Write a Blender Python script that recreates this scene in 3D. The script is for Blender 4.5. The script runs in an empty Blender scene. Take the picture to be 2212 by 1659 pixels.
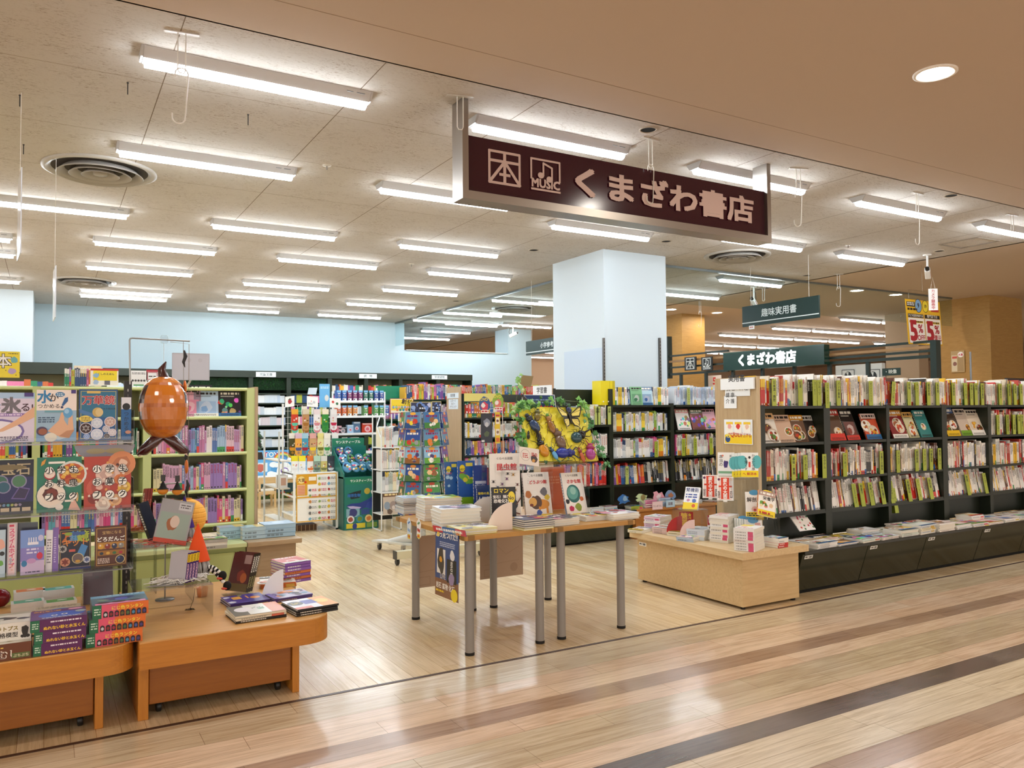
import bpy, bmesh, math, random
import numpy as np
from mathutils import Vector, Matrix
R = random.Random(7)
PI = math.pi
S = bpy.context.scene
COLL = S.collection
# ---------------------------------------------------------------- camera, world, exposure
F, CX, CY, H = 1708.25, 1106.0, 829.5, 1.41      # focal length in pixels of the 2212 px frame, principal point, eye height
YAW, PITCH, ROLL = (math.radians(a) for a in (30.403, 2.05, -0.465))
fw = Vector((math.sin(YAW)*math.cos(PITCH), math.cos(YAW)*math.cos(PITCH), math.sin(PITCH)))
r0 = Vector((math.cos(YAW), -math.sin(YAW), 0)); u0 = r0.cross(fw)
rt = r0*math.cos(ROLL) + u0*math.sin(ROLL); up = u0*math.cos(ROLL) - r0*math.sin(ROLL)
EYE = Vector((0, 0, H))
cam = bpy.data.cameras.new('camera'); co = bpy.data.objects.new('camera', cam); COLL.objects.link(co)
m = Matrix((rt, up, -fw)).transposed().to_4x4(); m.translation = EYE; co.matrix_world = m
cam.sensor_fit = 'HORIZONTAL'; cam.sensor_width = 36.0; cam.lens = 36.0*F/2212; cam.clip_start = .05; cam.clip_end = 200
S.camera = co
S.view_settings.view_transform = 'Standard'; S.view_settings.look = 'None'
S.view_settings.gamma = 1; S.view_settings.use_curve_mapping = False
S.view_settings.exposure = 0.87
LED = 27.0           # strength of the shop's LED battens
w = bpy.data.worlds.new('mall_ambient_fill'); S.world = w; w.use_nodes = True  # even warm fill added to stand for the light of the unseen mall
w.node_tree.nodes['Background'].inputs[0].default_value = (1.0, .93, .86, 1)
w.node_tree.nodes['Background'].inputs[1].default_value = 1.15
S.cycles.max_bounces = 7; S.cycles.diffuse_bounces = 3; S.cycles.glossy_bounces = 3
S.cycles.transmission_bounces = 5; S.cycles.transparent_max_bounces = 12
S.cycles.caustics_reflective = False; S.cycles.caustics_refractive = False
S.cycles.sample_clamp_indirect = 6; S.cycles.use_adaptive_sampling = True; S.cycles.adaptive_threshold = .02
S.cycles.use_denoising = True

def ray(x, y): return rt*((x-CX)/F) - up*((y-CY)/F) + fw
def PZ(x, y, z): d = ray(x, y); return EYE + d*((z-H)/d.z)
def PY(x, y, Y): d = ray(x, y); return EYE + d*(Y/d.y)
def PX(x, y, X): d = ray(x, y); return EYE + d*(X/d.x)
ZC = 3.31            # shop ceiling

# ---------------------------------------------------------------- colours and materials
_cc = {}
def C(h):
    if not isinstance(h, str): return h
    if h not in _cc:
        v = [int(h[i:i+2], 16)/255 for i in (0, 2, 4)]
        _cc[h] = tuple(x/12.92 if x <= .04045 else ((x+.055)/1.055)**2.4 for x in v)
    return _cc[h]
def lerp(a, b, t): a, b = C(a), C(b); return tuple(x+(y-x)*t for x, y in zip(a, b))
def hsv(h, s, v):
    import colorsys
    r = colorsys.hsv_to_rgb(h % 1, s, v); return C('%02x%02x%02x' % tuple(int(max(0, min(1, q))*255) for q in r))

class NT:
    def __init__(s, name):
        s.m = bpy.data.materials.new(name); s.m.use_nodes = True; s.t = s.m.node_tree
        s.b = s.t.nodes['Principled BSDF']; s.out = s.t.nodes['Material Output']
    def n(s, t, **k):
        o = s.t.nodes.new(t)
        for a, b in k.items(): setattr(o, a, b)
        return o
    def l(s, a, b): s.t.links.new(a, b)
    def attr(s): return s.n('ShaderNodeAttribute', attribute_name='Col').outputs['Color']
    def mix(s, f, a, b, mode='MIX'):
        o = s.n('ShaderNodeMix', data_type='RGBA', blend_type=mode)
        for i, v in ((0, f), (6, a), (7, b)):
            if hasattr(v, 'links') or hasattr(v, 'is_output'): s.l(v, o.inputs[i])
            elif i == 0: o.inputs[0].default_value = v
            else: o.inputs[i].default_value = (*v, 1)
        return o.outputs[2]
    def ramp(s, f, stops):
        o = s.n('ShaderNodeValToRGB'); e = o.color_ramp.elements
        while len(e) < len(stops): e.new(.5)
        for q, (p, c) in zip(e, stops): q.position = p; q.color = (*c, 1) if not isinstance(c, float) else (c, c, c, 1)
        s.l(f, o.inputs[0]); return o.outputs[0]
    def coords(s, scale, kind='Object'):
        tc = s.n('ShaderNodeTexCoord'); mp = s.n('ShaderNodeMapping'); mp.inputs['Scale'].default_value = scale
        s.l(tc.outputs[kind], mp.inputs[0]); return mp.outputs[0]
    def noise(s, vec, scale, detail=4, rough=.6, dist=0):
        o = s.n('ShaderNodeTexNoise'); o.inputs['Scale'].default_value = scale; o.inputs['Detail'].default_value = detail
        o.inputs['Roughness'].default_value = rough; o.inputs['Distortion'].default_value = dist
        s.l(vec, o.inputs['Vector']); return o.outputs['Fac']
    def bump(s, hgt, st, d=.01):
        o = s.n('ShaderNodeBump'); o.inputs['Strength'].default_value = st; o.inputs['Distance'].default_value = d
        s.l(hgt, o.inputs['Height']); s.l(o.outputs[0], s.b.inputs['Normal'])
    def set(s, rough=.5, metal=0, coat=0, spec=.5):
        s.b.inputs['Roughness'].default_value = rough; s.b.inputs['Metallic'].default_value = metal
        s.b.inputs['Coat Weight'].default_value = coat; s.b.inputs['Specular IOR Level'].default_value = spec
MT = {}
def plain(name, rough, metal=0, spec=.5, coat=0):
    q = NT(name); q.l(q.attr(), q.b.inputs['Base Color']); q.set(rough, metal, coat, spec); MT[name] = q.m
plain('matte', .75, spec=.3); plain('satin', .42); plain('gloss', .16); plain('metal', .32, 1); plain('chrome', .12, 1)
plain('print', .3, spec=.45); plain('paper', .7, spec=.25); plain('foil', .18, 0, .8, .6)
def wood(name, axis, amount=.35, rough=.38):
    q = NT(name); sc = [14, 14, 14]; sc['xyz'.index(axis)] = .9
    v = q.coords(sc); a = q.noise(v, 3.5, 6, .6, .6); b = q.noise(v, 22, 3, .5)
    c = q.attr(); dark = q.mix(1.0, c, (.62, .5, .38), 'MULTIPLY')
    f = q.ramp(a, [(.38, 0.0), (.66, amount)])
    c2 = q.mix(f, c, dark); f2 = q.ramp(b, [(.45, 0.0), (.75, amount*.6)])
    q.l(q.mix(f2, c2, dark), q.b.inputs['Base Color']); q.set(rough); MT[name] = q.m
wood('wood_x', 'x'); wood('wood_y', 'y'); wood('wood_z', 'z')
def clear(name, tint, base, rough=.03):
    q = NT(name); q.t.nodes.remove(q.b)
    tr = q.n('ShaderNodeBsdfTransparent'); tr.inputs[0].default_value = (*tint, 1)
    gl = q.n('ShaderNodeBsdfGlossy'); gl.inputs['Roughness'].default_value = rough
    fr = q.n('ShaderNodeLayerWeight'); pw = q.n('ShaderNodeMath', operation='POWER'); pw.inputs[1].default_value = 5.0
    q.l(fr.outputs['Facing'], pw.inputs[0]); ad = q.n('ShaderNodeMath', operation='MULTIPLY_ADD', use_clamp=True)
    ad.inputs[1].default_value = .8; ad.inputs[2].default_value = base
    mx = q.n('ShaderNodeMixShader'); q.l(pw.outputs[0], ad.inputs[0]); q.l(ad.outputs[0], mx.inputs[0])
    q.l(tr.outputs[0], mx.inputs[1]); q.l(gl.outputs[0], mx.inputs[2]); q.l(mx.outputs[0], q.out.inputs[0]); MT[name] = q.m
clear('acrylic', (.94, .95, .96), .03); clear('glass', (.87, .93, .94), .01); clear('film', (.95, .95, .95), .03, .12)
def emit(name, col, st):
    q = NT(name); q.t.nodes.remove(q.b); e = q.n('ShaderNodeEmission')
    e.inputs[0].default_value = (*col, 1); e.inputs[1].default_value = st; q.l(e.outputs[0], q.out.inputs[0]); MT[name] = q.m
emit('led', (.9, .985, 1.06), LED); emit('lamp_warm', (1.0, .92, .82), 120.0); emit('sign_lit', (.95, 1.0, 1.0), 2.2)
emit('led_far', (.96, .985, 1.0), 15.0)

# ---------------------------------------------------------------- mesh builder
class MB:
    def __init__(s): s.v = []; s.f = []; s.c = []; s.m = []; s.s = []; s.X = None; s.mat = 0; s.e = 0
    def add(s, vs, fs, col, smooth=False, mat=None):
        n = len(s.v)
        s.v += [s.X @ Vector(p) for p in vs] if s.X is not None else [Vector(p) for p in vs]
        c = C(col); mm = s.mat if mat is None else mat
        for f in fs: s.f.append([i+n for i in f]); s.c.append(c); s.m.append(mm); s.s.append(smooth)
    def box(s, x0, x1, y0, y1, z0, z1, col, mat=None, cols=None):
        vs = [(x, y, z) for z in (z0, z1) for y in (y0, y1) for x in (x0, x1)]
        fs = [(0, 2, 3, 1), (4, 5, 7, 6), (0, 1, 5, 4), (2, 6, 7, 3), (0, 4, 6, 2), (1, 3, 7, 5)]   # bottom top front back left right
        if cols:
            for f, q in zip(fs, cols): s.add(vs, [f], q or col, mat=mat)
        else: s.add(vs, fs, col, mat=mat)
    def bbox(s, x0, x1, y0, y1, z0, z1, col, r=.006, mat=None):
        """box with bevelled edges"""
        r = min(r, (x1-x0)/2.1, (y1-y0)/2.1, (z1-z0)/2.1); bm = bmesh.new(); bmesh.ops.create_cube(bm, size=1)
        for v in bm.verts: v.co = Vector(((x0+x1)/2+v.co.x*(x1-x0), (y0+y1)/2+v.co.y*(y1-y0), (z0+z1)/2+v.co.z*(z1-z0)))
        bmesh.ops.bevel(bm, geom=bm.edges[:], offset=r, segments=2, affect='EDGES', profile=.5); s.bm(bm, col, mat=mat)
    def bm(s, bm, col, smooth=False, mat=None):
        bm.verts.index_update(); s.add([v.co.copy() for v in bm.verts], [[v.index for v in f.verts] for f in bm.faces], col, smooth, mat); bm.free()
    def prism(s, pts, h, col, mat=None, axis='z', base=0, side=None):
        """outline in two axes extruded along the third"""
        n = len(pts); k = 'xyz'.index(axis)
        def at(p, t): q = list(p); q.insert(k, t); return q
        vs = [at(p, base) for p in pts] + [at(p, base+h) for p in pts]
        s.add(vs, [list(range(n))[::-1], list(range(n, 2*n))], col, mat=mat)
        s.add(vs, [(i, (i+1) % n, (i+1) % n+n, i+n) for i in range(n)], side or col, mat=mat)
    def ring(s, c, a, b, r, n): return [c + a*(r*math.cos(2*PI*i/n)) + b*(r*math.sin(2*PI*i/n)) for i in range(n)]
    def tube(s, path, r, col, n=8, mat=None, cap=True, smooth=True):
        path = [Vector(p) for p in path]; N = len(path); rr = r if isinstance(r, (list, tuple)) else [r]*N
        vs = []; prev = None
        for i, p in enumerate(path):
            t = (path[min(i+1, N-1)] - path[max(i-1, 0)]).normalized()
            if prev is None: a = t.orthogonal().normalized()
            else:
                a = prev - t*prev.dot(t)
                a = a.normalized() if a.length > 1e-6 else t.orthogonal().normalized()
            prev = a; vs += s.ring(p, a, t.cross(a), rr[i], n)
        fs = [(i*n+j, i*n+(j+1) % n, (i+1)*n+(j+1) % n, (i+1)*n+j) for i in range(N-1) for j in range(n)]
        s.add(vs, fs, col, smooth, mat)
        if cap: s.add(vs[:n], [list(range(n))[::-1]], col, mat=mat); s.add(vs[-n:], [list(range(n))], col, mat=mat)
    def lathe(s, prof, col, n=24, c=(0, 0, 0), axis='z', mat=None, smooth=True, cap=True):
        """profile [(radius, height)] turned about an axis through c"""
        k = 'xyz'.index(axis); vs = []
        for r, h in prof:
            for i in range(n):
                p = [r*math.cos(2*PI*i/n), r*math.sin(2*PI*i/n)]; p.insert(k, h); vs.append([p[q]+c[q] for q in range(3)])
        N = len(prof); fs = [(i*n+j, i*n+(j+1) % n, (i+1)*n+(j+1) % n, (i+1)*n+j) for i in range(N-1) for j in range(n)]
        s.add(vs, fs, col, smooth, mat)
        if cap: s.add(vs[:n], [list(range(n))[::-1]], col, mat=mat); s.add(vs[-n:], [list(range(n))], col, mat=mat)
    def ball(s, c, r, col, n=14, m=8, mat=None, f=None):
        rx, ry, rz = r if isinstance(r, (tuple, list)) else (r, r, r); vs = [(c[0], c[1], c[2]-rz)]
        for i in range(1, m):
            a = -PI/2+PI*i/m
            for j in range(n):
                t = 2*PI*j/n; q = f(a, t) if f else 1
                vs.append((c[0]+rx*math.cos(a)*math.cos(t)*q, c[1]+ry*math.cos(a)*math.sin(t)*q, c[2]+rz*math.sin(a)))
        vs.append((c[0], c[1], c[2]+rz)); L = len(vs)-1
        fs = [(0, 1+(j+1) % n, 1+j) for j in range(n)] + [(L, L-n+j, L-n+(j+1) % n) for j in range(n)]
        fs += [(1+i*n+j, 1+i*n+(j+1) % n, 1+(i+1)*n+(j+1) % n, 1+(i+1)*n+j) for i in range(m-2) for j in range(n)]
        s.add(vs, fs, col, True, mat)
    def build(s, name, parent=None, mats=('matte',), loc=None):
        me = bpy.data.meshes.new(name); me.from_pydata(s.v, [], s.f)
        for q in mats: me.materials.append(MT[q] if isinstance(q, str) else q)
        n = np.array([len(f) for f in s.f]); a = me.color_attributes.new('Col', 'FLOAT_COLOR', 'CORNER')
        col = np.ones((len(s.f), 4), dtype=np.float32); col[:, :3] = np.array(s.c, dtype=np.float32).reshape(-1, 3)
        a.data.foreach_set('color', np.repeat(col, n, axis=0).ravel())
        if len(mats) > 1: me.polygons.foreach_set('material_index', s.m)
        me.polygons.foreach_set('use_smooth', s.s); me.update()
        o = bpy.data.objects.new(name, me); COLL.objects.link(o)
        if parent: o.parent = parent
        if loc is not None: o.location = loc
        return o
def tag(o, label, cat, group=None, kind=None):
    if label: o['label'] = label
    if cat: o['category'] = cat
    if group: o['group'] = group
    if kind: o['kind'] = kind
    return o
def thing(name, label, cat, loc=(0, 0, 0), rz=0, group=None, rx=0, ry=0):
    o = bpy.data.objects.new(name, None); COLL.objects.link(o); o.empty_display_size = .05
    o.location = loc; o.rotation_euler = (rx, ry, rz); return tag(o, label, cat, group)
def struct(o): o['kind'] = 'structure'; return o
KIDS = {}
def kids(o): return [c for c in bpy.data.objects if c.parent == o]
def dup(o, loc, rot=None, label=None, group=None, tree=None):
    """copy of a thing with copies of its parts and their parts; tree = cached [(part, [subparts])]"""
    if tree is None: tree = [(c, kids(c)) for c in kids(o)]
    r = o.copy(); COLL.objects.link(r); r.location = loc
    if rot is not None: r.rotation_euler = rot
    if label: r['label'] = label
    if group: r['group'] = group
    for c, gs in tree:
        d = c.copy(); d.parent = r; COLL.objects.link(d)
        for g in gs: e = g.copy(); e.parent = d; COLL.objects.link(e)
    return r
def ORD(i):
    w_ = ['zeroth', 'first', 'second', 'third', 'fourth', 'fifth', 'sixth', 'seventh', 'eighth', 'ninth', 'tenth']
    if i < len(w_): return w_[i]
    return '%d%s' % (i, 'th' if 10 <= i % 100 <= 20 else {1: 'st', 2: 'nd', 3: 'rd'}.get(i % 10, 'th'))

# ---------------------------------------------------------------- lettering and flat print
_tx = {}
def glyphs(t, bold=0.0):
    k = (t, bold)
    if k not in _tx:
        cu = bpy.data.curves.new('lettering', 'FONT'); cu.body = t; cu.resolution_u = 2
        ob = bpy.data.objects.new('lettering', cu); me = bpy.data.meshes.new_from_object(ob)
        vs = [(v.co.x, v.co.y, 0) for v in me.vertices]; fs = [tuple(p.vertices) for p in me.polygons]
        if bold:      # heavier weight: the same outline laid down again, shifted by a stroke's growth each way
            n = len(vs); d = bold*.8; sh = [(d, d, 0), (-d, d, 1), (d, -d, 2), (-d, -d, 3), (0, 0, 4)]
            fs = [tuple(i+n*k for i in f) for k in range(5) for f in fs]; vs = [(x+a, y+b, k) for a, b, k in sh for x, y, _ in vs]
        bpy.data.objects.remove(ob); bpy.data.curves.remove(cu); bpy.data.meshes.remove(me)
        if vs: x0 = min(v[0] for v in vs); x1 = max(v[0] for v in vs); y0 = min(v[1] for v in vs); y1 = max(v[1] for v in vs)
        else: x0 = y0 = 0; x1 = y1 = .5
        _tx[k] = (vs, fs, x0, x1, y0, y1)
    return _tx[k]
class CV:
    """flat print on a rectangle: origin O (lower left), across U, up V; each layer lies a hair above the last"""
    def __init__(s, mb, O, U, V, W, Hh, lift=.0004, step=.00012):
        s.mb = mb; s.O = Vector(O); s.U = Vector(U).normalized(); s.V = Vector(V).normalized(); s.N = s.U.cross(s.V)
        s.W = W; s.H = Hh; s.z = lift; s.st = step
    def poly(s, pts, col, fs=None):
        s.z += s.st
        s.mb.add([s.O + s.U*p[0] + s.V*p[1] + s.N*(s.z + (p[2]*s.st*.17 if len(p) > 2 else 0)) for p in pts], fs or [list(range(len(pts)))], col)
    def rect(s, x0, y0, x1, y1, col): s.poly([(x0*s.W, y0*s.H), (x1*s.W, y0*s.H), (x1*s.W, y1*s.H), (x0*s.W, y1*s.H)], col)
    def ell(s, x, y, rx, ry, col, n=18, a0=0):
        s.poly([(x*s.W+rx*s.W*math.cos(2*PI*i/n+a0), y*s.H+ry*s.W*math.sin(2*PI*i/n+a0)) for i in range(n)], col)
    def blob(s, x, y, r, col, rnd, n=12, wob=.35, asp=1.0):
        s.poly([(x*s.W+r*s.W*(1+wob*(rnd.random()-.5))*math.cos(2*PI*i/n), y*s.H+asp*r*s.W*(1+wob*(rnd.random()-.5))*math.sin(2*PI*i/n)) for i in range(n)], col)
    def pg(s, pts, col): s.poly([(p[0]*s.W, p[1]*s.H) for p in pts], col)
    def line(s, pts, wd, col):
        for (a, b), (c, d) in zip(pts, pts[1:]):
            p, q = Vector((a*s.W, b*s.H)), Vector((c*s.W, d*s.H)); t = (q-p)
            if t.length < 1e-9: continue
            t.normalize(); n = Vector((-t.y, t.x))*wd/2; p -= t*wd*.3; q += t*wd*.3
            s.poly([p-n, q-n, q+n, p+n], col)
    def frame(s, x0, y0, x1, y1, wd, col):
        s.line([(x0, y0), (x1, y0), (x1, y1), (x0, y1), (x0, y0)], wd, col)
    def star(s, x, y, r, col, k=5, inner=.5):
        s.poly([(x*s.W+r*s.W*(1 if i % 2 == 0 else inner)*math.sin(PI*i/k), y*s.H+r*s.W*(1 if i % 2 == 0 else inner)*math.cos(PI*i/k)) for i in range(2*k)], col)
    def txt(s, t, x, y, h, col, bold=.012, align='c', fit=None, rot=0, sx=1.0):
        """one line, centre of its lower edge at (x, y) of the rectangle; h = height in metres; fit = widest part of W it may take"""
        vs, fs, x0, x1, y0, y1 = glyphs(t, bold)
        if not vs: return
        k = h/.86 if max(ord(c) for c in t) > 0x2000 else h/.72; w = (x1-x0)*k*sx
        q = min(1, fit*s.W/w) if fit else 1
        ox = x*s.W - {'c': w*q/2, 'l': 0, 'r': w*q}[align]; oy = y*s.H; base = -.08 if max(ord(c) for c in t) > 0x2000 else 0
        ca, sa = math.cos(rot), math.sin(rot)
        def pt(v):
            a, b = (v[0]-x0)*k*q*sx, (v[1]-base)*k*q
            if rot: a -= w*q/2; a, b = a*ca-b*sa, a*sa+b*ca; a += w*q/2
            return ox+a, oy+b, v[2]
        s.poly([pt(v) for v in vs], col, fs)
    def vtxt(s, t, x, y, h, col, bold=.012, pitch=1.08):
        """characters one below another from (x, y) = centre of the top edge"""
        s.z += s.st
        for i, ch in enumerate(t):
            vs, fs, x0, x1, y0, y1 = glyphs(ch, bold)
            if not vs: continue
            k = h/.92; cx_ = (x0+x1)/2; oy = y*s.H - h*(i*pitch+.5); cy_ = (y0+y1)/2
            if ch == 'ー':
                s.mb.add([s.O + s.U*(x*s.W+(v[1]-cy_)*k) + s.V*(oy+(v[0]-cx_)*k) + s.N*(s.z+v[2]*s.st*.17) for v in vs], fs, col)
            else: s.mb.add([s.O + s.U*(x*s.W+(v[0]-cx_)*k) + s.V*(oy+(v[1]-cy_)*k) + s.N*(s.z+v[2]*s.st*.17) for v in vs], fs, col)
    def small(s, x0, y0, x1, y1, col, rnd, rows=3, fill=.5):
        """small print too fine to read: rows of short strokes"""
        hh = (y1-y0)/rows; s.z += s.st
        for i in range(rows):
            x = x0; yb = y1-(i+.8)*hh
            while x < x1:
                d = min(x1-x, (.25+rnd.random()*.9)*hh*s.H/s.W*1.6)
                if d <= 0: break
                q = [(x*s.W, yb*s.H), ((x+d)*s.W, yb*s.H), ((x+d)*s.W, (yb+hh*fill)*s.H), (x*s.W, (yb+hh*fill)*s.H)]
                s.mb.add([s.O+s.U*a+s.V*b+s.N*s.z for a, b in q], [(0, 1, 2, 3)], col); x += d+hh*s.H/s.W*.35
def flat(name, O, U, V, W, Hh, draw, label, cat, th=.0015, bg='ffffff', group=None, parent=None, mats=('print',), back=None):
    """a sheet or board with thickness, its print on the front"""
    O, U, V = Vector(O), Vector(U).normalized(), Vector(V).normalized(); N = U.cross(V)
    mb = MB(); b = [O, O+U*W, O+U*W+V*Hh, O+V*Hh]; k = [p-N*th for p in b]
    mb.add(b+k, [(0, 1, 2, 3)], bg); mb.add(b+k, [(7, 6, 5, 4)], back or bg)
    mb.add(b+k, [(0, 4, 5, 1), (1, 5, 6, 2), (2, 6, 7, 3), (3, 7, 4, 0)], bg)
    if draw: draw(CV(mb, O, U, V, W, Hh))
    o = mb.build(name, parent, mats)
    return tag(o, label, cat, group) if parent is None else o
XA, YA, ZA = Vector((1, 0, 0)), Vector((0, 1, 0)), Vector((0, 0, 1))
# ================================================================ the room
def floor_mat(name, axis, gloss, streak):
    q = NT(name); sc = [16, 16, 16]; sc['xyz'.index(axis)] = .8
    v = q.coords(sc); n1 = q.noise(v, 2.2, 6, .65, 1.2); n2 = q.noise(v, 9, 4, .6)
    big = q.noise(q.coords((.9, .9, .9)), 1.4, 2, .5)
    c = q.attr(); dk = q.mix(1.0, c, (.55, .46, .38), 'MULTIPLY'); lt = q.mix(.35, c, (1, .93, .82))
    c1 = q.mix(q.ramp(n1, [(.4, 0.0), (.68, streak)]), c, dk); c2 = q.mix(q.ramp(n2, [(.5, 0.0), (.75, streak*.6)]), c1, dk)
    c3 = q.mix(q.ramp(big, [(.45, 0.0), (.7, .35)]), c2, lt)
    q.l(c3, q.b.inputs['Base Color']); q.set(gloss, 0, .25, .5); q.b.inputs['Coat Roughness'].default_value = .12
    q.bump(q.noise(v, 5, 2, .5), .12, .004); MT[name] = q.m
floor_mat('floor_shop', 'y', .24, .5); floor_mat('floor_mall', 'x', .24, .75)
q = NT('ceiling_board'); v = q.coords((26, 110, 60)); a = q.noise(v, 1.0, 3, .7, 1.5); b = q.noise(q.coords((5, 5, 5)), 1, 2)
f = q.mix(1.0, q.ramp(a, [(.56, 0.0), (.61, 1.0)]), q.ramp(b, [(.38, .25), (.6, 1.0)]), 'MULTIPLY')
c = q.attr(); q.l(q.mix(f, c, q.mix(1.0, c, (.55, .47, .40), 'MULTIPLY')), q.b.inputs['Base Color']); q.set(.9, spec=.1); MT['ceiling_board'] = q.m
q = NT('plaster'); a = q.noise(q.coords((40, 40, 40)), 1, 2); q.l(q.attr(), q.b.inputs['Base Color']); q.set(.85, spec=.2); q.bump(a, .05, .002); MT['plaster'] = q.m

STRIP = 3.955
# shop floor: narrow planks running into the shop
mb = MB(); rnd = random.Random(3)
mb.box(-9, 30, STRIP, 24, -.06, -.0015, '9a7448')
x = -9.0
while x < 30:
    y = STRIP + rnd.random()*.9 - .9
    while y < 24:
        y2 = y + .92; a, b = max(y, STRIP), min(y2-.0015, 24)
        if b > a+.01:
            t = rnd.random(); c = lerp('e3c697', 'f0d7ad', t); mb.add([(x+.0008, a, 0), (x+.0992, a, 0), (x+.0992, b, 0), (x+.0008, b, 0)], [(0, 1, 2, 3)], c)
        y = y2
    x += .1
struct(mb.build('floor', None, ('floor_shop',)))
# corridor floor: wide planks along the shopfront in bands of colour
mb = MB(); mb.box(-9, 30, -9, STRIP, -.06, -.0015, '7d5d3c')
G, Pk, Br, Dk, Lt = ('d2bc98', 'e0cba8'), ('ecc9a6', 'f2d6b6'), ('a8866a', 'b89678'), ('5c493f', '6c564a'), ('ecd9b8', 'f2e0c0')
rows = [G, G, Pk, Pk, Br, Pk, G, G, Pk, Dk, Lt, Lt, Br, Pk, Pk, G, G, Br, Pk, Lt, Pk, Dk, Pk, G, Br]
y = STRIP - .025; i = 0
while y > -8.9:
    c = rows[i % len(rows)]; hgt = .1487; x = -9 - rnd.random()*.92
    while x < 30:
        x2 = x + .92; col = lerp(c[0], c[1], rnd.random()); a, b = max(x, -9), min(x2, 30)
        if b > a: mb.add([(a+.0008, y-hgt+.0008, 0), (b-.0008, y-hgt+.0008, 0), (b-.0008, y-.0008, 0), (a+.0008, y-.0008, 0)], [(0, 1, 2, 3)], col)
        x = x2
    y -= hgt; i += 1
struct(mb.build('floor_corridor', None, ('floor_mall',)))
mb = MB(); mb.box(-9, 30, STRIP-.025, STRIP, -.004, .0015, '4e382c'); struct(mb.build('trim_threshold', None, ('satin',)))
# ceilings
mb = MB(); BX = 9.6; SOF = 3.965
mb.box(-9, BX, SOF, 24, ZC, ZC+.08, 'cdc6be')
for k in range(-9, 10): mb.box(.546+1.0135*k-.0025, .546+1.0135*k+.0025, SOF+.002, 22, ZC-.0006, ZC+.001, '7d6d5b')
for k in range(0, 18): mb.box(-9, BX, 4.857+1.008*(k-0)-.002, 4.857+1.008*k+.002, ZC-.0004, ZC+.001, '9c8b77')
struct(mb.build('ceiling', None, ('ceiling_board',)))
ZM = ZC-.006
mb = MB(); mb.box(-9, 30, -9, SOF, ZM, ZM+.05, 'cbb8a6'); mb.box(BX, 30, SOF, 24, ZM, ZM+.05, 'cbb8a6')
mb.box(-9, BX, SOF-.012, SOF, ZC, ZM, 'd2c0ac'); mb.box(BX, BX+.012, SOF, 24, ZC, ZM, 'cbb8a6')
mb.box(-9, 30, SOF-.36, SOF-.357, ZM-.0005, ZM+.001, '8f765e')
struct(mb.build('ceiling_corridor', None, ('plaster',)))
# walls
WALL = 'bccdd3'
mb = MB(); mb.box(-9, 6.47, 15.5, 15.65, 0, ZC, WALL); mb.box(6.47, 9.0, 15.5, 15.65, 0, 2.742, WALL); mb.box(9.0, 9.62, 15.5, 16.1, 0, ZC, WALL)
struct(mb.build('wall_back', None, ('plaster',)))
mb = MB(); mb.box(-9, -.212, 13.95, 15.52, 0, ZC, 'd6e0e5'); struct(mb.build('wall_back_pier', None, ('plaster',)))
mb = MB(); mb.box(6.5, 8.95, 15.46, 15.505, 2.735, 2.75, 'e8eef0'); struct(mb.build('trim_opening', None, ('satin',)))
mb = MB(); mb.box(-9, 30, 23.8, 24, 0, ZM, 'c9a88a'); struct(mb.build('wall_mall_far', None, ('plaster',)))
mb = MB(); mb.box(29.8, 30, -9, 24, 0, ZM, 'c9a88a'); struct(mb.build('wall_mall_right', None, ('plaster',)))
mb = MB(); mb.box(5.58, 6.53, 7.375, 8.45, 0, ZC, 'd0dbe1')
for px, py in ((1660, 1),): pass
struct(mb.build('column_white', None, ('plaster',)))
# sheet of clear acrylic and shelf standards on the column's sides
a, b = PY(1296, 755, 7.37), PY(1212, 840, 7.37)
mb = MB(); mb.box(5.572, 5.579, 7.40, 8.2, 1.5, PX(1250, 757, 5.575).z, 'c7d6e6', mat=0)
tag(mb.build('acrylic_sheet', None, ('gloss',)), 'pale blue glossy panel fixed to the left face of the white column', 'panel')
for k, px in enumerate((1303, 1424)):
    p0, p1 = PY(px, 730, 7.368), PY(px, 800, 7.368)
    mb = MB(); mb.box(p0.x-.012, p0.x+.012, 7.35, 7.374, 1.35, p0.z, '6d6a66')
    for j in range(24): z = 1.4+j*.04; mb.box(p0.x-.004, p0.x+.004, 7.349, 7.351, z, z+.02, '1d1c1a') if z < p0.z-.03 else None
    tag(mb.build('shelf_standard', None, ('metal',)), 'slotted grey shelf standard on the %s of the white column front' % ('left edge', 'right edge')[k], 'shelf standard', 'slotted standards on the column')
# wood clad pillars of the mall
q = NT('osb'); v = q.coords((3, 3, 26)); n1 = q.noise(v, 2, 5, .7, 1); n2 = q.noise(q.coords((14, 14, 40)), 1.5, 3)
c = q.attr(); q.l(q.mix(q.ramp(n1, [(.4, 0.0), (.7, .5)]), c, q.mix(1.0, c, (.62, .5, .36), 'MULTIPLY')), q.b.inputs['Base Color']); q.set(.6); MT['osb'] = q.m
p = PZ(2137, 637, ZM); pl = PZ(2040, 641, ZM)
mb = MB(); mb.box(p.x, p.x+1.0, p.y, p.y+.9, 0, ZM, 'b38b4c'); tag(mb.build('wood_clad_pillar', None, ('osb',)), 'pillar clad in yellow wood board beyond the cookery bookcases', 'pillar')
for k, (px, top, w_, X) in enumerate(((1432, 726, .6, 10.6),)):
    p = PX(px, top, X); mb = MB(); mb.box(X, X+.6, p.y-.55, p.y, 0, ZM, 'b38b4c')
    tag(mb.build('wood_clad_pillar', None, ('osb',)), 'distant wood board pillar seen right beside the white column', 'pillar')
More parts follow.
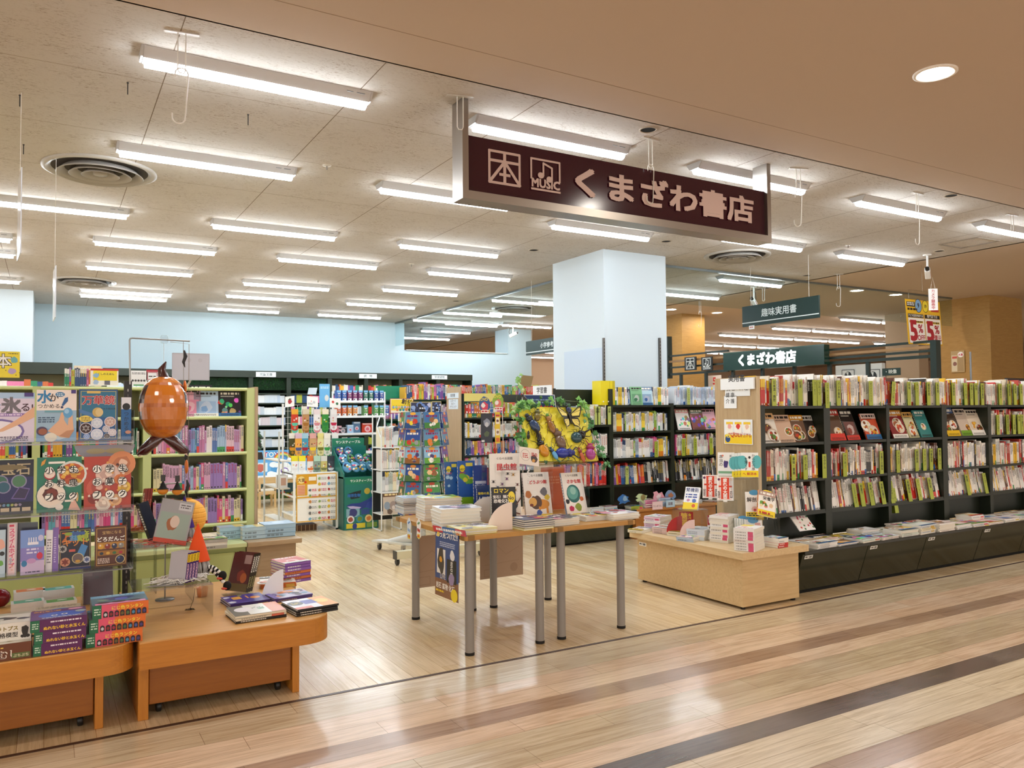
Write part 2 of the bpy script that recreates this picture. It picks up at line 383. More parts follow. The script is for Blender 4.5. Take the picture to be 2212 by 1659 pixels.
# hanging glass smoke screens with a ceiling track
mb = MB(); mb.box(6.255, 6.285, 7.8, 15.5, ZC-.03, ZC, '8d9698'); mb.box(6.255, 13.3, 7.785, 7.815, ZC-.03, ZC, '8d9698'); struct(mb.build('trim_track', None, ('metal',)))
def pane(x0, x1, y0, y1, n):
    mb = MB(); mb.box(x0, x1, y0, y1, 2.815, ZC-.03, 'ffffff'); o = mb.build('window_%d' % n, None, ('glass',)); struct(o)
ys = [15.5, 13.71, 11.84, 9.99, 8.45]
for i in range(4): pane(6.266, 6.274, ys[i+1]+.004, ys[i]-.004, i+1)
xs = [6.53, 8.14, 9.985, 11.88, 13.3]
for i in range(4): pane(xs[i]+.004, xs[i+1]-.004, 7.796, 7.804, i+5)

# ================================================================ ceiling fittings
def batten(mat='led'):
    t = thing('batten_light', 'white LED batten light', 'ceiling light')
    mb = MB(); L = .625; pr = [(-.08, 0), (.08, 0), (.08, -.006), (.043, -.052), (-.043, -.052), (-.08, -.006)]
    mb.prism(pr, 2*L-.03, 'c9c7c6', axis='x', base=-L+.015)
    for s_ in (-1, 1): mb.prism([(-.08, 0), (.08, 0), (.08, -.006), (.047, -.048), (-.047, -.048), (-.08, -.006)], .012, 'bdbbb9', axis='x', base=s_*(L-.008)-.006)
    mb.box(L-.16, L-.12, -.0722, -.066, -.022, -.017, '8c8c8c'); mb.box(L-.10, L-.05, -.0722, -.066, -.022, -.017, '777777')
    mb.build('housing', t, ('satin',))
    mb = MB(); pr = [(.036*math.cos(PI+PI*i/10), -.060+.026*math.sin(PI+PI*i/10)) for i in range(11)]
    pr = [(-.036, -.0525)] + pr + [(.036, -.0525)]
    mb.prism(pr, 2*L-.05, 'ffffff', axis='x', base=-L+.025); mb.build('diffuser', t, (mat,)); return t
BAT = batten(); BT = [(c, []) for c in kids(BAT)]
rowsL = [(4.465, (.39, 2.33, 4.25, 6.2, 8.14)), (6.12, (.39, 2.33, 6.22, 8.14)), (6.515, (4.29,)), (8.07, (-.62, 1.35, 3.31, 8.14)),
         (9.45, (.39, 2.33, 4.28, 8.25)), (9.74, (-1.59,)), (10.68, (-1.59,)), (11.07, (.38, 4.27)), (11.3, (6.26,)), (11.44, (2.34,)), (12.75, (-1.59, 2.35, 4.28)), (13.1, (.38, 6.23)),
         (13.7, (.39,)), (14.42, (2.35, 4.29, 6.2, 8.22)), (14.7, (7.03,)), (16.25, (7.18,)), (17.9, (7.45,))]
first = True; nr = 0
names = {4.465: 'row over the shopfront', 6.12: 'second row back', 6.515: 'row behind the big sign', 8.07: 'third row back', 9.45: 'fourth row back', 11.07: 'fifth row back', 12.75: 'sixth row back', 14.42: 'last row'}
for y, xs in rowsL:
    nm = names.get(y, 'short row %.1f metres in' % (y-STRIP))
    for i, x in enumerate(xs):
        lb = 'lit white batten light, %s from left in the %s' % (ORD(i+1), nm) if len(xs) > 1 else 'lit white batten light, the only one in the %s' % nm
        loc = (x+.625, y, ZC)
        if first: BAT.location = loc; BAT['label'] = lb; BAT['group'] = 'batten lights on the shop ceiling'; first = False
        else: dup(BAT, loc, label=lb, group='batten lights on the shop ceiling', tree=BT)
# runs of battens in the mall beyond
FB = batten('led_far'); FBT = [(c, []) for c in kids(FB)]; first = True
for k, (y, x0, n) in enumerate(((13.3, 13.35, 4), (11.7, 13.3, 4), (9.93, 13.2, 2), (15.45, 14.4, 4), (17.6, 16.4, 2), (13.2, 18.9, 1), (19.5, 12, 5), (21.3, 13, 5))):
    y_ = y*1.0
    for i in range(n):
        loc = ((x0+i*1.28+.625)*1.05, y_*1.05, ZM)
        lb = 'distant lit batten, %s from left in mall ceiling run %d' % (ORD(i+1), k+1)
        if first: FB.location = loc; FB['label'] = lb; FB['group'] = 'batten runs on the mall ceiling'; first = False
        else: dup(FB, loc, label=lb, group='batten runs on the mall ceiling', tree=FBT)
# downlights of the mall
def downlight():
    t = thing('downlight', 'round recessed downlight', 'ceiling light')
    mb = MB(); mb.lathe([(.115, 0), (.115, -.008), (.1, -.012), (.085, -.004), (.082, 0)], 'f3ebe0', 32, cap=False); mb.build('trim_ring', t, ('satin',))
    mb = MB(); mb.lathe([(.0, -.003), (.083, -.003)], 'ffffff', 32, cap=False); mb.add([(.083*math.cos(PI*i/16), .083*math.sin(PI*i/16), -.003) for i in range(32)][::-1], [tuple(range(32))], 'ffffff'); mb.v = mb.v[-32:]; mb.f = [tuple(range(32))]; mb.c = mb.c[-1:]; mb.m = [0]; mb.s = [False]
    mb.build('lens', t, ('lamp_warm',)); return t
DL = downlight(); DT = [(c, []) for c in kids(DL)]
p = PZ(2020, 157, ZM); DL.location = p; DL['label'] = 'lit round downlight alone in the corridor ceiling'
for k, (px, py) in enumerate(((1549, 675), (1504, 697), (1851, 627), (1935, 636), (1450, 668))):
    dup(DL, PZ(px, py, ZM), label='small lit downlight beyond the glass screen, %s from left' % ORD((3, 2, 4, 5, 1)[k]), group='downlights beyond the glass screen', tree=DT)
for x in (-3.5, -.8, 1.9, 7.2, 9.9):  # unseen downlights, added on a loose grid to brighten the corridor
    for y in (2.72, -.6, -3.5):
        if (x, y) in (): continue
        if x > 0 and y > 2 and x < 7: continue
        dup(DL, (x, y, ZM), label='round downlight added outside the view to light the corridor', group='added corridor downlights', tree=DT)
for y in (-.6, -3.5): dup(DL, (4.53, y, ZM), label='round downlight added outside the view to light the corridor', group='added corridor downlights', tree=DT)
# air diffusers
def vent():
    t = thing('air_diffuser', 'round diffuser', 'air vent')
    mb = MB(); mb.lathe([(.40, 0), (.40, -.012), (.375, -.022), (.35, -.012), (.335, .0)], 'b9b4ac', 48, cap=False); mb.build('frame', t, ('satin',))
    mb = MB(); mb.lathe([(.335, -.002), (.0, -.002)], '4a443e', 48, cap=False); mb.build('throat', t)
    for r in (.30, .215, .13):
        mb = MB(); mb.lathe([(r-.055, -.004), (r-.03, -.03), (r, -.05), (r+.004, -.046), (r-.022, -.024), (r-.045, -.002)], 'a8a29a', 48, cap=False); mb.build('cone', t, ('satin',))
    mb = MB(); mb.lathe([(.055, -.003), (.05, -.04), (0, -.044)], 'b0aaa2', 32, cap=False); mb.build('hub', t, ('satin',)); return t
VT = vent(); VTt = [(c, []) for c in kids(VT)]
for k, (x, y, d) in enumerate(((.33, 6.83, 'big round air diffuser nearest in the ceiling at left'), (.43, 12.62, 'round air diffuser far back over the green bookcases'), (7.27, 6.91, 'round air diffuser to the right of the white column'), (7.29, 12.35, 'round air diffuser seen through the glass screen'))):
    if k == 0: VT.location = (x, y, ZC); VT['label'] = d; VT['group'] = 'round air diffusers'
    else: dup(VT, (x, y, ZC), label=d, group='round air diffusers', tree=VTt)
# dark round holes, sprinklers, hooks, hatch
for k, (px, py) in enumerate(((1400, 280), (1439, 521), (1153, 540), (2055, 422), (2029, 542), (1743, 595), (258, 650), (985, 650))):
    p = PZ(px, py, ZC); mb = MB(); mb.lathe([(.062, 0), (.062, -.004), (.052, -.005), (.05, -.001)], 'b7aa98', 24, cap=False)
    mb.lathe([(.05, -.0015), (.0, -.0012)], '0d0c0b', 24, cap=False)
    tag(mb.build('speaker_hole', None, ('matte',), p), 'dark round opening in the ceiling, %s' % ('right above the big sign', 'below the big sign over the white column', 'left of the white column', 'near the right picture edge by the soffit', 'beside the ceiling hatch', 'right of the diffuser by the glass', 'over the back wall at left', 'over the glass screen at the back')[k], 'ceiling speaker', 'dark openings in the ceiling')
for k, (px, py) in enumerate(((706, 357), (889, 570), (687, 605), (782, 665), (442, 552), (1832, 529), (536, 247), (276, 178), (43, 205), (51, 312))):
    p = PZ(px, py, ZC); t = thing('sprinkler', 'small ceiling fitting, %s' % ('right of the second batten', 'in front of the fifth row', 'over the middle of the shop', 'near the back wall', 'under the fourth row batten', 'right of the white column', 'black pin right of the hook', 'black pin left of the hook', 'dark clip at the left edge', 'lower dark clip at the left edge')[k], 'ceiling fitting', p, group='small ceiling fittings')
    mb = MB(); dk = k >= 6; mb.lathe([(.035 if not dk else .006, 0), (.03 if not dk else .006, -.006), (.0, -.008)], 'cfc8bb' if not dk else '2a2623', 16, cap=False); mb.build('plate', t, ('satin',))
    mb = MB(); mb.tube([(0, 0, -.006), (0, 0, -.035 if not dk else -.07)], .006 if not dk else .003, '8d867b' if not dk else '1d1a18', 8); mb.build('stem', t, ('satin',))
WH = 'e6e2da'
def hook(p, label, s_hook=True):
    t = thing('ceiling_hook', label, 'hook', p, group='wire hooks hanging from the ceiling'); t.rotation_euler = (0, 0, R.uniform(-.4, .4))
    mb = MB(); mb.box(-.08, .08, -.012, .012, -.006, 0, 'c8c2b8'); mb.build('bracket', t, ('satin',))
    mb = MB(); mb.tube([(-.018, 0, -.004), (-.018, 0, -.19), (-.01, 0, -.205), (.01, 0, -.205), (.018, 0, -.19), (.018, 0, -.004)], .0032, WH, 6); mb.build('wire_loop', t, ('satin',))
    if s_hook:
        c = -.2; pts = [(-.03, 0, c-.03)] + [(.03*math.cos(PI-PI*i/8), 0, c-.01+.03*math.sin(PI-PI*i/8)) for i in range(9)] + [(.02, 0, c-.2)] + [(-.012+.03*math.cos(-PI*i/8), 0, c-.23+.03*math.sin(-PI*i/8)) for i in range(9)][1:] + [(-.042, 0, c-.21)]
        mb = MB(); mb.tube(pts, .0035, WH, 6); mb.build('s_hook', t, ('satin',))
for px, py, lb, sh in ((393, 70, 'white wire S hook hanging by the nearest batten', True), (994, 207, 'wire loop on the left post of the big sign', False), (1405, 300, 'wire S hook hanging in front of the big sign', True), (1724, 364, 'wire S hook just right of the big sign', True), (1981, 417, 'wire S hook below the right hand battens', True), (2186, 464, 'wire loop at the right picture edge', False)):
    hook(PZ(px, py, ZC), lb, sh)
for px, py, X, lb in ((1811, 592, 7.7, 'wire S hook between the camera and the green hanging sign'), (1512, 650, 8.3, 'wire S hook left of the green hanging sign'), (1649, 622, 8.6, 'wire loop above the green hanging sign')):
    p = PZ(px, py, ZC); hook(p, lb, 'S' in lb)
p = [PZ(*q_, ZC-.004) for q_ in ((2028, 528), (2112, 513), (2160, 520), (2077, 536))]
mb = MB()
for i in range(4): mb.tube([p[i], p[(i+1) % 4]], .008, '8a7d6e', 6)
tag(mb.build('ceiling_hatch', None, ('satin',)), 'rectangular ceiling hatch outlined in brown at right', 'hatch')
# ================================================================ books: spines on shelves, stacks, face-out copies
PAL = {
 'cook': ['f4f1ea', 'efe9dd', 'f6f4f0', 'e9e2d2', 'f3eee6', 'e4dac6', 'f4f1ec', 'f0ede6', 'c8302a', 'eec23c', 'f6f3ee', '5d3a2a', '2b2726', 'f0f0ee', 'e9e6de', 'f2efe9', 'b8453a', 'e3e4dc', 'e7d9c2', 'efece6'],
 'ref': ['f3f3f1', 'eceae4', 'f6f5f2', 'dfe4e6', 'f2efe8', 'e7e1d0', '4a78b0', 'c23b44', '2c2c30', 'f0d14a', '8fb04a', 'b7c7d8', 'e6e9ea', 'cfd3d8', 'd64f8c', 'f5f5f5'],
 'kids': ['e79ab8', 'd46fa0', 'c9a5d6', '9c7cc0', '7f9fd6', 'aac8e6', 'e9c7d6', 'f1e7ea', '5577b8', 'd8508a', 'b64a7a', 'e6d9b0', '8f6ab0', 'c47aa8', 'dba9c8', '6fb0c8'],
 'warm': ['c8302a', 'e2574a', 'e9b23a', '3f6aa8', '2f8a62', 'e07fa8', '8a5aa0', 'f0e6d6', 'c86a3a', 'b8c04a', '32507a', 'e7e2da'],
 'pale': ['d9e3ef', 'c4d4ea', 'e9eef4', 'f0f3f6', 'b9cbe4', 'dfe7f0', 'e2d4dc', 'ccd9ea', 'f2f4f7', 'c9d2dc'],
 'dark': ['2b2b30', '3a3c44', 'e8e6e2', 'f0efec', 'd9d9d6', '54565c', 'c9cdd2', '1f2024', 'efefef', '77797e'],
 'mag': ['e9e6e2', 'dfe2e4', 'f1efec', 'e6ddd6', 'd8dfe6', 'efe6c8', 'e4c9c4', 'cfd8cf'],
}
def cname(h):
    r, g, b = [int(h[i:i+2], 16) for i in (0, 2, 4)] if isinstance(h, str) else [int(255*x**.45) for x in h]
    mx, mn = max(r, g, b), min(r, g, b)
    if mx-mn < 28: return 'white' if mx > 225 else 'pale grey' if mx > 170 else 'grey' if mx > 90 else 'black'
    if mn > 195: return 'cream' if r >= b else 'pale blue'
    import colorsys
    hh, ss, vv = colorsys.rgb_to_hsv(r/255, g/255, b/255); hh *= 360
    n = 'red' if hh < 14 or hh > 345 else 'orange' if hh < 38 else 'yellow' if hh < 66 else 'green' if hh < 160 else 'teal' if hh < 195 else 'blue' if hh < 250 else 'purple' if hh < 300 else 'pink'
    if n == 'orange' and (vv < .62 or ss < .45): n = 'brown' if vv < .62 else 'beige'
    return ('pale ' if ss < .35 and n != 'beige' else 'dark ' if vv < .45 else '')+n
def spine_mesh(mb, w, h, d, col, rnd, ox=0, oy=0, oz=0, detail=True):
    """a standing book, spine towards -y, its lower left front corner at (ox, oy, oz)"""
    c = C(col); pg = C('ece7da'); lum = sum(c)/3; ink = C('2a2623') if lum > .35 else C('f3eee4')
    mb.box(ox, ox+w, oy, oy+d, oz, oz+h, c, cols=[pg, pg, c, pg, c, c])
    if not detail: return
    cv = CV(mb, (ox, oy, oz), XA, ZA, w, h, .0003, .0001)
    q = rnd.random()
    if q < .35: cv.rect(0, 0, 1, rnd.uniform(.10, .3), rnd.choice([C('d8392f'), C('f0c22e'), C('2f62a8'), C('ffffff'), C('3c9a58'), C('e88a2c')]))
    elif q < .5: cv.rect(0, rnd.uniform(.7, .85), 1, 1, rnd.choice([C('f5f2ea'), C('c43a44'), C('2d3a58'), C('f0cb3a')]))
    y = rnd.uniform(.88, .95); e = y-rnd.uniform(.35, .6); s_ = min(.72, .011/w); k = min(.8, max(.34, s_))*w/h*rnd.uniform(.8, 1.1)
    ink2 = rnd.choice([ink, ink, ink, C('b82a2a') if lum > .35 else C('f4d23c'), C('27508a') if lum > .4 else C('ffffff')])
    while y-k > e:
        cv.line([(.5-.36, y-.15*k), (.5+.36, y-.15*k)], k*h*.17, ink2); cv.line([(.5+rnd.uniform(-.2, .2), y), (.5+rnd.uniform(-.2, .2), y-.8*k)], w*.13, ink2)
        if rnd.random() < .6: cv.line([(.2, y-.7*k), (.8, y-.6*k)], k*h*.14, ink2)
        y -= k*1.12
    if rnd.random() < .7: cv.rect(.28, .04, .72, .04+.5*w/h, ink)
class Spines:
    """a pool of spine meshes shared by the copies on the shelves"""
    def __init__(s, name, pal, n, hr, wr, d, seed, mat='print'):
        s.name = name; s.pool = []; rnd = random.Random(seed); s.args = (pal, hr, wr, d)
        for i in range(n):
            w, h = rnd.uniform(*wr), rnd.uniform(*hr); c = rnd.choice(PAL[pal]); mb = MB(); spine_mesh(mb, w, h, d, c, rnd)
            o = mb.build(name, None, (mat,)); s.pool.append((o, w, h, cname(c), c))
        s.used = [False]*n
    def row(s, x0, x1, y, z, where, rnd, group, cat, hscale=1.0, tilt=0.0, gap=0.0, lean=.12, maxh=None, limit=999, rowwise=False):
        x = x0; i = 0
        run = 0; k = 0
        while True:
            if run <= 0: k = rnd.randrange(len(s.pool)); run = rnd.choice([1, 1, 1, 2, 3])
            run -= 1
            o, w, h, cn, c = s.pool[k]; sc = hscale*rnd.uniform(.96, 1.03)
            if maxh: sc = min(sc, maxh/h)
            if x+w > x1 or i >= limit: break
            i += 1; ry = 0
            if s.used[k]: o = o.copy(); COLL.objects.link(o)
            s.used[k] = True
            if rnd.random() < lean: ry = rnd.uniform(.0, .05)
            o.location = (x, y+rnd.uniform(0, .008), z); o.scale = (1, 1, sc); o.rotation_euler = (-tilt, ry, 0)
            tag(o, '%s spined %s, %s from left, %s' % (cn, cat, ORD(i), where), 'book', group)
            x += w+.0006+ry*.12
        s.n = getattr(s, 'n', 0)+i; return x
    def drop(s):
        for q, u in zip(s.pool, s.used):
            if not u: bpy.data.objects.remove(q[0])
def stuff_row(mb, pal, x0, x1, y, z, hr, wr, d, rnd, detail=True, tilt=0.0, runs=(1, 1, 2, 3)):
    x = x0; run = 0
    while True:
        if run <= 0: w, h, c = rnd.uniform(*wr), rnd.uniform(*hr), rnd.choice(PAL[pal]); run = rnd.choice(runs)
        run -= 1
        if x+w > x1: break
        if tilt: mb.X = Matrix.Translation((x, y, z)) @ Matrix.Rotation(-tilt, 4, 'X')
        spine_mesh(mb, w, h*rnd.uniform(.985, 1.01), d, c, rnd, *((0, 0, 0) if tilt else (x, y+rnd.uniform(0, .008), z)), detail=detail); mb.X = None
        x += w+.0006
# ---- covers: generic printed designs
def art(cv, rnd, bg=None, acc=None, kind=None):
    bg = C(bg) if bg else C(rnd.choice(['f2e9da', 'e9e6e2', 'f6f0e0', 'd9e6ea', 'f3d9d0', '6d4a34', 'e7c23c', 'c84a3a', '39424e', 'e9efdf']))
    acc = C(acc) if acc else C(rnd.choice(['c8302a', 'e9a52a', '2d6a4a', '2f5a98', '8a3a2a', 'f4f1ea', '1f1d1c']))
    lum = sum(bg)/3; ink = C('2b2624') if lum > .3 else C('f6f1e4'); kind = kind or rnd.choice('abcd')
    cv.rect(0, 0, 1, 1, bg)
    if kind in 'ab':      # dishes on a ground
        for _ in range(rnd.choice((1, 2, 3))):
            x, y, r = rnd.uniform(.2, .8), rnd.uniform(.2, .55), rnd.uniform(.2, .36)
            cv.ell(x, y, r, r*.9, lerp('f4efe6', 'c9b8a0', rnd.random())); cv.ell(x, y, r*.8, r*.7, C(rnd.choice(['e7dcc8', '9a5a30', 'f6f4ef', '5a3a28'])))
            for _ in range(9): cv.blob(x+rnd.uniform(-.5, .5)*r, y+rnd.uniform(-.4, .4)*r, r*rnd.uniform(.12, .3), C(rnd.choice(['c8402a', 'e0a030', '5a8a3a', '8a4a24', 'f0e0b0', 'd86a3a', '7a2a20', 'e9c04a'])), rnd, 9)
    elif kind == 'c':
        for _ in range(14): cv.blob(rnd.random()*.9+.05, rnd.random()*.6+.05, rnd.uniform(.05, .15), hsv(rnd.random(), rnd.uniform(.3, .8), rnd.uniform(.5, .95)), rnd, 9)
    else:
        cv.rect(.1, .12, .9, .6, lerp(bg, acc, .5)); cv.blob(.5, .36, .24, lerp(acc, 'ffffff', .4), rnd); cv.blob(.42, .3, .14, acc, rnd)
    if rnd.random() < .6: cv.rect(0, 0, 1, rnd.uniform(.12, .24), rnd.choice([C('f2c92c'), C('f7f5ef'), C('d8392f'), C('2f6ea8'), C('7fb23a')]))
    if rnd.random() < .5: cv.rect(0, .8, 1, 1, lerp(bg, acc, .7)); ink = C('fbf8f0') if sum(lerp(bg, acc, .7))/3 < .4 else C('2b2624')
    cv.small(.1, .84, .92, .95, ink, rnd, 1, .75); cv.small(.1, .77, .7, .82, ink, rnd, 2, .5); cv.small(.1, .03, .9, .1, C('2b2624'), rnd, 2, .5)
def face_book(name, label, cat, loc, w, h, t, rz=0, tilt=.2, draw=None, bg='f1eee8', spine=None, group=None, sr=False, roll=0, mats=('print',), seed=0):
    """a book shown face out: cover shell (this object) with its page block"""
    mb = MB(); c = C(bg); sp = C(spine) if spine else c; k = .0012
    mb.box(-w/2, w/2, 0, k, 0, h, c); mb.box(-w/2, w/2, t-k, t, 0, h, c); mb.box(*((w/2-k, w/2+.0006) if sr else (-w/2-.0006, -w/2+k)), 0, t, 0, h, sp)
    cv = CV(mb, (-w/2, 0, 0), XA, ZA, w, h)
    if draw: draw(cv)
    else: art(cv, random.Random(seed))
    sv = CV(mb, (w/2+.0006, 0, 0), YA, ZA, t, h) if sr else CV(mb, (-w/2-.0006, t, 0), -YA, ZA, t, h)
    if t > .006: sv.small(.25, .3, .8, .9, C('f4efe2') if sum(sp)/3 < .3 else C('2b2624'), random.Random(seed+1), 9, .7)
    o = mb.build(name, None, mats); tag(o, label, cat, group)
    pg = MB(); pg.box(-w/2+k, w/2-.002, k, t-k, .002, h-.002, 'efeadd'); pg.build('page_block', o, ('paper',))
    o.location = loc; o.rotation_mode = 'XYZ'; o.rotation_euler = (-tilt, roll, rz); return o
_flat = {}
def flat_mesh(name, w, d, t, ci, pal, hard=False):
    """a copy lying flat: pages between covers; spine at the front"""
    k = (name, round(w, 3), round(d, 3), round(t, 4), ci, pal)
    if k not in _flat:
        rnd = random.Random(ci*31+5); c = C(PAL[pal][ci % len(PAL[pal])]); mb = MB(); e = .0018 if hard else .0005; q = .004 if hard else .0
        mb.box(-w/2, w/2, -d/2, d/2, 0, e, c); mb.box(-w/2, w/2, -d/2, d/2, t-e, t, c); mb.box(-w/2, w/2, -d/2, -d/2+.001, 0, t, c)
        mb.box(-w/2+q, w/2-q, -d/2+.001, d/2-q, e, t-e, 'e9e3d6')
        cv = CV(mb, (-w/2, -d/2, 0), XA, ZA, w, t, .0002, .00005); ink = lerp(c, '2b2624', .55) if sum(c)/3 > .3 else lerp(c, 'f4efe4', .7)
        if t > .004: cv.small(.1, .25, .6, .8, ink, rnd, 1, .8)
        if rnd.random() < .5: cv.rect(.7, 0, .95, 1, hsv(rnd.choice((0, .03, .12, .14, .95, .55)), .6, .85))
        o = mb.build(name, None, ('print',)); me = o.data; bpy.data.objects.remove(o); _flat[k] = me
    return _flat[k]
def stack(name, cat, loc, w, d, t, n, rz, pal, where, rnd, group, top=None, hard=False, jit=.006, lab='book', ci=None):
    """a pile of separate copies; the topmost has a printed cover"""
    z = loc[2]; rz += PI if hard == 'pages' else 0; ci0 = rnd.randrange(40) if ci is None else ci
    for i in range(n):
        a = rz+rnd.uniform(-.03, .03); x, y = loc[0]+rnd.uniform(-jit, jit), loc[1]+rnd.uniform(-jit, jit); flip = PI if rnd.random() < .25 and not hard else 0
        if i < n-1 or top is False:
            me = flat_mesh(name, w, d, t, ci0 if rnd.random() < .75 else ci0+1, pal, hard); o = bpy.data.objects.new(name, me); COLL.objects.link(o)
            o.location = (x, y, z); o.rotation_euler = (0, 0, a+flip)
            pos = 'lowest' if i == 0 else '%s from bottom' % ORD(i+1)
            tag(o, '%s, %s in pile %s' % (lab, pos, where), cat, group)
        else:
            mb = MB(); c = C(PAL[pal][ci0 % len(PAL[pal])]); e = .002 if hard else .0006; q = .004 if hard else 0
            mb.box(-w/2, w/2, -d/2, d/2, t-e, t, c); mb.box(-w/2, w/2, -d/2, d/2, 0, e, c); mb.box(-w/2, w/2, -d/2, -d/2+.001, 0, t, c)
            cv = CV(mb, (-w/2, -d/2, t), XA, YA, w, d); (top or (lambda v: art(v, rnd)))(cv)
            o = mb.build(name, None, ('print',)); pg = MB(); pg.box(-w/2+q, w/2-q, -d/2+.001, d/2-q, e, t-e, 'ede7da'); pg.build('page_block', o, ('paper',))
            o.location = (x, y, z); o.rotation_euler = (0, 0, a); tag(o, '%s, topmost in pile %s' % (lab, where), cat, group)
        z += t+.0004
    return z
def acrylic_box(name, label, x0, x1, y0, y1, z0, z1, cat='acrylic riser', rz=0, t=.004, back=False, group=None):
    """an open U of clear acrylic: top and two legs"""
    mb = MB(); cx, cy = (x0+x1)/2, (y0+y1)/2; a, b = (x1-x0)/2, (y1-y0)/2; hh = z1-z0
    mb.box(-a, a, -b, b, hh-t, hh, 'ffffff'); mb.box(-a, -a+t, -b, b, 0, hh-t, 'ffffff'); mb.box(a-t, a, -b, b, 0, hh-t, 'ffffff')
    if back: mb.box(-a+t, a-t, b-t, b, 0, hh-t, 'ffffff')
    o = mb.build(name, None, ('acrylic',), (cx, cy, z0)); o.rotation_euler = (0, 0, rz); return tag(o, label, cat, group)
# ================================================================ cookery bookcases at right
DG = '1d2418'; DG2 = '262d20'
YF, YB = 4.40, 4.82
UP = [(4.83, 4.90), (5.60, 5.68), (6.44, 6.485), (7.28, 7.36), (8.06, 8.115), (8.86, 8.94), (9.55, 9.6)]
ZP = [1.443, 1.144, .845, .572]
bays = ['bay beside the light wood end panel', 'second bay from the end panel', 'third bay from the end panel', 'fourth bay from the end panel', 'fifth bay from the end panel', 'last bay at right']
for i in range(6):
    x0, x1 = UP[i][1], UP[i+1][0]
    t = thing('bookcase', 'dark green bookcase for cookery books, %s' % bays[i], 'bookcase', ((x0+x1)/2, YF, 0), group='cookery bookcases')
    cx = (x0+x1)/2; a = (x1-x0)/2
    mb = MB(); mb.box(-a, a, .40, .42, .35, 1.46, '8d7c55'); mb.box(-a, a, .398, .42, .35, .56, DG); mb.build('back_panel', t, ('satin',))
    for z in ZP:
        mb = MB()
        if z < .6: mb.X = Matrix.Translation((0, 0, z)) @ Matrix.Rotation(-.16, 4, 'X'); mb.box(-a, a, 0, .3, -.02, 0, DG2); mb.box(-a, a, -.004, 0, -.022, .012, DG)
        else: mb.box(-a, a, 0, .40, z-.018, z, DG2); mb.box(-a, a, -.003, 0, z-.022, z+.001, DG)
        mb.build('shelf', t, ('satin',))
    mb = MB(); mb.box(-a, a, .10, .115, .35, .54, DG); mb.build('lower_panel', t, ('satin',))
    u0 = UP[i]; mb = MB(); mb.box(u0[0]-cx, u0[1]-cx, -.006, .42, .33, 1.45, DG); mb.build('upright', t, ('satin',))
# the long sloping plinth below, one unit a bay
xs = [4.90, 5.68, 6.465, 7.32, 8.09, 8.9, 9.6]
for i in range(6):
    t = thing('plinth_cabinet', 'black plinth cabinet with sloping front, %s' % bays[i], 'cabinet', (xs[i], 4.16, 0), group='sloping plinth cabinets'); w_ = xs[i+1]-xs[i]
    mb = MB(); mb.prism([(0, .03), (-.10, .325), (.4, .325), (.4, .03)], w_-.008, '24291d', axis='x', base=.004, side='24291d'); mb.build('front_body', t, ('gloss',))
    mb = MB(); mb.box(0, w_, .02, .4, 0, .03, '0d0e0b'); mb.build('toe_kick', t)
    mb = MB(); mb.bbox(0, w_, -.125, .24, .325, .35, '1b1f17', .003); mb.build('top', t, ('gloss',))
    flat('label', (.03, -.09, .285), XA, Vector((0, -.1, .295)), .09, .028, lambda v: (v.small(.08, .2, .45, .8, C('333333'), R, 1, .7), v.rect(.55, .2, .9, .8, C('777777'))), None, None, .001, 'f3f2ee', parent=t)
# end panel of light wood
mb = MB(); mb.box(4.80, 4.83, 4.385, 4.835, .0, 1.676, 'bfa57c'); pn = mb.build('end_board', None, ('wood_z',)); tag(pn, 'light wood end panel closing the cookery bookcases at left', 'end panel')
mb = MB(); mb.box(4.797, 4.833, 4.38, 4.386, 0, 1.68, 'd3c09c'); mb.build('edge_band', pn, ('wood_z',))
def wall_sign(px0, py0, px1, py1, X, draw, label, cat='sign', th=.004, bg='f2f5f6', name='sign'):
    a, b = PX(px0, py1, X), PX(px1, py0, X); y0 = a.y; y1 = b.y
    return flat(name, (X, y0, a.z), -YA, ZA, y0-y1, b.z-a.z, draw, label, cat, th, bg)
X0 = 4.797
wall_sign(1556, 840, 1628, 819, X0-.02, lambda v: v.txt('実用書', .5, .3, .052, C('2a2a2c'), .02), 'white sign reading 実用書 atop the light wood end panel', th=.016)
wall_sign(1566, 855, 1620, 841, X0-.004, lambda v: v.txt('美 容　料 理', .5, .24, .036, C('2a2a2c'), .01, fit=.9), 'wide white sign reading 美容 料理 below the top one')
wall_sign(1564, 868, 1591, 855.5, X0-.004, lambda v: v.txt('健 康', .5, .24, .036, C('2a2a2c'), .01, fit=.85), 'small white sign reading 健康, middle of the panel')
wall_sign(1564, 882, 1591, 868.5, X0-.004, lambda v: v.txt('介 護', .5, .24, .036, C('2a2a2c'), .01, fit=.85), 'small white sign reading 介護, lowest of the three')
def qol(v):
    v.rect(.02, .62, .98, .98, C('f4cf22')); v.ell(.13, .8, .09, .09, C('234a86')); v.txt('45', .13, .74, .035, C('f7e04a'), .02); v.txt('QOL', .4, .7, .062, C('c22a26'), .03, fit=.34); v.txt('を上げる', .76, .71, .035, C('b32a22'), .02, fit=.38)
    v.txt('専門医のシリーズ', .5, .63, .025, C('e07a2a'), .01, fit=.7)
    for i in range(3):
        x = .08+i*.31; v.rect(x, .1, x+.24, .55, C('fbf6ea')); v.rect(x, .1, x+.24, .2, C('f3c92c')); v.small(x+.02, .38, x+.22, .5, C('2a2624'), R, 2); v.blob(x+.12, .28, .07, C(('e9a8a0', 'd8392f', 'f0c8b0')[i]), R)
wall_sign(1564, 961, 1626, 906, X0-.004, qol, 'yellow and white QOL notice pinned on the light wood end panel', 'poster')
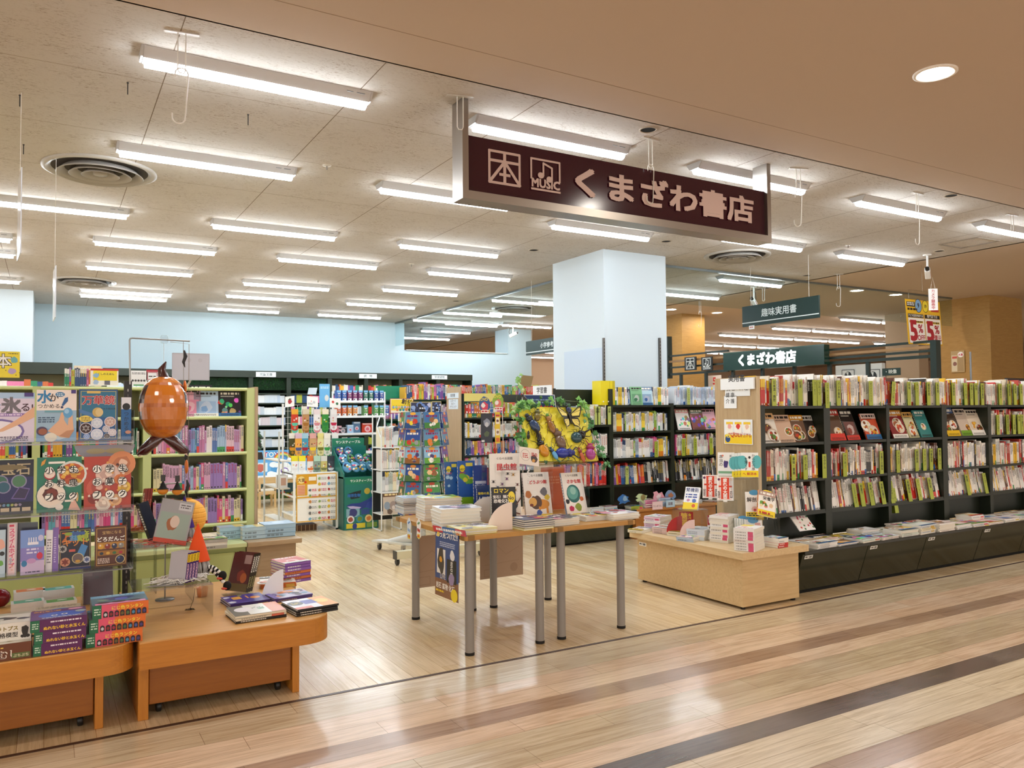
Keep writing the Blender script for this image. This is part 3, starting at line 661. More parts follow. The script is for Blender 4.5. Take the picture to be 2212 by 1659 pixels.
# books on the shelves
SP = Spines('cookbook', 'cook', 80, (.2, .262), (.007, .025), .17, 11); SP.n = 0
rnd = random.Random(21); G_ = 'cookbooks on the cookery shelves'
rw = ['top shelf', 'second shelf', 'third shelf', 'bottom shelf']; bshort = ['first cookery bay', 'second cookery bay', 'third cookery bay', 'fourth cookery bay', 'fifth cookery bay', 'last cookery bay']
far = MB()
for i in range(6):
    x0, x1 = UP[i][1]+.006, UP[i+1][0]-.004
    for r, z in enumerate(ZP):
        if r == 1 and i < 4: continue
        xa, xb = (UP[i][0] if r == 0 else x0), (UP[i+1][0] if r == 0 else x1)
        if SP.n < 262: SP.row(xa, xb-(.05 if r == 2 and i == 0 else 0), YF+.02, z+.001, '%s of the %s' % (rw[r], bshort[i]), rnd, G_, 'cookbook', tilt=.16 if r == 3 else 0, maxh=.27 if r in (0, 3) else .262, lean=.1)
        else: stuff_row(far, 'cook', xa, xb, YF+.02, z+.001, (.2, .262), (.007, .025), .17, rnd, True, .16 if r == 3 else 0)
SP.drop()
tag(far.build('cookbooks_beyond', None, ('print',)), 'cookery books filling the bays towards the right edge', 'books', None, 'stuff')
# lime shelf dividers with black lettering
LIME = 'a3b13a'
def divider(px, row, text, y_off=0.0, low=0.0, rot=0.0, h=.215, w_=.05):
    p = PY(px, 900, YF-.012); z = ZP[row]-low
    mb = MB(); mb.box(-w_/2, w_/2, 0, .0025, 0, h, lerp(LIME, 'b3c04c', R.random())); mb.box(w_/2-.002, w_/2, .0025, .1, 0, h, '8d9a30')
    cv = CV(mb, (-w_/2, 0, 0), XA, ZA, w_, h); n_ = len(text); ch = min(.026, h*.78/n_/1.08); cv.vtxt(text, .52, .93, ch, C('1e2410'), .015)
    o = mb.build('shelf_divider', None, ('satin',), (p.x, p.y, z+.001)); o.rotation_euler = (-.16 if row == 3 else 0, rot, 0)
    sh = text if row != 0 or px < 2150 else text
    tag(o, 'lime green shelf divider lettered %s on the %s' % (sh, rw[row]), 'shelf divider', 'lime dividers among the cookbooks')
zx = lambda a: 1600+a/3.606
for a, tx, lo in ((265, '日本酒・焼酎', 0), (470, '紅茶', 0), (582, 'コーヒー', 0), (617, 'フルーツ', 0), (680, 'ジャム・ハチミツ', .02), (768, 'パンの基本', 0), (1020, 'ダイエットレシピ', 0), (1318, '洋食', 0), (1380, 'カレー', 0), (1470, '韓国料理', 0), (1540, '魚料理', 0), (1665, '冷凍保存', 0), (1760, 'つくりおき', 0), (1805, '時短レシピ', 0), (1840, '和食', 0), (1890, '料理の基本', 0), (2030, '定番おかず', 0), (2100, '家庭料理', 0), (2145, '京料理', 0), (2192, 'お弁当', 0)): divider(zx(a), 0, tx, low=lo)
divider(zx(1188), 0, 'シニアごはん', rot=.12)
for a, tx in ((405, '薬味・薬膳'), (497, 'おつまみ'), (645, 'カクテル'), (805, 'クッキー'), (1090, 'お菓子の基本'), (1220, 'ストウブ'), (1365, '調理器具'), (1425, 'フライパン'), (1477, '中華料理'), (1542, '韓国ごはん')): divider(zx(a), 2, tx, low=.005, h=.2)
for a, tx in ((890, 'こどもクッキング'), (945, '和菓子'), (1017, '米粉パン'), (1105, '米粉お菓子'), (1176, '冷たいデザート'), (1310, '発酵食品'), (1388, 'だし・ソース'), (1478, '保存食'), (1768, '野菜'), (1905, 'スープ')): divider(zx(a), 3, tx, h=.2, w_=.054)
divider(zx(1202), 3, 'ケーキ', low=.09, h=.22, w_=.05)
for a, tx in ((2005, 'アジアごはん'), (2080, '料理研究家別'), (2130, 'レンジ料理'), (2168, '時短'), (2192, '作り置き')): divider(zx(a), 1, tx, h=.2)
# face-out cookery books on the second shelf
fo = [(1668, .20, .255, 'f0ece4', 'white cookbook with a dish of round dumplings'), (1702, .17, .24, 'd9b8a0', 'pinkish cookbook with a yellow band'), (1733, .15, .235, '6a4a34', 'brown cookbook with green vegetables'), (1757, .13, .23, '2f2723', 'dark cookbook with a bowl'),
      (1812, .19, .285, '5d4332', 'brown cookbook with a yellow band leaning left'), (1846, .19, .28, '2a2422', 'black cookbook with three small pictures'), (1890, .185, .24, 'cf5a3c', 'orange cookbook with a bowl of stew'),
      (1947, .19, .27, '8a2428', 'dark red cookbook with a noodle dish'), (1977, .17, .25, 'd8d4a8', 'pale green cookbook'), (2004, .18, .27, '3f8a8a', 'teal cookbook with an orange band'),
      (2062, .19, .29, '4a3a2e', 'brown cookbook with a yellow strip beneath'), (2092, .19, .28, 'd9c8b8', 'beige cookbook with several dishes'), (2116, .19, .27, 'e9dcc8', 'white cookbook with a blue band, rightmost of its bay')]
for k, (px, w_, h_, bg, lb) in enumerate(fo):
    p = PY(px, 950, YF+.03+.012*(k % 2)); face_book('cookbook_display', lb+' shown face out', 'book', (p.x, p.y, ZP[1]+.002), w_, h_, .012, R.uniform(-.12, .1), .36, lambda v: art(v, random.Random(100+k), bg, None, 'a' if k != 5 else 'd'), bg, seed=k)
# ---- piles on the plinth top
rnd = random.Random(5); zt = .351; x = 5.03; k = 0
while x < 9.5:
    for j, (yy, ww, dd) in enumerate(((4.125, .235, .17), (4.29, .22, .15))):
        k_ = k*2+j; n_ = rnd.choice((2, 3, 4, 6)) if j == 0 else rnd.choice((2, 3, 5)); t_ = rnd.uniform(.007, .012)
        if x > 6.3 and x < 6.6 and j == 0: n_ = 7
        stack('magazine', 'magazine', (x+.12+rnd.uniform(-.015, .015), yy, zt), ww, dd, t_, n_, rnd.uniform(-.08, .08), 'mag', '%s from left, %s row, black plinth' % (ORD(k+1), ('front', 'rear')[j]), rnd, 'cookery magazines on the black plinth', lab='magazine')
    x += .262; k += 1
# floral sample card hung on the bottom shelf edge
p = PY(1740, 1110, 4.36)
flat('sample_card', (p.x-.1, 4.335, .44), XA, Vector((0, .12, .13)), .19, .17, lambda v: (v.rect(0, 0, 1, 1, C('f4eeea')), [v.blob(rnd.random()*.9+.05, rnd.random()*.9+.05, .05, C(rnd.choice(['c8506a', '4a7a50', 'e0a0a8', 'd8392f'])), rnd) for _ in range(14)]), 'white card with red flowers tilted below the first cookery bay', 'card', .006)
# ================================================================ light wood display box at the end
bx = thing('display_plinth', 'light birch display plinth standing in front of the end panel', 'display table', (4.245, 4.04, 0))
mb = MB(); mb.prism([(0, 0), (.585, 0), (.585, .335), (.545, .335), (.545, 1.15), (0, 1.15)], .342, 'd2b585', base=.02); mb.build('body', bx, ('wood_x',))
mb = MB(); mb.prism([(-.045, -.05), (.64, -.05), (.64, .335), (.545, .335), (.545, 1.2), (-.045, 1.2)], .048, 'dcc194', base=.362); mb.build('top', bx, ('wood_y',))
for a, b in ((.03, .03), (.55, .03), (.03, 1.1)):
    mb = MB(); mb.lathe([(.018, 0), (.018, .02)], '26221e', 12, (a, b, 0)); mb.build('foot', bx)
flat('label', (-.0008, 1.13, .30), -YA, ZA, .09, .028, lambda v: (v.small(.08, .2, .45, .8, C('444444'), R, 1, .7), v.rect(.55, .2, .9, .8, C('777777'))), None, None, .001, 'f3f2ee', parent=bx)
ZT = .411; rnd = random.Random(8)
def pl(px, py, z=ZT): return PZ(px, py, z)
def bstack(px, py, w_, d_, t_, n_, rz, pal, where, ci=None, hard=False, top=None):
    p = pl(px, py); return stack('paperback', 'book', p, w_, d_, t_, n_, rz, pal, where, rnd, 'paperbacks piled on the birch plinth', top, hard, .003, 'paperback', ci)
AZ = -.35
def top_white(red):
    return lambda v: (v.rect(0, 0, 1, 1, C('f7f3ee')), v.rect(.0, .62, .55, .98, C('f4d84a') if not red else C('f3b8b8')), v.blob(.3, .45, .14, C('e8a0a0'), rnd), v.small(.1, .1, .9, .3, C('c23030'), rnd, 2))
bstack(1618, 1186, .15, .21, .0195, 8, -1.15, 'mag', 'at the front corner of the birch plinth', 2, top=top_white(0))
bstack(1566, 1168, .15, .21, .0195, 10, -1.2, 'mag', 'just behind the front corner pile', 2, top=top_white(1))
bstack(1674, 1180, .11, .15, .017, 4, .05, 'cook', 'at the right front edge, yellow spines', 7)
bstack(1514, 1163, .15, .2, .013, 6, -1.2, 'mag', 'third back along the left edge', 4)
bstack(1491, 1166, .14, .2, .015, 2, -1.2, 'ref', 'with teal spines on the left edge', 11)
bstack(1470, 1155, .14, .2, .012, 3, -1.2, 'mag', 'below the pink bookend', 5)
bstack(1440, 1150, .15, .21, .012, 4, -1.2, 'mag', 'below the red bookend', 6)
bstack(1421, 1142, .15, .21, .0135, 8, -1.2, 'kids', 'of pink spined copies at the rear left', 6)
bstack(1383, 1148, .13, .19, .011, 2, -1.2, 'mag', 'at the rear left corner', 5)
# quarter circle bookends
def quarter(name, label, loc, r, col, rz, foot=True):
    o = thing(name, label, 'bookend', loc, rz)
    mb = MB(); pts = [(r*.0, 0)] + [(-r*math.cos(PI/2*i/12)*.95, r*1.0*math.sin(PI/2*i/12)) for i in range(13)]
    mb.prism(pts, .0018, col, axis='y'); mb.build('plate', o, ('satin',))
    mb = MB(); mb.box(-r*.9, 0, 0, .09, 0, .0015, col); mb.build('foot', o, ('satin',)); return o
quarter('bookend', 'red quarter circle bookend among the paperbacks', pl(1474, 1150, .44), .13, 'b81f22', -.75)
quarter('bookend', 'pale pink quarter circle bookend among the paperbacks', pl(1501, 1156, .44), .12, 'f0cfc8', -.75)
# acrylic risers and the books on them
def riser(lb, p, a, b, dx=0, dy=0): acrylic_box('acrylic_riser', lb, p.x+dx-a, p.x+dx+a, p.y+dy-b, p.y+dy+b, ZT, p.z-.001)
riser('low clear acrylic riser at the rear of the birch plinth', PX(1490, 1100, 4.42), .1, .1, .03, .03)
riser('clear acrylic riser under the 解剖学 and 栄養学 books', PX(1631, 1117, 4.62), .11, .08, .01, -.05)
riser('tall clear acrylic riser carrying the orange and white books', PX(1551, 1080, 4.55), .12, .08, .01, .0)
riser('tallest clear acrylic riser against the end panel', PX(1600, 1032, 4.66), .1, .09, .02, .01)
def tired(v):
    v.rect(0, 0, 1, 1, C('f7f2ec')); v.rect(.24, .06, .74, .95, C('dc4326')); v.rect(.1, .55, .9, .62, C('dc4326')); v.vtxt('疲れの大図鑑', .49, .93, .03, C('fbf7f0'), .035, 1.02)
    v.ell(.12, .88, .08, .08, C('4a2a5a')); v.ell(.86, .88, .1, .1, C('f4e4d0')); v.frame(.14, .05, .84, .95, .002, C('dc4326')); v.small(.78, .1, .95, .4, C('2a2624'), R, 5); v.small(.05, .1, .2, .4, C('2a2624'), R, 5)
for k, (px, py) in enumerate(((1535, 1076), (1567, 1081))):
    p = PX(px, py, 4.56-.02*k); face_book('paperback_display', ('left', 'right')[k]+' of the two orange and white 疲れ books on acrylic', 'book', p, .125, .185, .014, -.82, .22, tired, 'f7f2ec')
def wht(v): v.rect(0, 0, 1, 1, C('f8f6f2')); v.vtxt('科学的に', .8, .9, .022, C('2a2624'), .01); v.vtxt('本当の', .2, .9, .03, C('2a2624'), .01); v.blob(.5, .5, .14, C('4a3a78'), R, 12, .5, 1.6); v.rect(.05, .1, .95, .2, C('7fb08a')); v.ell(.3, .86, .06, .06, C('e07a5a'))
def teal(v):
    v.rect(0, 0, 1, 1, C('f4f4f0')); v.ell(.1, .6, .28, .4, C('5fb8bc')); v.ell(.92, .62, .26, .4, C('5fb8bc')); v.vtxt('からだの厚み', .72, .94, .024, C('2a2624'), .01); v.vtxt('を薄くする', .3, .8, .024, C('2a2624'), .01)
    v.ell(.5, .8, .07, .08, C('2a2422')); v.rect(.44, .4, .56, .62, C('d84a3a')); v.rect(0, 0, 1, .26, C('f5d920')); v.txt('へ 解消本', .5, .07, .026, C('c2392c'), .02, fit=.8)
p = PX(1568, 1028, 4.70); face_book('paperback_display', 'white book with a purple figure behind the orange ones', 'book', p, .13, .19, .014, -.9, .2, wht, 'f8f6f2')
for k in range(4):
    p = PX(1600+k*6.5, 1032-k*.5, 4.66+.005*k); face_book('paperback_display', 'teal and white book with a yellow band%s' % (', foremost of four', ', second of four', ', third of four', ', last of four')[k], 'book', p, .13, .19, .013, -.85, .2, teal, 'f4f4f0', '2f8a8f')
def kidney(v): v.rect(0, 0, 1, 1, C('f4f5f8')); v.txt('腎機能', .5, .78, .034, C('20306a'), .02, fit=.85); v.small(.1, .5, .9, .72, C('2a4a9a'), R, 2); v.blob(.7, .38, .14, C('5a78c0'), R); v.blob(.3, .4, .1, C('c88ab0'), R); v.rect(0, 0, 1, .3, C('f4d62c')); v.ell(.7, .16, .12, .12, C('d8602a'))
p = PX(1490, 1100, 4.42); face_book('paperback_display', 'white and yellow 腎機能 book leaning at the left', 'book', p, .125, .185, .018, -1.15, .42, kidney, 'f4f5f8', 'e9c92c')
def anat(v): v.rect(0, 0, 1, 1, C('f7f6f2')); v.ell(.5, .97, .28, .16, C('4a9ac8')); v.txt('解剖学', .5, .6, .034, C('231f1e'), .025, fit=.85); v.blob(.5, .32, .16, C('e9c8bc'), R); v.blob(.52, .28, .08, C('c8505a'), R); v.rect(0, 0, 1, .2, C('f4d62c')); v.small(.05, .03, .9, .17, C('231f1e'), R, 2, .7); v.rect(.84, .8, .9, .95, C('c8505a'))
def nutr(v): v.rect(0, 0, 1, 1, C('f8f5ee')); v.ell(.5, .97, .3, .12, C('f4d62c')); v.txt('栄養学', .6, .64, .034, C('231f1e'), .025, fit=.7); v.blob(.2, .5, .13, C('6aa848'), R); v.blob(.45, .4, .11, C('e98a8a'), R); v.blob(.75, .45, .12, C('e8c8a0'), R); v.rect(0, 0, 1, .24, C('f4d62c')); v.small(.08, .05, .7, .18, C('c2392c'), R, 1, .7)
p = PX(1631, 1117, 4.62); face_book('paperback_display', 'white 解剖学 book with a yellow band', 'book', p, .13, .19, .014, -.7, .2, anat, 'f7f6f2', seed=3)
for k in range(2):
    p = PX(1655, 1106, 4.60); p.z = PX(1631, 1117, 4.62).z+.02; p.y -= .012*k; face_book('paperback_display', ('white 栄養学 book tilted sideways on a stand', 'yellow edged book right behind the 栄養学 one')[k], 'book', p+Vector((0, .014*k, 0)), .14, .19, .014, -.35, .3, nutr if k == 0 else None, ('f8f5ee', 'e88a2a')[k], roll=.24, seed=k)
def redy(v): v.rect(0, 0, 1, 1, C('a8201f')); v.vtxt('食べていい', .75, .92, .024, C('f4d62c'), .02); v.vtxt('糖質', .35, .95, .05, C('f4c22c'), .03); v.ell(.3, .12, .14, .14, C('f7efe6'))
p = PX(1483, 1130, 4.43); p.z = ZT+.03; face_book('paperback_display', 'dark red book with yellow lettering by the red bookend', 'book', p, .11, .16, .014, -.7, .3, redy, 'a8201f')
def stomach(v): v.rect(0, 0, 1, 1, C('f7f3f0')); v.rect(0, .6, 1, 1, C('b8262a')); v.txt('胃腸', .4, .7, .05, C('f8f2ea'), .03, fit=.7); v.txt('食べてよい', .5, .42, .026, C('231f1e'), .015, fit=.9); v.txt('控えたい', .5, .26, .026, C('231f1e'), .015, fit=.9); v.small(.1, .05, .5, .2, C('2a2624'), R, 3)
p = PX(1548, 1152, 4.47); p.z = ZT+.002; face_book('paperback_display', 'red and white 胃腸 book left of the blue one', 'book', p, .13, .185, .014, -.7, .22, stomach, 'f7f3f0')
def blue(v): v.rect(0, 0, 1, 1, C('f6f4f0')); v.rect(.05, .3, .45, .75, C('2a5aa8')); v.txt('腸', .25, .34, .055, C('f8f6f0'), .03); v.txt('腎', .75, .34, .055, C('7a2a58'), .03); v.rect(0, .8, 1, 1, C('f4d62c'))
p = PX(1580, 1146, 4.53); p.z = ZT+.062; face_book('paperback_display', 'white book with a blue square before the end panel', 'book', p, .13, .12, .014, -.6, .2, blue, 'f6f4f0')
for k in range(5):
    p = PX(1606+k*5.5, 1146, 4.56); p.z = ZT+.062; face_book('paperback_display', 'white book with a teal top edge, %s of five in a row' % ORD(k+1), 'book', p, .13, .12, .011, -.62, .14, (lambda v: (v.rect(0, 0, 1, 1, C('f7f6f2')), v.ell(.5, .95, .3, .18, C('4a9ac8')), v.txt('学', .8, .3, .04, C('231f1e'), .02), v.rect(.6, .6, .9, .8, C('e9a8a0')))), 'f7f6f2', '3a9a9a')
# ================================================================ bookcases in front of the white column
YM = 7.0; GR = '6f6a62'
def case(name, label, x0, x1, y, depth, zs, top, group=None, base=.35, back='5f5a52', col='1c2319', th=.03, left=True, right=True, tb=True, lw=None):
    t = thing('bookcase', label, 'bookcase', (x0, y, 0), group=group); w_ = x1-x0; lw = lw or th
    mb = MB(); mb.box(0, w_, depth-.015, depth, base, top, back); mb.build('back_panel', t, ('satin',))
    if left: mb = MB(); mb.box(0, lw, 0, depth-.015, base, top, col); mb.build('upright', t, ('satin',))
    if right: mb = MB(); mb.box(w_-th, w_, 0, depth-.015, base, top, col); mb.build('upright', t, ('satin',))
    a = lw if left else 0; b = w_-th if right else w_
    for z in zs: mb = MB(); mb.box(a, b, 0, depth-.015, z-.02, z, col); mb.box(a, b, -.003, 0, z-.024, z+.002, col); mb.build('shelf', t, ('satin',))
    if tb and base > .05: mb = MB(); mb.box(0, w_, .02, depth, 0, base, col); mb.build('base', t, ('satin',))
    return t
case('bookcase', 'dark green bookcase with a tall side behind the insect board', 4.60, 5.395, YM, .33, (1.265, .927, .60), 1.66, base=.3, back='20281c', th=.045)
case('bookcase', 'dark bookcase with white paperbacks before the column, left bay', 5.40, 6.29, YM, .33, (1.48, 1.186, .888, .595), 1.50, base=.3, back=GR, left=False, th=.05)
case('bookcase', 'dark bookcase with craft magazines before the column, right bay', 6.32, 7.14, YM, .33, (1.48, 1.186, .888, .595), 1.50, base=.3, back=GR, left=False, th=.05)
mb = MB(); mb.box(5.392, 5.40, YM-.003, YM+.3, .4, 1.66, '263021')
for yy in (.05, .12): mb.lathe([(.008, 0), (.008, .003)], 'd8d6d0', 10, (5.339, YM-.004, 1.52), axis='y') if yy > .1 else mb.lathe([(.008, 0), (.008, .003)], 'd8d6d0', 10, (5.27, YM-.004, 1.52), axis='y')
tag(mb.build('side_trim', None, ('satin',)), 'tall dark side trim with two bright studs behind the insect board', 'trim')
rnd = random.Random(31); G_ = 'books before the white column'
SR = Spines('reference_book', 'ref', 50, (.185, .225), (.010, .026), .15, 41)
wh = {0: 'left bay', 1: 'right bay'}
for r, z in ((1, 1.186), (2, .888)): SR.row(5.42, 6.235, YM+.02, z+.001, '%s shelf, white paperback bookcase' % rw[r], rnd, G_, 'book', maxh=.24)
SR.row(5.98, 6.235, YM+.02, 1.481, 'top shelf, white paperback bookcase', rnd, G_, 'book', maxh=.21)
SR.row(5.45, 5.66, YM+.02, 1.481, 'left of the top shelf, white paperback bookcase', rnd, G_, 'book', maxh=.2)
SR.row(6.33, 7.09, YM+.02, .889, 'third shelf, craft magazine bookcase', rnd, G_, 'book', maxh=.25, hscale=1.12)
SR.row(4.95, 5.34, YM+.02, 1.266, 'top shelf behind the insect board', rnd, G_, 'book', maxh=.25)
SR.row(5.15, 5.34, YM+.02, .928, 'middle shelf behind the insect board', rnd, G_, 'book', maxh=.28, hscale=1.2)
SR.drop()
SK = Spines('hobby_magazine', 'dark', 20, (.22, .25), (.008, .018), .15, 43)
SK.row(5.86, 6.235, YM+.02, .596, 'bottom shelf at right, white paperback bookcase', rnd, G_, 'magazine', tilt=.1)
SK.row(6.33, 7.09, YM+.02, .596, 'bottom shelf, craft magazine bookcase', rnd, G_, 'magazine', tilt=.1)
SK.drop()
SW = Spines('study_guide', 'warm', 24, (.2, .235), (.010, .02), .15, 44)
SW.row(5.42, 5.86, YM+.02, .596, 'bottom shelf at left, white paperback bookcase', rnd, G_, 'book', tilt=.1)
SW.row(4.68, 5.33, YM+.02, .601, 'bottom shelf behind the insect board', rnd, G_, 'book', hscale=1.1)
SW.drop()
SL = Spines('fashion_book', 'pale', 16, (.2, .23), (.008, .014), .15, 45)
SL.row(6.33, 7.09, YM+.02, 1.481, 'top shelf, craft magazine bookcase', rnd, G_, 'book', maxh=.235)
SL.drop()
p = PY(1316, 870, YM-.01); mb = MB(); mb.box(-.09, .07, 0, .16, 0, .27, 'e8d414'); mb.box(.07, .105, 0, .16, 0, .27, 'c9b40c'); mb.box(.03, .034, -.001, 0, 0, .27, 'bfae10')
tag(mb.build('file_box', None, ('satin',), (p.x, YM+.02, 1.481)), 'bright yellow file box standing on top of the white paperback bookcase', 'file box')
for k, (px, bg, lb) in enumerate(((1376, '7fb88a', 'green and white'), (1398, 'bcdcec', 'pale blue'))):
    p = PY(px, 870, YM); face_book('reference_display', lb+' study book face out on the white paperback bookcase', 'book', (p.x, YM-.005, 1.481), .15, .21, .02, -.15, .15, lambda v: art(v, random.Random(60+k), bg, None, 'd'), bg, seed=k)
for k, (px, bg, lb) in enumerate(((1482, 'ece6e2', 'white craft magazine with red and blue shapes'), (1513, '7a3a30', 'dark red craft magazine with glass balls'), (1538, 'd9a0b0', 'pink craft magazine with rings'))):
    p = PY(px, 925, YM); face_book('craft_magazine', lb+' shown face out', 'magazine', (p.x, YM+.015, 1.187), .2, .255, .01, R.uniform(-.1, .1), .3, lambda v: art(v, random.Random(70+k), bg, None, 'c'), bg, seed=k)
for a, row, tx, hh in ((855, 888, 'くらしと住まい', .2), (955, 888, 'アクセサリー', .2), (1090, 888, '手芸', .2), (622, 888, 'ハンドメイド', .18)):
    p = PY(1260+a/3.95, 960, YM-.01); mb = MB(); mb.box(-.025, .025, 0, .0025, 0, hh, LIME); cv = CV(mb, (-.025, 0, 0), XA, ZA, .05, hh); cv.vtxt(tx, .5, .93, min(.024, hh*.78/len(tx)/1.08), C('1e2410'), .015)
    tag(mb.build('shelf_divider', None, ('satin',), (p.x, YM-.012, row/1000-.004)), 'lime divider lettered %s before the white column' % tx, 'shelf divider', 'lime dividers before the column')
for a, z, tx in ((370, .595, '暮らし'), (905, 1.48, 'ファッション'), (115, 1.265, '学習'), (135, 1.265, '辞典'), (225, 1.265, '受験')):
    p = PY(1260+a/3.95, 960, YM-.01); mb = MB(); mb.box(-.022, .022, 0, .0025, 0, .2, 'b5c06a'); cv = CV(mb, (-.022, 0, 0), XA, ZA, .044, .2); cv.vtxt(tx, .5, .9, .024, C('1e2410'), .01)
    tag(mb.build('shelf_divider', None, ('satin',), (p.x, YM-.012, z+.002)), 'pale green divider lettered %s' % tx, 'shelf divider', 'lime dividers before the column')
# end panel with the 学習書 sign at the left end
mb = MB(); mb.box(4.572, 4.60, YM-.01, YM+.34, 0, 1.68, 'c9b090'); tag(mb.build('end_board', None, ('wood_z',)), 'light wood end panel behind the ivy of the insect board', 'end panel')
flat('sign', (4.565, YM+.33, 1.58), -YA, ZA, .36, .115, lambda v: v.txt('学習書', .5, .28, .06, C('2a2a2c'), .02), 'white sign reading 学習書 above the insect board', 'sign', .012, 'eef2f5')
# plinth in front, dark at left and orange at right
t = thing('plinth_cabinet', 'black plinth under the bookcase behind the insect board', 'cabinet', (4.53, 6.93, 0))
mb = MB(); mb.prism([(.02, .02), (-.07, .31), (.08, .31), (.08, .02)], 1.055, '20281b', axis='x'); mb.build('front_body', t, ('gloss',))
mb = MB(); mb.bbox(-.01, 1.06, -.09, .08, .31, .33, '1b1f17', .003); mb.build('top', t, ('gloss',)); mb = MB(); mb.box(.01, 1.05, .03, .08, 0, .02, '0c0d0a'); mb.build('toe_kick', t)
t = thing('display_table', 'low orange wood display table before the craft magazines', 'display table', (5.60, 6.93, 0))
mb = MB(); mb.box(0, 1.2, -.06, .07, .0, .30, 'b8793a'); mb.build('body', t, ('wood_x',)); mb = MB(); mb.bbox(-.01, 1.21, -.08, .07, .30, .33, 'c08244', .004); mb.build('top', t, ('wood_x',))
rnd = random.Random(33); k = 0
for x, n_, pal, c_ in ((4.72, 4, 'mag', 1), (4.90, 5, 'mag', 3), (5.08, 4, 'pale', 0), (5.26, 5, 'pale', 1), (5.62, 3, 'warm', 9), (5.82, 8, 'kids', 0), (6.02, 9, 'pale', 4), (6.25, 5, 'mag', 2), (6.5, 4, 'mag', 4)):
    k += 1; stack('magazine_copy', 'magazine', (x, 6.925, .331), .165, .11, .011, n_, 0, pal, '%s from left before the white column' % ORD(k), rnd, 'magazines before the white column', lab='magazine', ci=c_)
for px, py, w_, h_, bg, tx, lb in ((1421, 1092, .15, .09, 'f0c4c8', 'ワンダフル', 'pink card hung from the orange table'), (1449, 1088, .13, .08, '9ac4e0', '図鑑', 'blue card hung from the orange table')):
    p = PY(px, py, 6.84); flat('promo_card', (p.x-w_/2, 6.845, p.z-h_/2), XA, ZA, w_, h_, lambda v: (v.rect(.03, .05, .97, .95, lerp(bg, 'ffffff', .3)), v.txt(tx, .5, .3, .03, C('6a3a48'), .01, fit=.8)), lb, 'card', .002, bg)
# cut out promo figures standing on the piles: plain shapes
for px, py, c1, c2, lb in ((1345, 1072, '3f74b8', '8fb0d0', 'blue cut out promo board on the black plinth'), (1385, 1076, 'c9dcae', '9a8a5a', 'green cut out promo board beside the pink one'), (1418, 1065, 'e9aabb', 'f3e6ea', 'pink cut out promo board on the orange table'), (1444, 1060, '7f9cc8', 'b87a5a', 'small blue brown promo board on the orange table')):
    p = PY(px, py, 6.92); t = thing('promo_board', lb, 'promo board', (p.x, 6.9, .39)); mb = MB(); q = random.Random(px)
    mb.prism([(math.cos(2*PI*i/14)*.085*(.55+.75*q.random()), .055+math.sin(2*PI*i/14)*.055*(.55+.75*q.random())) for i in range(14)], .004, c1, axis='y'); mb.build('board', t, ('print',))
    mb = MB(); mb.prism([(math.cos(2*PI*i/10)*.035*(.6+.7*q.random())+.015, .06+math.sin(2*PI*i/10)*.03*(.6+.7*q.random())) for i in range(10)], .002, c2, axis='y', base=-.003); mb.build('picture', t, ('print',))
# ================================================================ the two display tables in the middle
TZ = .70
def ptable(label, x0, x1, y0, y1, legs):
    t = thing('display_table', label, 'table', ((x0+x1)/2, (y0+y1)/2, 0)); a, b = (x1-x0)/2, (y1-y0)/2
    mb = MB(); mb.box(-a+.025, a-.025, -b, b, TZ-.028, TZ, 'c9a062'); mb.box(-a, a, -b+.025, b-.025, TZ-.028, TZ, 'c9a062')
    mb.box(-a, a, -b, b, TZ-.0275, TZ-.0005, 'c08f48'); mb.v = mb.v[-8:]; mb.f = [[i-16 for i in f] for f in mb.f[-6:]]; mb.c = mb.c[-6:]; mb.m = [0]*6; mb.s = [False]*6
    mb.build('top', t, ('wood_x',))
    for sx in (-1, 1):
        for sy in (-1, 1):
            mb = MB(); n_ = 6; pts = [(0, 0), (0, .055)] + [(-.02+.055*0, .055)]
            pts = [(-.062, -.002), (-.062, .045)]; mb.prism([(sx*(a+.002), sy*(b-.06)), (sx*(a+.002), sy*(b-.02)), (sx*(a-.02), sy*(b+.002)), (sx*(a-.06), sy*(b+.002)), (sx*(a-.06), sy*(b-.01)), (sx*(a-.03), sy*(b-.03)), (sx*(a-.01), sy*(b-.06))], .030, '8a6429', base=TZ-.029); mb.build('corner_cap', t, ('satin',))
    for lx, ly in legs:
        mb = MB(); mb.lathe([(.0265, .015), (.0265, TZ-.03)], '8f8a85', 24, (lx-(x0+x1)/2, ly-(y0+y1)/2, 0)); lg = mb.build('leg', t, ('satin',))
        mb = MB(); mb.lathe([(.028, 0), (.0285, .014), (.026, .018)], '1d1b1a', 24, (lx-(x0+x1)/2, ly-(y0+y1)/2, 0)); mb.build('foot', lg)
    return t
ptable('wooden display table with round grey legs, left of the pair', 2.075, 2.688, 4.08, 5.13, [(2.135, 4.15), (2.61, 4.135), (2.19, 5.06), (2.628, 5.06)])
ptable('wooden display table with round grey legs, right of the pair', 2.692, 3.32, 4.08, 5.13, [(2.772, 4.14), (3.24, 4.14), (2.80, 5.06), (3.262, 5.05)])
T = TZ+.0005; rnd = random.Random(50)
def tp(px, py, z=T): return PZ(px, py, z)
HB = 'hardbacks piled on the left table'
PAL['hard'] = ['e9e6df', 'd8dcd8', 'f0eee6', 'cdd5dc', '3a3f4a', 'e6d84a', 'e9ece9', 'b8c8d0']
def topcover(cols): return lambda v: (v.rect(0, 0, 1, 1, C(cols[0])), [v.blob(rnd.random()*.9+.05, rnd.random()*.9+.05, rnd.uniform(.06, .16), C(rnd.choice(cols[1:])), rnd) for _ in range(16)], v.small(.1, .1, .6, .3, C('2b2a2a'), rnd, 2, .6))
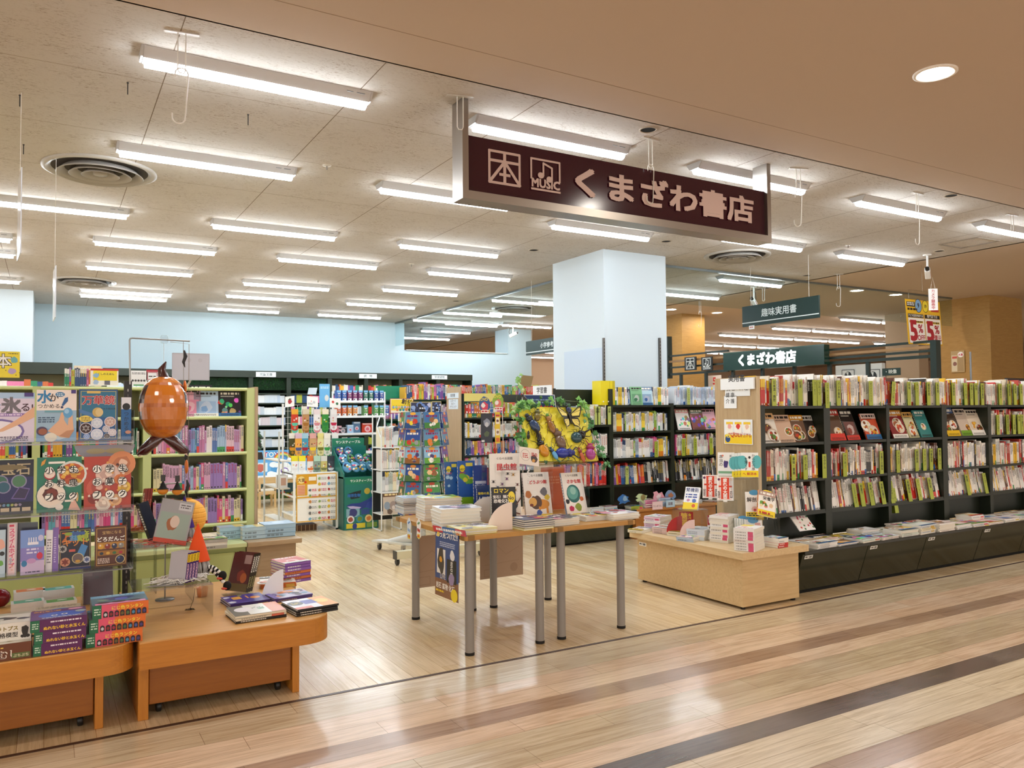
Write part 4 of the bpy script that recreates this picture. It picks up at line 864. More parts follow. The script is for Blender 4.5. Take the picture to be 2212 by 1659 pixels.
for px, py, w_, d_, t_, n_, rz, ci, lb, cols in ((892, 1106, .2, .2, .012, 9, -.1, 3, 'wrapped copies at the far left corner', ['b8d0e4', '5a8ac0', 'f0f0f0', '9ab0c8']),
        (948, 1119, .26, .21, .0175, 8, -.12, 2, 'under the lime covered book', ['cfe07a', '7fb53a', 'f2d83a', '4a8ac8', 'f4f4ee', 'd88a3a']),
        (985, 1138, .26, .21, .0205, 6, -.15, 2, 'right of the lime covered pile', ['eceaf0', '8a86a8', 'c89ab0', 'd8d4c8', '5a5870']),
        (1020, 1149, .24, .2, .011, 3, -.06, 5, 'at the front corner of the left table', ['f0eec8', 'e9d84a', 'b8b0c0', '8a8a98', 'ffffff'])):
    stack('hardback', 'book', tp(px, py), w_, d_, t_, n_, rz, 'hard', lb, rnd, HB, topcover(cols), 'pages', .005, 'hardback', ci)
for px, py, w_, d_, t_, n_, rz, ci, lb, cols in ((1147, 1140, .22, .19, .0125, 5, .04, 4, 'with a dark cover right of the bookend', ['3a4468', 'c83a4a', 'e9e4e0', '8a3a78', '3a8ac0', 'e0b83a']),
        (1200, 1131, .24, .2, .014, 3, .08, 0, 'on the seam of the two tables', ['f0ebe6', 'c8302a', '6a3a78', 'd8a0a8', '3a3a48']),
        (1277, 1121, .22, .18, .0105, 3, .02, 0, 'in the middle of the right table', ['f2eee0', 'e9c83a', '2a2c3a', 'd86a4a', '7a98b8']),
        (1333, 1119, .23, .19, .013, 3, .06, 2, 'at the right end of the right table', ['f0ecec', 'd88ab0', 'c8404a', '5a7a5a', 'b8b0c0'])):
    stack('encyclopedia', 'book', tp(px, py), w_, d_, t_, n_, rz, 'hard', lb, rnd, 'picture encyclopedias on the tables', topcover(cols), 'pages', .005, 'picture book', ci)
quarter('bookend', 'grey white quarter circle bookend on the left table', tp(1059, 1128), .165, 'dcd8d6', -.28)
quarter('bookend', 'pinkish white quarter circle bookend at the table front', tp(1107, 1144), .165, 'efdfd4', -.22)
# acrylic case carrying the insect board
a = tp(1126, 1112); b = tp(1370, 1096)
cx0, cx1, cy0, cy1, ctop = 2.58, 3.42-.16, 4.50, 4.82, 1.055
mb = MB(); t_ = .006
mb.box(cx0, cx1, cy0, cy1, ctop-t_, ctop, 'ffffff'); mb.box(cx0, cx0+t_, cy0, cy1, T, ctop-t_, 'ffffff'); mb.box(cx1-t_, cx1, cy0, cy1, T, ctop-t_, 'ffffff'); mb.box((cx0+cx1)/2+.03, (cx0+cx1)/2+.036, cy0, cy1, T, ctop-t_, 'ffffff'); mb.box(cx0, cx1, cy0, cy0+.004, ctop-.03, ctop-t_, 'ffffff')
tag(mb.build('acrylic_case', None, ('acrylic',)), 'large clear acrylic case spanning both tables under the insect board', 'acrylic case')
p = PY(1202, 1100, 4.80)
flat('orange_poster', (p.x-.12, 4.815, T+.001), XA, ZA, .2, .31, lambda v: (v.rect(.1, .1, .9, .9, C('c75a24')), v.small(.2, .6, .8, .8, C('d8865a'), rnd, 3)), 'dark orange poster panel inside the acrylic case', 'panel', .003, 'cf5f25')
flat('maroon_poster', (2.62, 4.815, T+.13), XA, ZA, .16, .2, lambda v: v.rect(.05, .05, .95, .95, C('7e1c22')), 'dark maroon poster panel inside the acrylic case at left', 'panel', .003, '8a2026')
# yellow board of insects leaning on the case
B0, B1, T0 = PY(1149, 1002, 4.62), PY(1293, 998, 4.62), PY(1116, 882, 4.80)
bU = (B1-B0); bW = bU.length; bU.normalize(); bV = (T0-B0); bV -= bU*bV.dot(bU); bH = bV.length; bV.normalize(); bN = bU.cross(bV)
dz = ctop+.004-min(B0.z, B1.z); B0 = B0+Vector((0, 0, max(0, dz)))
mb = MB(); nx, ny = 16, 12; q = random.Random(9); vs = []
for j in range(ny+1):
    for i in range(nx+1):
        e = q.uniform(0, .012) if 0 < i < nx and 0 < j < ny else 0
        vs.append(B0+bU*(bW*i/nx)+bV*(bH*j/ny)+bN*e)
for j in range(ny):
    for i in range(nx):
        k = j*(nx+1)+i; mb.add([vs[k], vs[k+1], vs[k+nx+2], vs[k+nx+1]], [(0, 1, 2), (0, 2, 3)], lerp('e6d62c', 'f0e24a', q.random()))
k = [B0-bN*.02, B0+bU*bW-bN*.02, B0+bU*bW+bV*bH-bN*.02, B0+bV*bH-bN*.02]; f4 = [B0, B0+bU*bW, B0+bU*bW+bV*bH, B0+bV*bH]
mb.add(f4+k, [(7, 6, 5, 4), (0, 4, 5, 1), (1, 5, 6, 2), (2, 6, 7, 3), (3, 7, 4, 0)], 'cfc02a')
tag(mb.build('insect_board', None, ('satin',)), 'yellow crinkled paper board displaying model insects above the acrylic case', 'display board')
def onb(px, py, up_=.0):
    d = ray(px, py); t = (B0-EYE).dot(bN)/d.dot(bN); p = EYE+d*t; return p+bN*up_
zi = lambda a, b: (1020+a/7.136, 820+b/7.136)
def insect(label, a, b, L, W_, ang, body, wing=None, horns=(), legc='1d1712', head=None, legL=1.0, kind='beetle'):
    """model insect on the board: one body, six legs, horns"""
    L *= 1.42; W_ *= 1.42; px, py = zi(a, b); o = onb(px, py, .02); t = thing('toy_insect', label, 'toy insect', o, group='model insects on the yellow board')
    M = Matrix((bU, bV, bN)).transposed().to_4x4() @ Matrix.Rotation(ang, 4, 'Z'); M.translation = o; t.matrix_world = M
    mb = MB(); head = head or body; wing = wing or body
    mb.ball((0, -L*.17, 0), (W_*.5, L*.33, W_*.36), wing, 16, 10); mb.ball((0, L*.2, 0), (W_*.42, L*.15, W_*.32), body, 14, 8); mb.ball((0, L*.38, 0), (W_*.25, L*.1, W_*.2), head, 12, 6)
    mb.tube([(0, L*.08, W_*.33), (0, -L*.17, W_*.365), (0, -L*.45, W_*.18)], W_*.012, '14110e', 5)
    for h in horns: mb.tube([Vector(p)*L for p in h[0]], [r_*L for r_ in h[1]], h[2] if len(h) > 2 else head, 8)
    mb.build('body', t, ('gloss',))
    for s_ in (-1, 1):
        for y0, y1, y2 in ((.22, .42, .5), (.05, .05, -.08), (-.08, -.25, -.45)):
            mb = MB(); r_ = L*.018*legL; w2 = W_*.85; mb.tube([(s_*W_*.35, L*y0, 0), (s_*w2*.72, L*(y0+y1)/2*1.0+.01*L, W_*.12), (s_*w2*.82, L*y1, -.006), (s_*w2*.98, L*y2, -.014)], [r_*.8, r_*.9, r_*.7, r_*.4], legc, 6); mb.build('leg', t, ('satin',))
    return t
HN = [(((0, .45, .02), (0, .62, .09), (0, .82, .1), (0, .98, .05)), (.05, .04, .028, .012)), (((0, .3, .08), (0, .5, .17), (0, .75, .2), (0, .95, .14)), (.06, .05, .035, .01))]
insect('green striped jewel beetle at the top left of the yellow board', 985, 560, .075, .034, -.35, '5a5a2a', '7a6a30', legc='3a2a1c')
insect('steel blue beetle with a yellow rim at the left', 905, 680, .115, .048, .5, '252a33', '32476a', legc='1d1a16')
insect('brown grasshopper with a green head in the middle', 1180, 690, .115, .036, .1, 'a0703a', '9a6a34', ((((.1, .45, 0), (.25, .7, .02)), (.012, .005)), (((-.1, .45, 0), (-.25, .7, .02)), (.012, .005))), '7a5a2c', '5a8a3a', 1.2)
insect('green black water beetle with great horns at the right', 1620, 890, .1, .06, -1.15, '1c1613', '2f4f56', HN+[(((.15, .3, .05), (.3, .55, .06), (.25, .75, .04)), (.03, .02, .008)), (((-.15, .3, .05), (-.3, .55, .06), (-.25, .75, .04)), (.03, .02, .008))], '1a1512')
insect('black rhinoceros beetle with one tall horn and yellow wings', 1060, 1060, .105, .05, .25, '1a1715', 'd8922e', HN, '1d1712')
insect('brown giant water bug in the centre', 1320, 920, .115, .055, .15, '6a5040', '7a6250', legc='4a3628')
insect('small black ant at the left edge', 845, 870, .05, .016, -.3, '15120f', legL=.9)
insect('small brown stag beetle below the blue beetle', 995, 850, .08, .026, .05, '5a3a24', '6a4428', ((((.08, .42, 0), (.2, .55, 0), (.1, .66, 0)), (.03, .025, .008)), (((-.08, .42, 0), (-.2, .55, 0), (-.1, .66, 0)), (.03, .025, .008))), '3a2416')
insect('pale blue spotted longhorn beetle at the bottom', 1235, 1150, .075, .026, .35, '2a4a6a', '6ab0e0', ((((.08, .45, 0), (.3, .7, .02), (.45, .6, 0)), (.015, .012, .006)), (((-.08, .45, 0), (-.3, .7, .02), (-.45, .6, 0)), (.015, .012, .006))), '15202a')
insect('deep blue stag beetle lying sideways at the bottom', 1420, 1145, .115, .055, -1.57, '27307e', '2c3c9a', ((((.1, .42, 0), (.26, .6, 0), (.12, .8, 0)), (.03, .025, .01), '1a1e4a'), (((-.1, .42, 0), (-.26, .6, 0), (-.12, .8, 0)), (.03, .025, .01), '1a1e4a')), '14161f')
insect('red brown hornet like insect at the bottom right', 1660, 1170, .085, .026, .15, '8a3420', 'c0603a', legc='3a1a10', legL=1.2)
insect('shiny pink beetle at the right bottom corner', 1800, 1120, .095, .056, -.25, 'a02a5a', 'a8488e', ((((.1, .4, 0), (.24, .55, 0), (.3, .7, .02)), (.03, .02, .008)), (((-.1, .4, 0), (-.24, .55, 0), (-.3, .7, .02)), (.03, .02, .008))), '5a1a34')
insect('small dark beetle with red head on the ivy at the upper left', 775, 290, .05, .02, .5, '2a2522', '3a3634', head='a82a20')
insect('dark blue beetle at the top right among the leaves', 1455, 460, .06, .03, .2, '2a2c34', '2c3460')
# swallowtail butterfly
px, py = zi(1470, 600); t = thing('toy_butterfly', 'yellow and black swallowtail butterfly at the top right of the board', 'toy insect', (0, 0, 0)); M = Matrix((bU, bV, bN)).transposed().to_4x4(); M = M @ Matrix.Scale(1.4, 4); M.translation = onb(px, py, .025); t.matrix_world = M
mb = MB(); mb.tube([(0, -.04, 0), (0, 0, .004), (0, .03, 0)], [.003, .006, .004], '1f1a14', 8); mb.build('body', t, ('satin',))
for s_ in (-1, 1):
    fwg = [(s_*.003, .012), (s_*.062, .055), (s_*.078, .058), (s_*.075, .035), (s_*.055, -.006), (s_*.004, -.004)]
    hwg = [(s_*.003, -.002), (s_*.045, -.008), (s_*.05, -.03), (s_*.042, -.055), (s_*.045, -.078), (s_*.036, -.06), (s_*.014, -.05), (s_*.003, -.02)]
    for nm, pg_, dzz in (('forewing', fwg, .012), ('hindwing', hwg, .008)):
        mb = MB(); c0 = [sum(p[i] for p in pg_)/len(pg_) for i in (0, 1)]
        lift = lambda p, e: (p[0], p[1], abs(p[0])*.25+e)
        mb.add([lift(p, 0) for p in pg_], [list(range(len(pg_)))], '171310'); mb.add([lift(p, -.001) for p in pg_], [list(range(len(pg_)))[::-1]], '171310')
        inn = [(c0[0]+(p[0]-c0[0])*.72, c0[1]+(p[1]-c0[1])*.72) for p in pg_]; mb.add([lift(p, .0012) for p in inn], [list(range(len(inn)))], 'e9d46a')
        for i in range(3):
            a_, b_ = inn[1+i], inn[0]; mb.add([lift((a_[0]*u_+b_[0]*(1-u_)+dx, a_[1]*u_+b_[1]*(1-u_)+dy), .0018) for u_, dx, dy in ((.2, 0, 0), (1, 0, -.001), (1, 0, .0015), (.2, 0, .001))], [(0, 1, 2, 3)], '1f1a14')
        mb.build(nm, t, ('print',))
# ivy garland
def leaf(mb, p, n, u, s_, col):
    v = n.cross(u); pts = [(0, -.1), (.28, -.38), (.34, -.05), (.62, .08), (.3, .3), (0, .8), (-.3, .3), (-.62, .08), (-.34, -.05), (-.28, -.38)]
    P_ = [p+u*(a*s_)+v*(b*s_)+n*(-abs(a)*.25*s_) for a, b in pts]; P_.append(p+n*.1*s_+v*.1*s_); k = len(pts)
    mb.add(P_, [(k, i, (i+1) % k) for i in range(k)], col)
def ivy(label, path, n, size, seed, cols=('3f7a2c', '6fae4a', '2f6030', '8cc46a'), spread=.03):
    q = random.Random(seed); t = thing('ivy_garland', label, 'artificial plant', path[0])
    P_ = [Vector(p)-Vector(path[0]) for p in path]; mb = MB(); mb.tube(P_, .0025, '4a5a2c', 6); mb.build('stem', t, ('satin',)); mb = MB()
    for i in range(n):
        f = q.random()*(len(P_)-1); j = min(int(f), len(P_)-2); p = P_[j].lerp(P_[j+1], f-j)+Vector((q.uniform(-1, 1), q.uniform(-1, .2), q.uniform(-1, 1)))*spread
        n_ = Vector((q.uniform(-.6, .3), -1, q.uniform(-.2, .8))).normalized(); u = n_.orthogonal().normalized(); a = q.uniform(0, 2*PI); u = (u*math.cos(a)+n_.cross(u)*math.sin(a))
        leaf(mb, p, n_, u, size*q.uniform(.7, 1.15), C(q.choice(cols)))
    mb.build('leaves', t, ('satin',)); return t
ivy('green ivy along the top edge of the yellow insect board', [onb(1118, 885, .02), onb(1150, 872, .03), onb(1200, 868, .03), onb(1245, 872, .03), onb(1262, 880, .02)], 44, .042, 1)
ivy('ivy trailing down the right edge of the insect board', [onb(1258, 880, .02), onb(1272, 920, .02), onb(1284, 955, .02), onb(1298, 985, .01), onb(1306, 1003, .01)], 32, .036, 2, ('3f7a3c', '4f8f58', '2c5a30', '6fb07a'))
ivy('ivy down the left edge of the insect board', [onb(1116, 885, .02), onb(1118, 920, .02), onb(1120, 950, .02), onb(1125, 975, .02)], 26, .042, 3, ('2f6a2a', '3a6a2c', '5a9a40'))
ivy('pale variegated ivy sprig rising above the insect board', [PY(1114, 900, 4.85), PY(1116, 860, 4.87), PY(1120, 835, 4.87), PY(1118, 815, 4.88)], 22, .042, 4, ('b9d890', '8fc070', '7fb060', 'cfe6a8'), .035)
ivy('few ivy leaves along the foot of the insect board', [Vector((2.85, 4.60, ctop+.02)), Vector((3.0, 4.58, ctop+.012)), Vector((3.2, 4.62, ctop+.012))], 8, .024, 5, ('3a6a3c', 'a8d088', '2c5a38'), .012)
# cardboard sheet peeking above
p = PY(1143, 822, 5.0)
flat('cardboard_sheet', PY(1122, 834, 5.0), PY(1155, 837, 5.0)-PY(1122, 834, 5.0), PY(1128, 808, 5.0)-PY(1122, 834, 5.0), .1, .085, None, 'plain brown cardboard sheet standing above the ivy', 'cardboard', .003, '8a7548')
mb = MB(); mb.tube([PY(1128, 835, 5.0), Vector((PY(1128, 835, 5.0).x, 5.0, T))], .004, 'b8b4ac', 6); tag(mb.build('support_rod', None, ('metal',)), 'thin rod carrying the brown cardboard sheet', 'rod')
# dark blue mook behind the garland
p0 = PY(1135, 892, 4.86); flat('poster_board', p0, XA, Vector((0, .2, 1)), .27, .135, lambda v: (v.rect(.02, .03, .98, .97, C('1d3a6c')), v.txt('ふしぎ 昆虫', .5, .1, .05, C('d82f22'), .03, fit=.85), v.small(.1, .5, .9, .8, C('7f98c0'), rnd, 2)), 'dark blue poster with red lettering behind the garland', 'poster', .004, 'e4e8ee')
# comment card at the lower left corner of the board
def card(v): v.rect(0, 0, 1, 1, C('f6efe8')); v.ell(.3, .55, .24, .24, C('3a3030'), 20); v.ell(.3, .55, .232, .232, C('f6efe8'), 20); v.small(.16, .38, .44, .68, C('c03a40'), rnd, 3, .55); v.blob(.75, .4, .17, C('4a3a3a'), rnd); v.txt('昆虫', .76, .55, .022, C('c22a2a'), .02); v.blob(.72, .3, .08, C('d8a04a'), rnd)
p = PY(1122, 1003, 4.49); flat('comment_card', p+Vector((0, 0, .004)), PY(1163, 1009, 4.49)-p, PY(1122, 969, 4.49)-p, .155, .115, card, 'white comment card with a round speech bubble beside the board', 'card', .002, 'f6efe8')
mb = MB(); [mb.ball((.0+.004*math.sin(i*1.9), 0, -.012*i), .007, 'f3f1ee', 8, 6) for i in range(9)]; tag(mb.build('bead_string', None, ('gloss',), PY(1141, 1012, 4.5)), 'string of white beads hanging from the comment card', 'beads')
# standing encyclopedias
def ency(title, tc, bg, kind):
    def f(v):
        v.rect(0, 0, 1, 1, C(bg)); q = random.Random(len(title)*7+ord(title[0]))
        if kind == 'bug':
            for i in range(18): a, b = q.uniform(.06, .94), q.choice([q.uniform(.3, .62), q.uniform(.3, .62), q.uniform(.66, .92)]); c = C(q.choice(['1d1a18', '7a2a20', '8a3a8a', '2a5a9a', '3a7a3a', 'd8a030'])); v.ell(a, b, .03, .045, c, 10); v.line([(a-.06, b-.02), (a+.06, b+.02)], .002, C('1d1a18')); v.line([(a-.06, b+.025), (a+.06, b-.02)], .002, C('1d1a18'))
            v.rect(.2, .7, .9, .85, C(bg)); v.ell(.6, .2, .3, .22, C('1c1a1c')); v.ell(.62, .26, .22, .16, C('3a6a80')); v.line([(.1, .28), (.35, .12), (.6, .1), (.95, .05)], .008, C('6a3018')); v.line([(.3, .12), (.02, .05)], .008, C('6a3018')); v.line([(.85, .2), (1, .3)], .008, C('6a3018'))
        elif kind == 'animal':
            v.ell(.62, .27, .3, .17, C('d8923a')); v.ell(.42, .32, .22, .24, C('5a4238')); v.ell(.3, .33, .15, .15, C('e0ac5a')); v.ell(.24, .26, .07, .05, C('7a3a2a')); v.rect(.5, .06, .57, .22, C('d8923a')); v.rect(.78, .06, .86, .25, C('d8923a')); v.blob(.15, .5, .12, C('b8703a'), q); v.blob(.4, .52, .1, C('f0ede6'), q); v.blob(.75, .55, .14, C('6a6a72'), q); v.blob(.85, .42, .1, C('e0c040'), q); v.rect(0, 0, 1, .05, C('e8c83a')); v.blob(.5, .08, .1, C('3a5ab0'), q)
        elif kind == 'fish':
            v.ell(.45, .48, .32, .38, C('2f6a68')); v.ell(.42, .5, .26, .28, C('5fa098')); v.ell(.45, .55, .14, .16, C('8fc0b4')); v.blob(.6, .15, .16, C('8a9a3a'), q); v.blob(.25, .12, .12, C('c02a5a'), q); v.blob(.8, .35, .1, C('c86a3a'), q); v.blob(.12, .3, .1, C('2a2c34'), q)
        v.txt(title, .56, .735, .052, C(tc), .035, fit=.66); v.txt('くらべる図鑑', .5, .90, .016, C('3a3432'), .005, fit=.6)
    return f
def sb(px, py, Y, z, w_, h_, rz, tilt, draw, bg, lb, spine=None, nm='encyclopedia_display', t_=.018):
    p = PY(px, py, Y); return face_book(nm, lb, 'book', (p.x, Y, z), w_, h_, t_, rz, tilt, draw, bg, spine)
sb(1093, 1085, 4.52, T+.02, .205, .42, -.3, .1, ency('昆虫館', 'c8232b', 'f2ece4', 'bug'), 'f2ece4', 'tall white 昆虫館 insect encyclopedia', '8fb08a')
def roman(v): v.rect(0, 0, 1, 1, C('191617')); v.txt('ロマン', .4, .84, .03, C('f2d832'), .03, fit=.6); v.txt('宝石！隕石！', .42, .7, .027, C('f6f2ea'), .025, fit=.75); v.txt('恐竜化石！', .42, .58, .027, C('f6f2ea'), .025, fit=.7); v.ell(.82, .72, .15, .24, C('f2d832')); v.txt('No1', .82, .66, .024, C('2a2022'), .02); v.blob(.3, .25, .18, C('6a5a5c'), rnd); v.blob(.65, .22, .2, C('4a4044'), rnd); v.blob(.45, .15, .1, C('a8405a'), rnd)
sb(1090, 1126, 4.34, T+.004, .155, .235, -.3, .1, roman, '191617', 'black ロマン book of gems and fossils with a yellow badge')
sb(1166, 1112, 4.55, T+.004, .2, .30, -.1, .22, ency('どうぶつ館', 'c8232b', 'efe9e2', 'animal'), 'efe9e2', 'white どうぶつ館 encyclopedia with a lion', 'd8c8c0')
sb(1248, 1104, 4.54, T+.004, .17, .29, -.05, .3, ency('さかな館', 'c8232b', 'efe9e2', 'fish'), 'efe9e2', 'white さかな館 encyclopedia with a green fish', '7a8aa8')
def neo(bg, c1, c2, low):
    return lambda v: (v.rect(0, 0, 1, 1, C(bg)), [v.blob(rnd.uniform(.15, .85), rnd.uniform(.4, .85), rnd.uniform(.08, .2), C(rnd.choice([c1, c2])), rnd) for _ in range(8)], v.rect(0, 0, 1, .32, C(low)), v.ell(.25, .86, .16, .2, C('f2d822')), v.txt('NEO', .25, .82, .016, C('2a4a20'), .02), v.txt('最新刊', .25, .76, .012, C('c03a20'), .01), v.small(.45, .88, .9, .96, C('d8c84a'), rnd, 1, .8))
sb(979, 1080, 5.02, T+.004, .11, .36, -.15, .06, neo('2a5a98', 'a8c8e0', '1c3a6a', '2f9ad0'), '2a5a98', 'blue whale picture board with a pale blue foot')
sb(1010, 1087, 4.93, T+.004, .125, .37, -.15, .06, neo('2a5aa8', '6aa83a', 'd8c83a', '7fb81e'), '2a5aa8', 'blue vegetable picture board with a lime foot')
sb(1040, 1090, 4.86, T+.004, .1, .34, -.15, .06, lambda v: (v.rect(0, 0, 1, 1, C('23408e')), v.txt('宇宙', .45, .5, .035, C('dfe6f4'), .01), v.rect(.1, .62, .9, .68, C('c8d4ea'))), '23408e', 'navy blue 宇宙 picture board beside the tall insect book')
sb(1052, 1098, 4.62, T+.004, .125, .225, -.2, .08, lambda v: (v.rect(0, 0, 1, 1, C('1f3568')), v.txt('動物の鳥', .35, .72, .022, C('f0d83a'), .02, fit=.6), v.txt('人気者', .35, .55, .024, C('f2f2ee'), .02), v.ell(.85, .68, .13, .24, C('e8cc22')), v.blob(.3, .22, .16, C('6a8ac0'), rnd), v.blob(.65, .3, .14, C('c8d0d8'), rnd), v.blob(.75, .2, .08, C('c8503a'), rnd)), '1f3568', 'dark blue 動物 book with a yellow badge')
# hanging publicity around the tables
def hang(name, pts, draw, label, bg, Y=None, cat='poster', th=.0015, mats=('print',)):
    """sheet given by lower left, lower right and upper left corner in space"""
    a, b, c = pts; return flat(name, a, b-a, c-a, (b-a).length, ((c-a)-(b-a).normalized()*(c-a).dot((b-a).normalized())).length, draw, label, cat, th, bg, mats=mats)
TX = 2.068
def mitsuke(v):
    v.rect(0, 0, 1, 1, C('3a5288')); v.rect(0, 0, 1, .26, C('8a5f42')); v.txt('あっ見つけだ!!', .5, .87, .045, C('f3efe6'), .03, fit=.92); v.txt('あ', .13, .875, .042, C('f0d022'), .04)
    v.small(.2, .74, .85, .82, C('c8d0e4'), rnd, 3); v.rect(.08, .34, .45, .70, C('e8e4de')); v.blob(.26, .52, .15, C('4a4440'), rnd, 12, .5, 1.6); v.blob(.25, .55, .06, C('e0a030'), rnd); v.rect(.52, .24, .92, .58, C('2a2a2e')); v.vtxt('岩石鉱物', .72, .56, .03, C('f2f0ea'), .02); v.blob(.72, .3, .12, C('9a8ab0'), rnd); v.blob(.74, .64, .1, C('e6e4e6'), rnd)
    v.txt('LIVE', .35, .27, .03, C('d8d0c8'), .02); v.txt('岩石 鉱物 化石', .45, .12, .036, C('f6f2ea'), .03, fit=.8); v.ell(.84, .08, .14, .12, C('f0d822')); v.small(.05, .06, .4, .1, C('f0d022'), rnd, 1, .7)
a, b, c = PX(940, 1283, TX), PX(990, 1303, TX), PX(941, 1139, TX)
hang('poster', (a, b, c), mitsuke, 'blue and brown poster reading あっ見つけだ hung at the left table end', '3a5288')
a, b, c = PX(943, 1150, TX-.03), PX(1005, 1159, TX-.03), PX(925, 1137, TX-.03)
hang('promo_strip', (PX(937, 1147, TX-.004), PX(1008, 1160, TX-.004), PX(934, 1133, TX-.004)), lambda v: (v.rect(0, 0, .45, 1, C('c8303a')), v.rect(.3, 0, .7, 1, C('3a6aa8')), v.rect(.7, 0, 1, 1, C('c84a5a')), v.small(.1, .2, .9, .7, C('f4f0ea'), rnd, 1, .8)), 'red and blue promo strip above the hung poster', '4a6aa8')
KR = 'b39a84'
kr = lambda v: (v.line([(.1, .5), (.4, .7), (.6, .5), (.9, .65)], .003, C('a58c76')), v.line([(.1, .3), (.9, .35)], .003, C('a58c76')), v.frame(.1, .05, .35, .2, .003, C('a08670')), v.ell(.78, .2, .09, .09, C('a78d78')))
a, b, c = PX(893, 1272, 2.16), PX(946, 1260, 2.16), PX(893, 1120, 2.16)
p = PX(893, 1272, 2.15); a = PY(893, 1272, 5.136); flat('paper_sheet', (a.x, 5.136, a.z), XA, ZA, .36, .36, kr, 'back of a kraft brown sheet hung behind the left table', 'paper', .001, KR, mats=('paper',))
a = PY(1038, 1253, 5.13); b = PY(1131, 1241, 5.13); flat('paper_sheet', (a.x, 5.137, a.z), b-a, ZA, (b-a).length, .33, kr, 'back of a kraft brown sheet hung between the tables', 'paper', .001, KR, mats=('paper',))
for px, py0, py1, cols, lb in ((905, 1120, 1165, ('f4f2ee', '3a8a3a', 'c83a2a', 'e8c81e'), 'cut out tag with red berries hung at the table corner'), (884, 1118, 1166, ('dfe8f0', '3a7ac0', '8ab0d8', 'e8c81e'), 'cut out blue tag hung at the table corner')):
    a = PX(px, py1, TX-.004); b_ = PX(px, py0, TX-.004); mb = MB(); hgt = b_.z-a.z; w_ = .07
    mb.prism([(-w_/2, .02), (0, 0), (w_/2, .02), (w_/2*.8, hgt*.5), (w_/2, hgt*.8), (0, hgt), (-w_/2, hgt*.75), (-w_/2*.7, hgt*.4)], .002, cols[0], axis='x', base=-.002); cv = CV(mb, (-.0021, w_/2, 0), -YA, ZA, w_, hgt)
    cv.rect(.2, .05, .8, .25, C(cols[3])); cv.small(.25, .08, .75, .2, C('c83a2a'), rnd, 1, .8); cv.ell(.36, .45, .16, .16, C(cols[2])); cv.ell(.66, .42, .16, .16, C(cols[2])); cv.ell(.4, .75, .12, .1, C(cols[1])); cv.ell(.65, .8, .12, .1, C(cols[1]))
    tag(mb.build('hang_tag', None, ('print',), (TX-.004, a.y, a.z)), lb, 'hang tag')
# promo figures and strips on rods in front of the far bookcase
rod = PZ(1075, 1110, T)
mb = MB(); mb.tube([PY(1090, 1100, 4.75), PY(1085, 880, 4.75), PY(1055, 884, 4.75)], .0025, 'e9e6e0', 6); tag(mb.build('wire_stand', None, ('satin',)), 'white wire stand holding the hanging promo cards', 'stand')
for px, py, c1, c2, lb in ((1047, 874, '2f5a98', 'd83a5a', 'round cut out card in blue and pink on the wire stand'), (1076, 868, '8fb83a', 'e07a6a', 'round cut out card in green and coral on the wire stand')):
    p = PY(px, py, 4.73); mb = MB(); q = random.Random(px); mb.prism([(math.cos(2*PI*i/18)*.042*(.9+.25*q.random()), math.sin(2*PI*i/18)*.058*(.9+.2*q.random())) for i in range(18)], .002, c1, axis='y')
    cv = CV(mb, (-.04, 0, -.06), XA, ZA, .08, .12); cv.blob(.5, .4, .35, C(c2), q); cv.blob(.35, .45, .2, C('f2f0ee'), q); cv.rect(.15, .02, .9, .2, C('f4f2ee')); cv.small(.2, .05, .85, .16, C('c83a3a'), q, 1, .8); cv.txt('DVD', .45, .72, .02, C('f2e24a'), .02)
    tag(mb.build('promo_card', None, ('print',), p), lb, 'card')
flat('dvd_card', PY(1039, 957, 4.74), XA, ZA, .09, .2, lambda v: (v.rect(.04, .03, .96, .97, C('1f2433')), v.blob(.5, .68, .3, C('8a94a8'), rnd), v.blob(.5, .62, .18, C('c8ccd4'), rnd), v.blob(.5, .3, .22, C('4a5a3a'), rnd), v.rect(.05, .03, .3, .1, C('d8dce0'))), 'dark blue card with a silver picture on the wire stand', 'card', .002, '161a24')
flat('promo_strip', PY(1070, 958, 4.735), XA, ZA, .038, .215, lambda v: (v.rect(.05, .02, .95, .98, C('e8c622')), v.rect(.15, .62, .85, .82, C('f2e8d8')), v.rect(.15, .26, .85, .46, C('f2e8d8')), v.blob(.5, .72, .25, C('6a3a2a'), rnd), v.blob(.5, .36, .25, C('8a6a4a'), rnd), v.rect(.1, .86, .9, .92, C('c8322a')), v.rect(.15, .05, .85, .18, C('d86a22'))), 'narrow yellow strip with two pictures on the wire stand', 'card', .002, 'f2d84a')
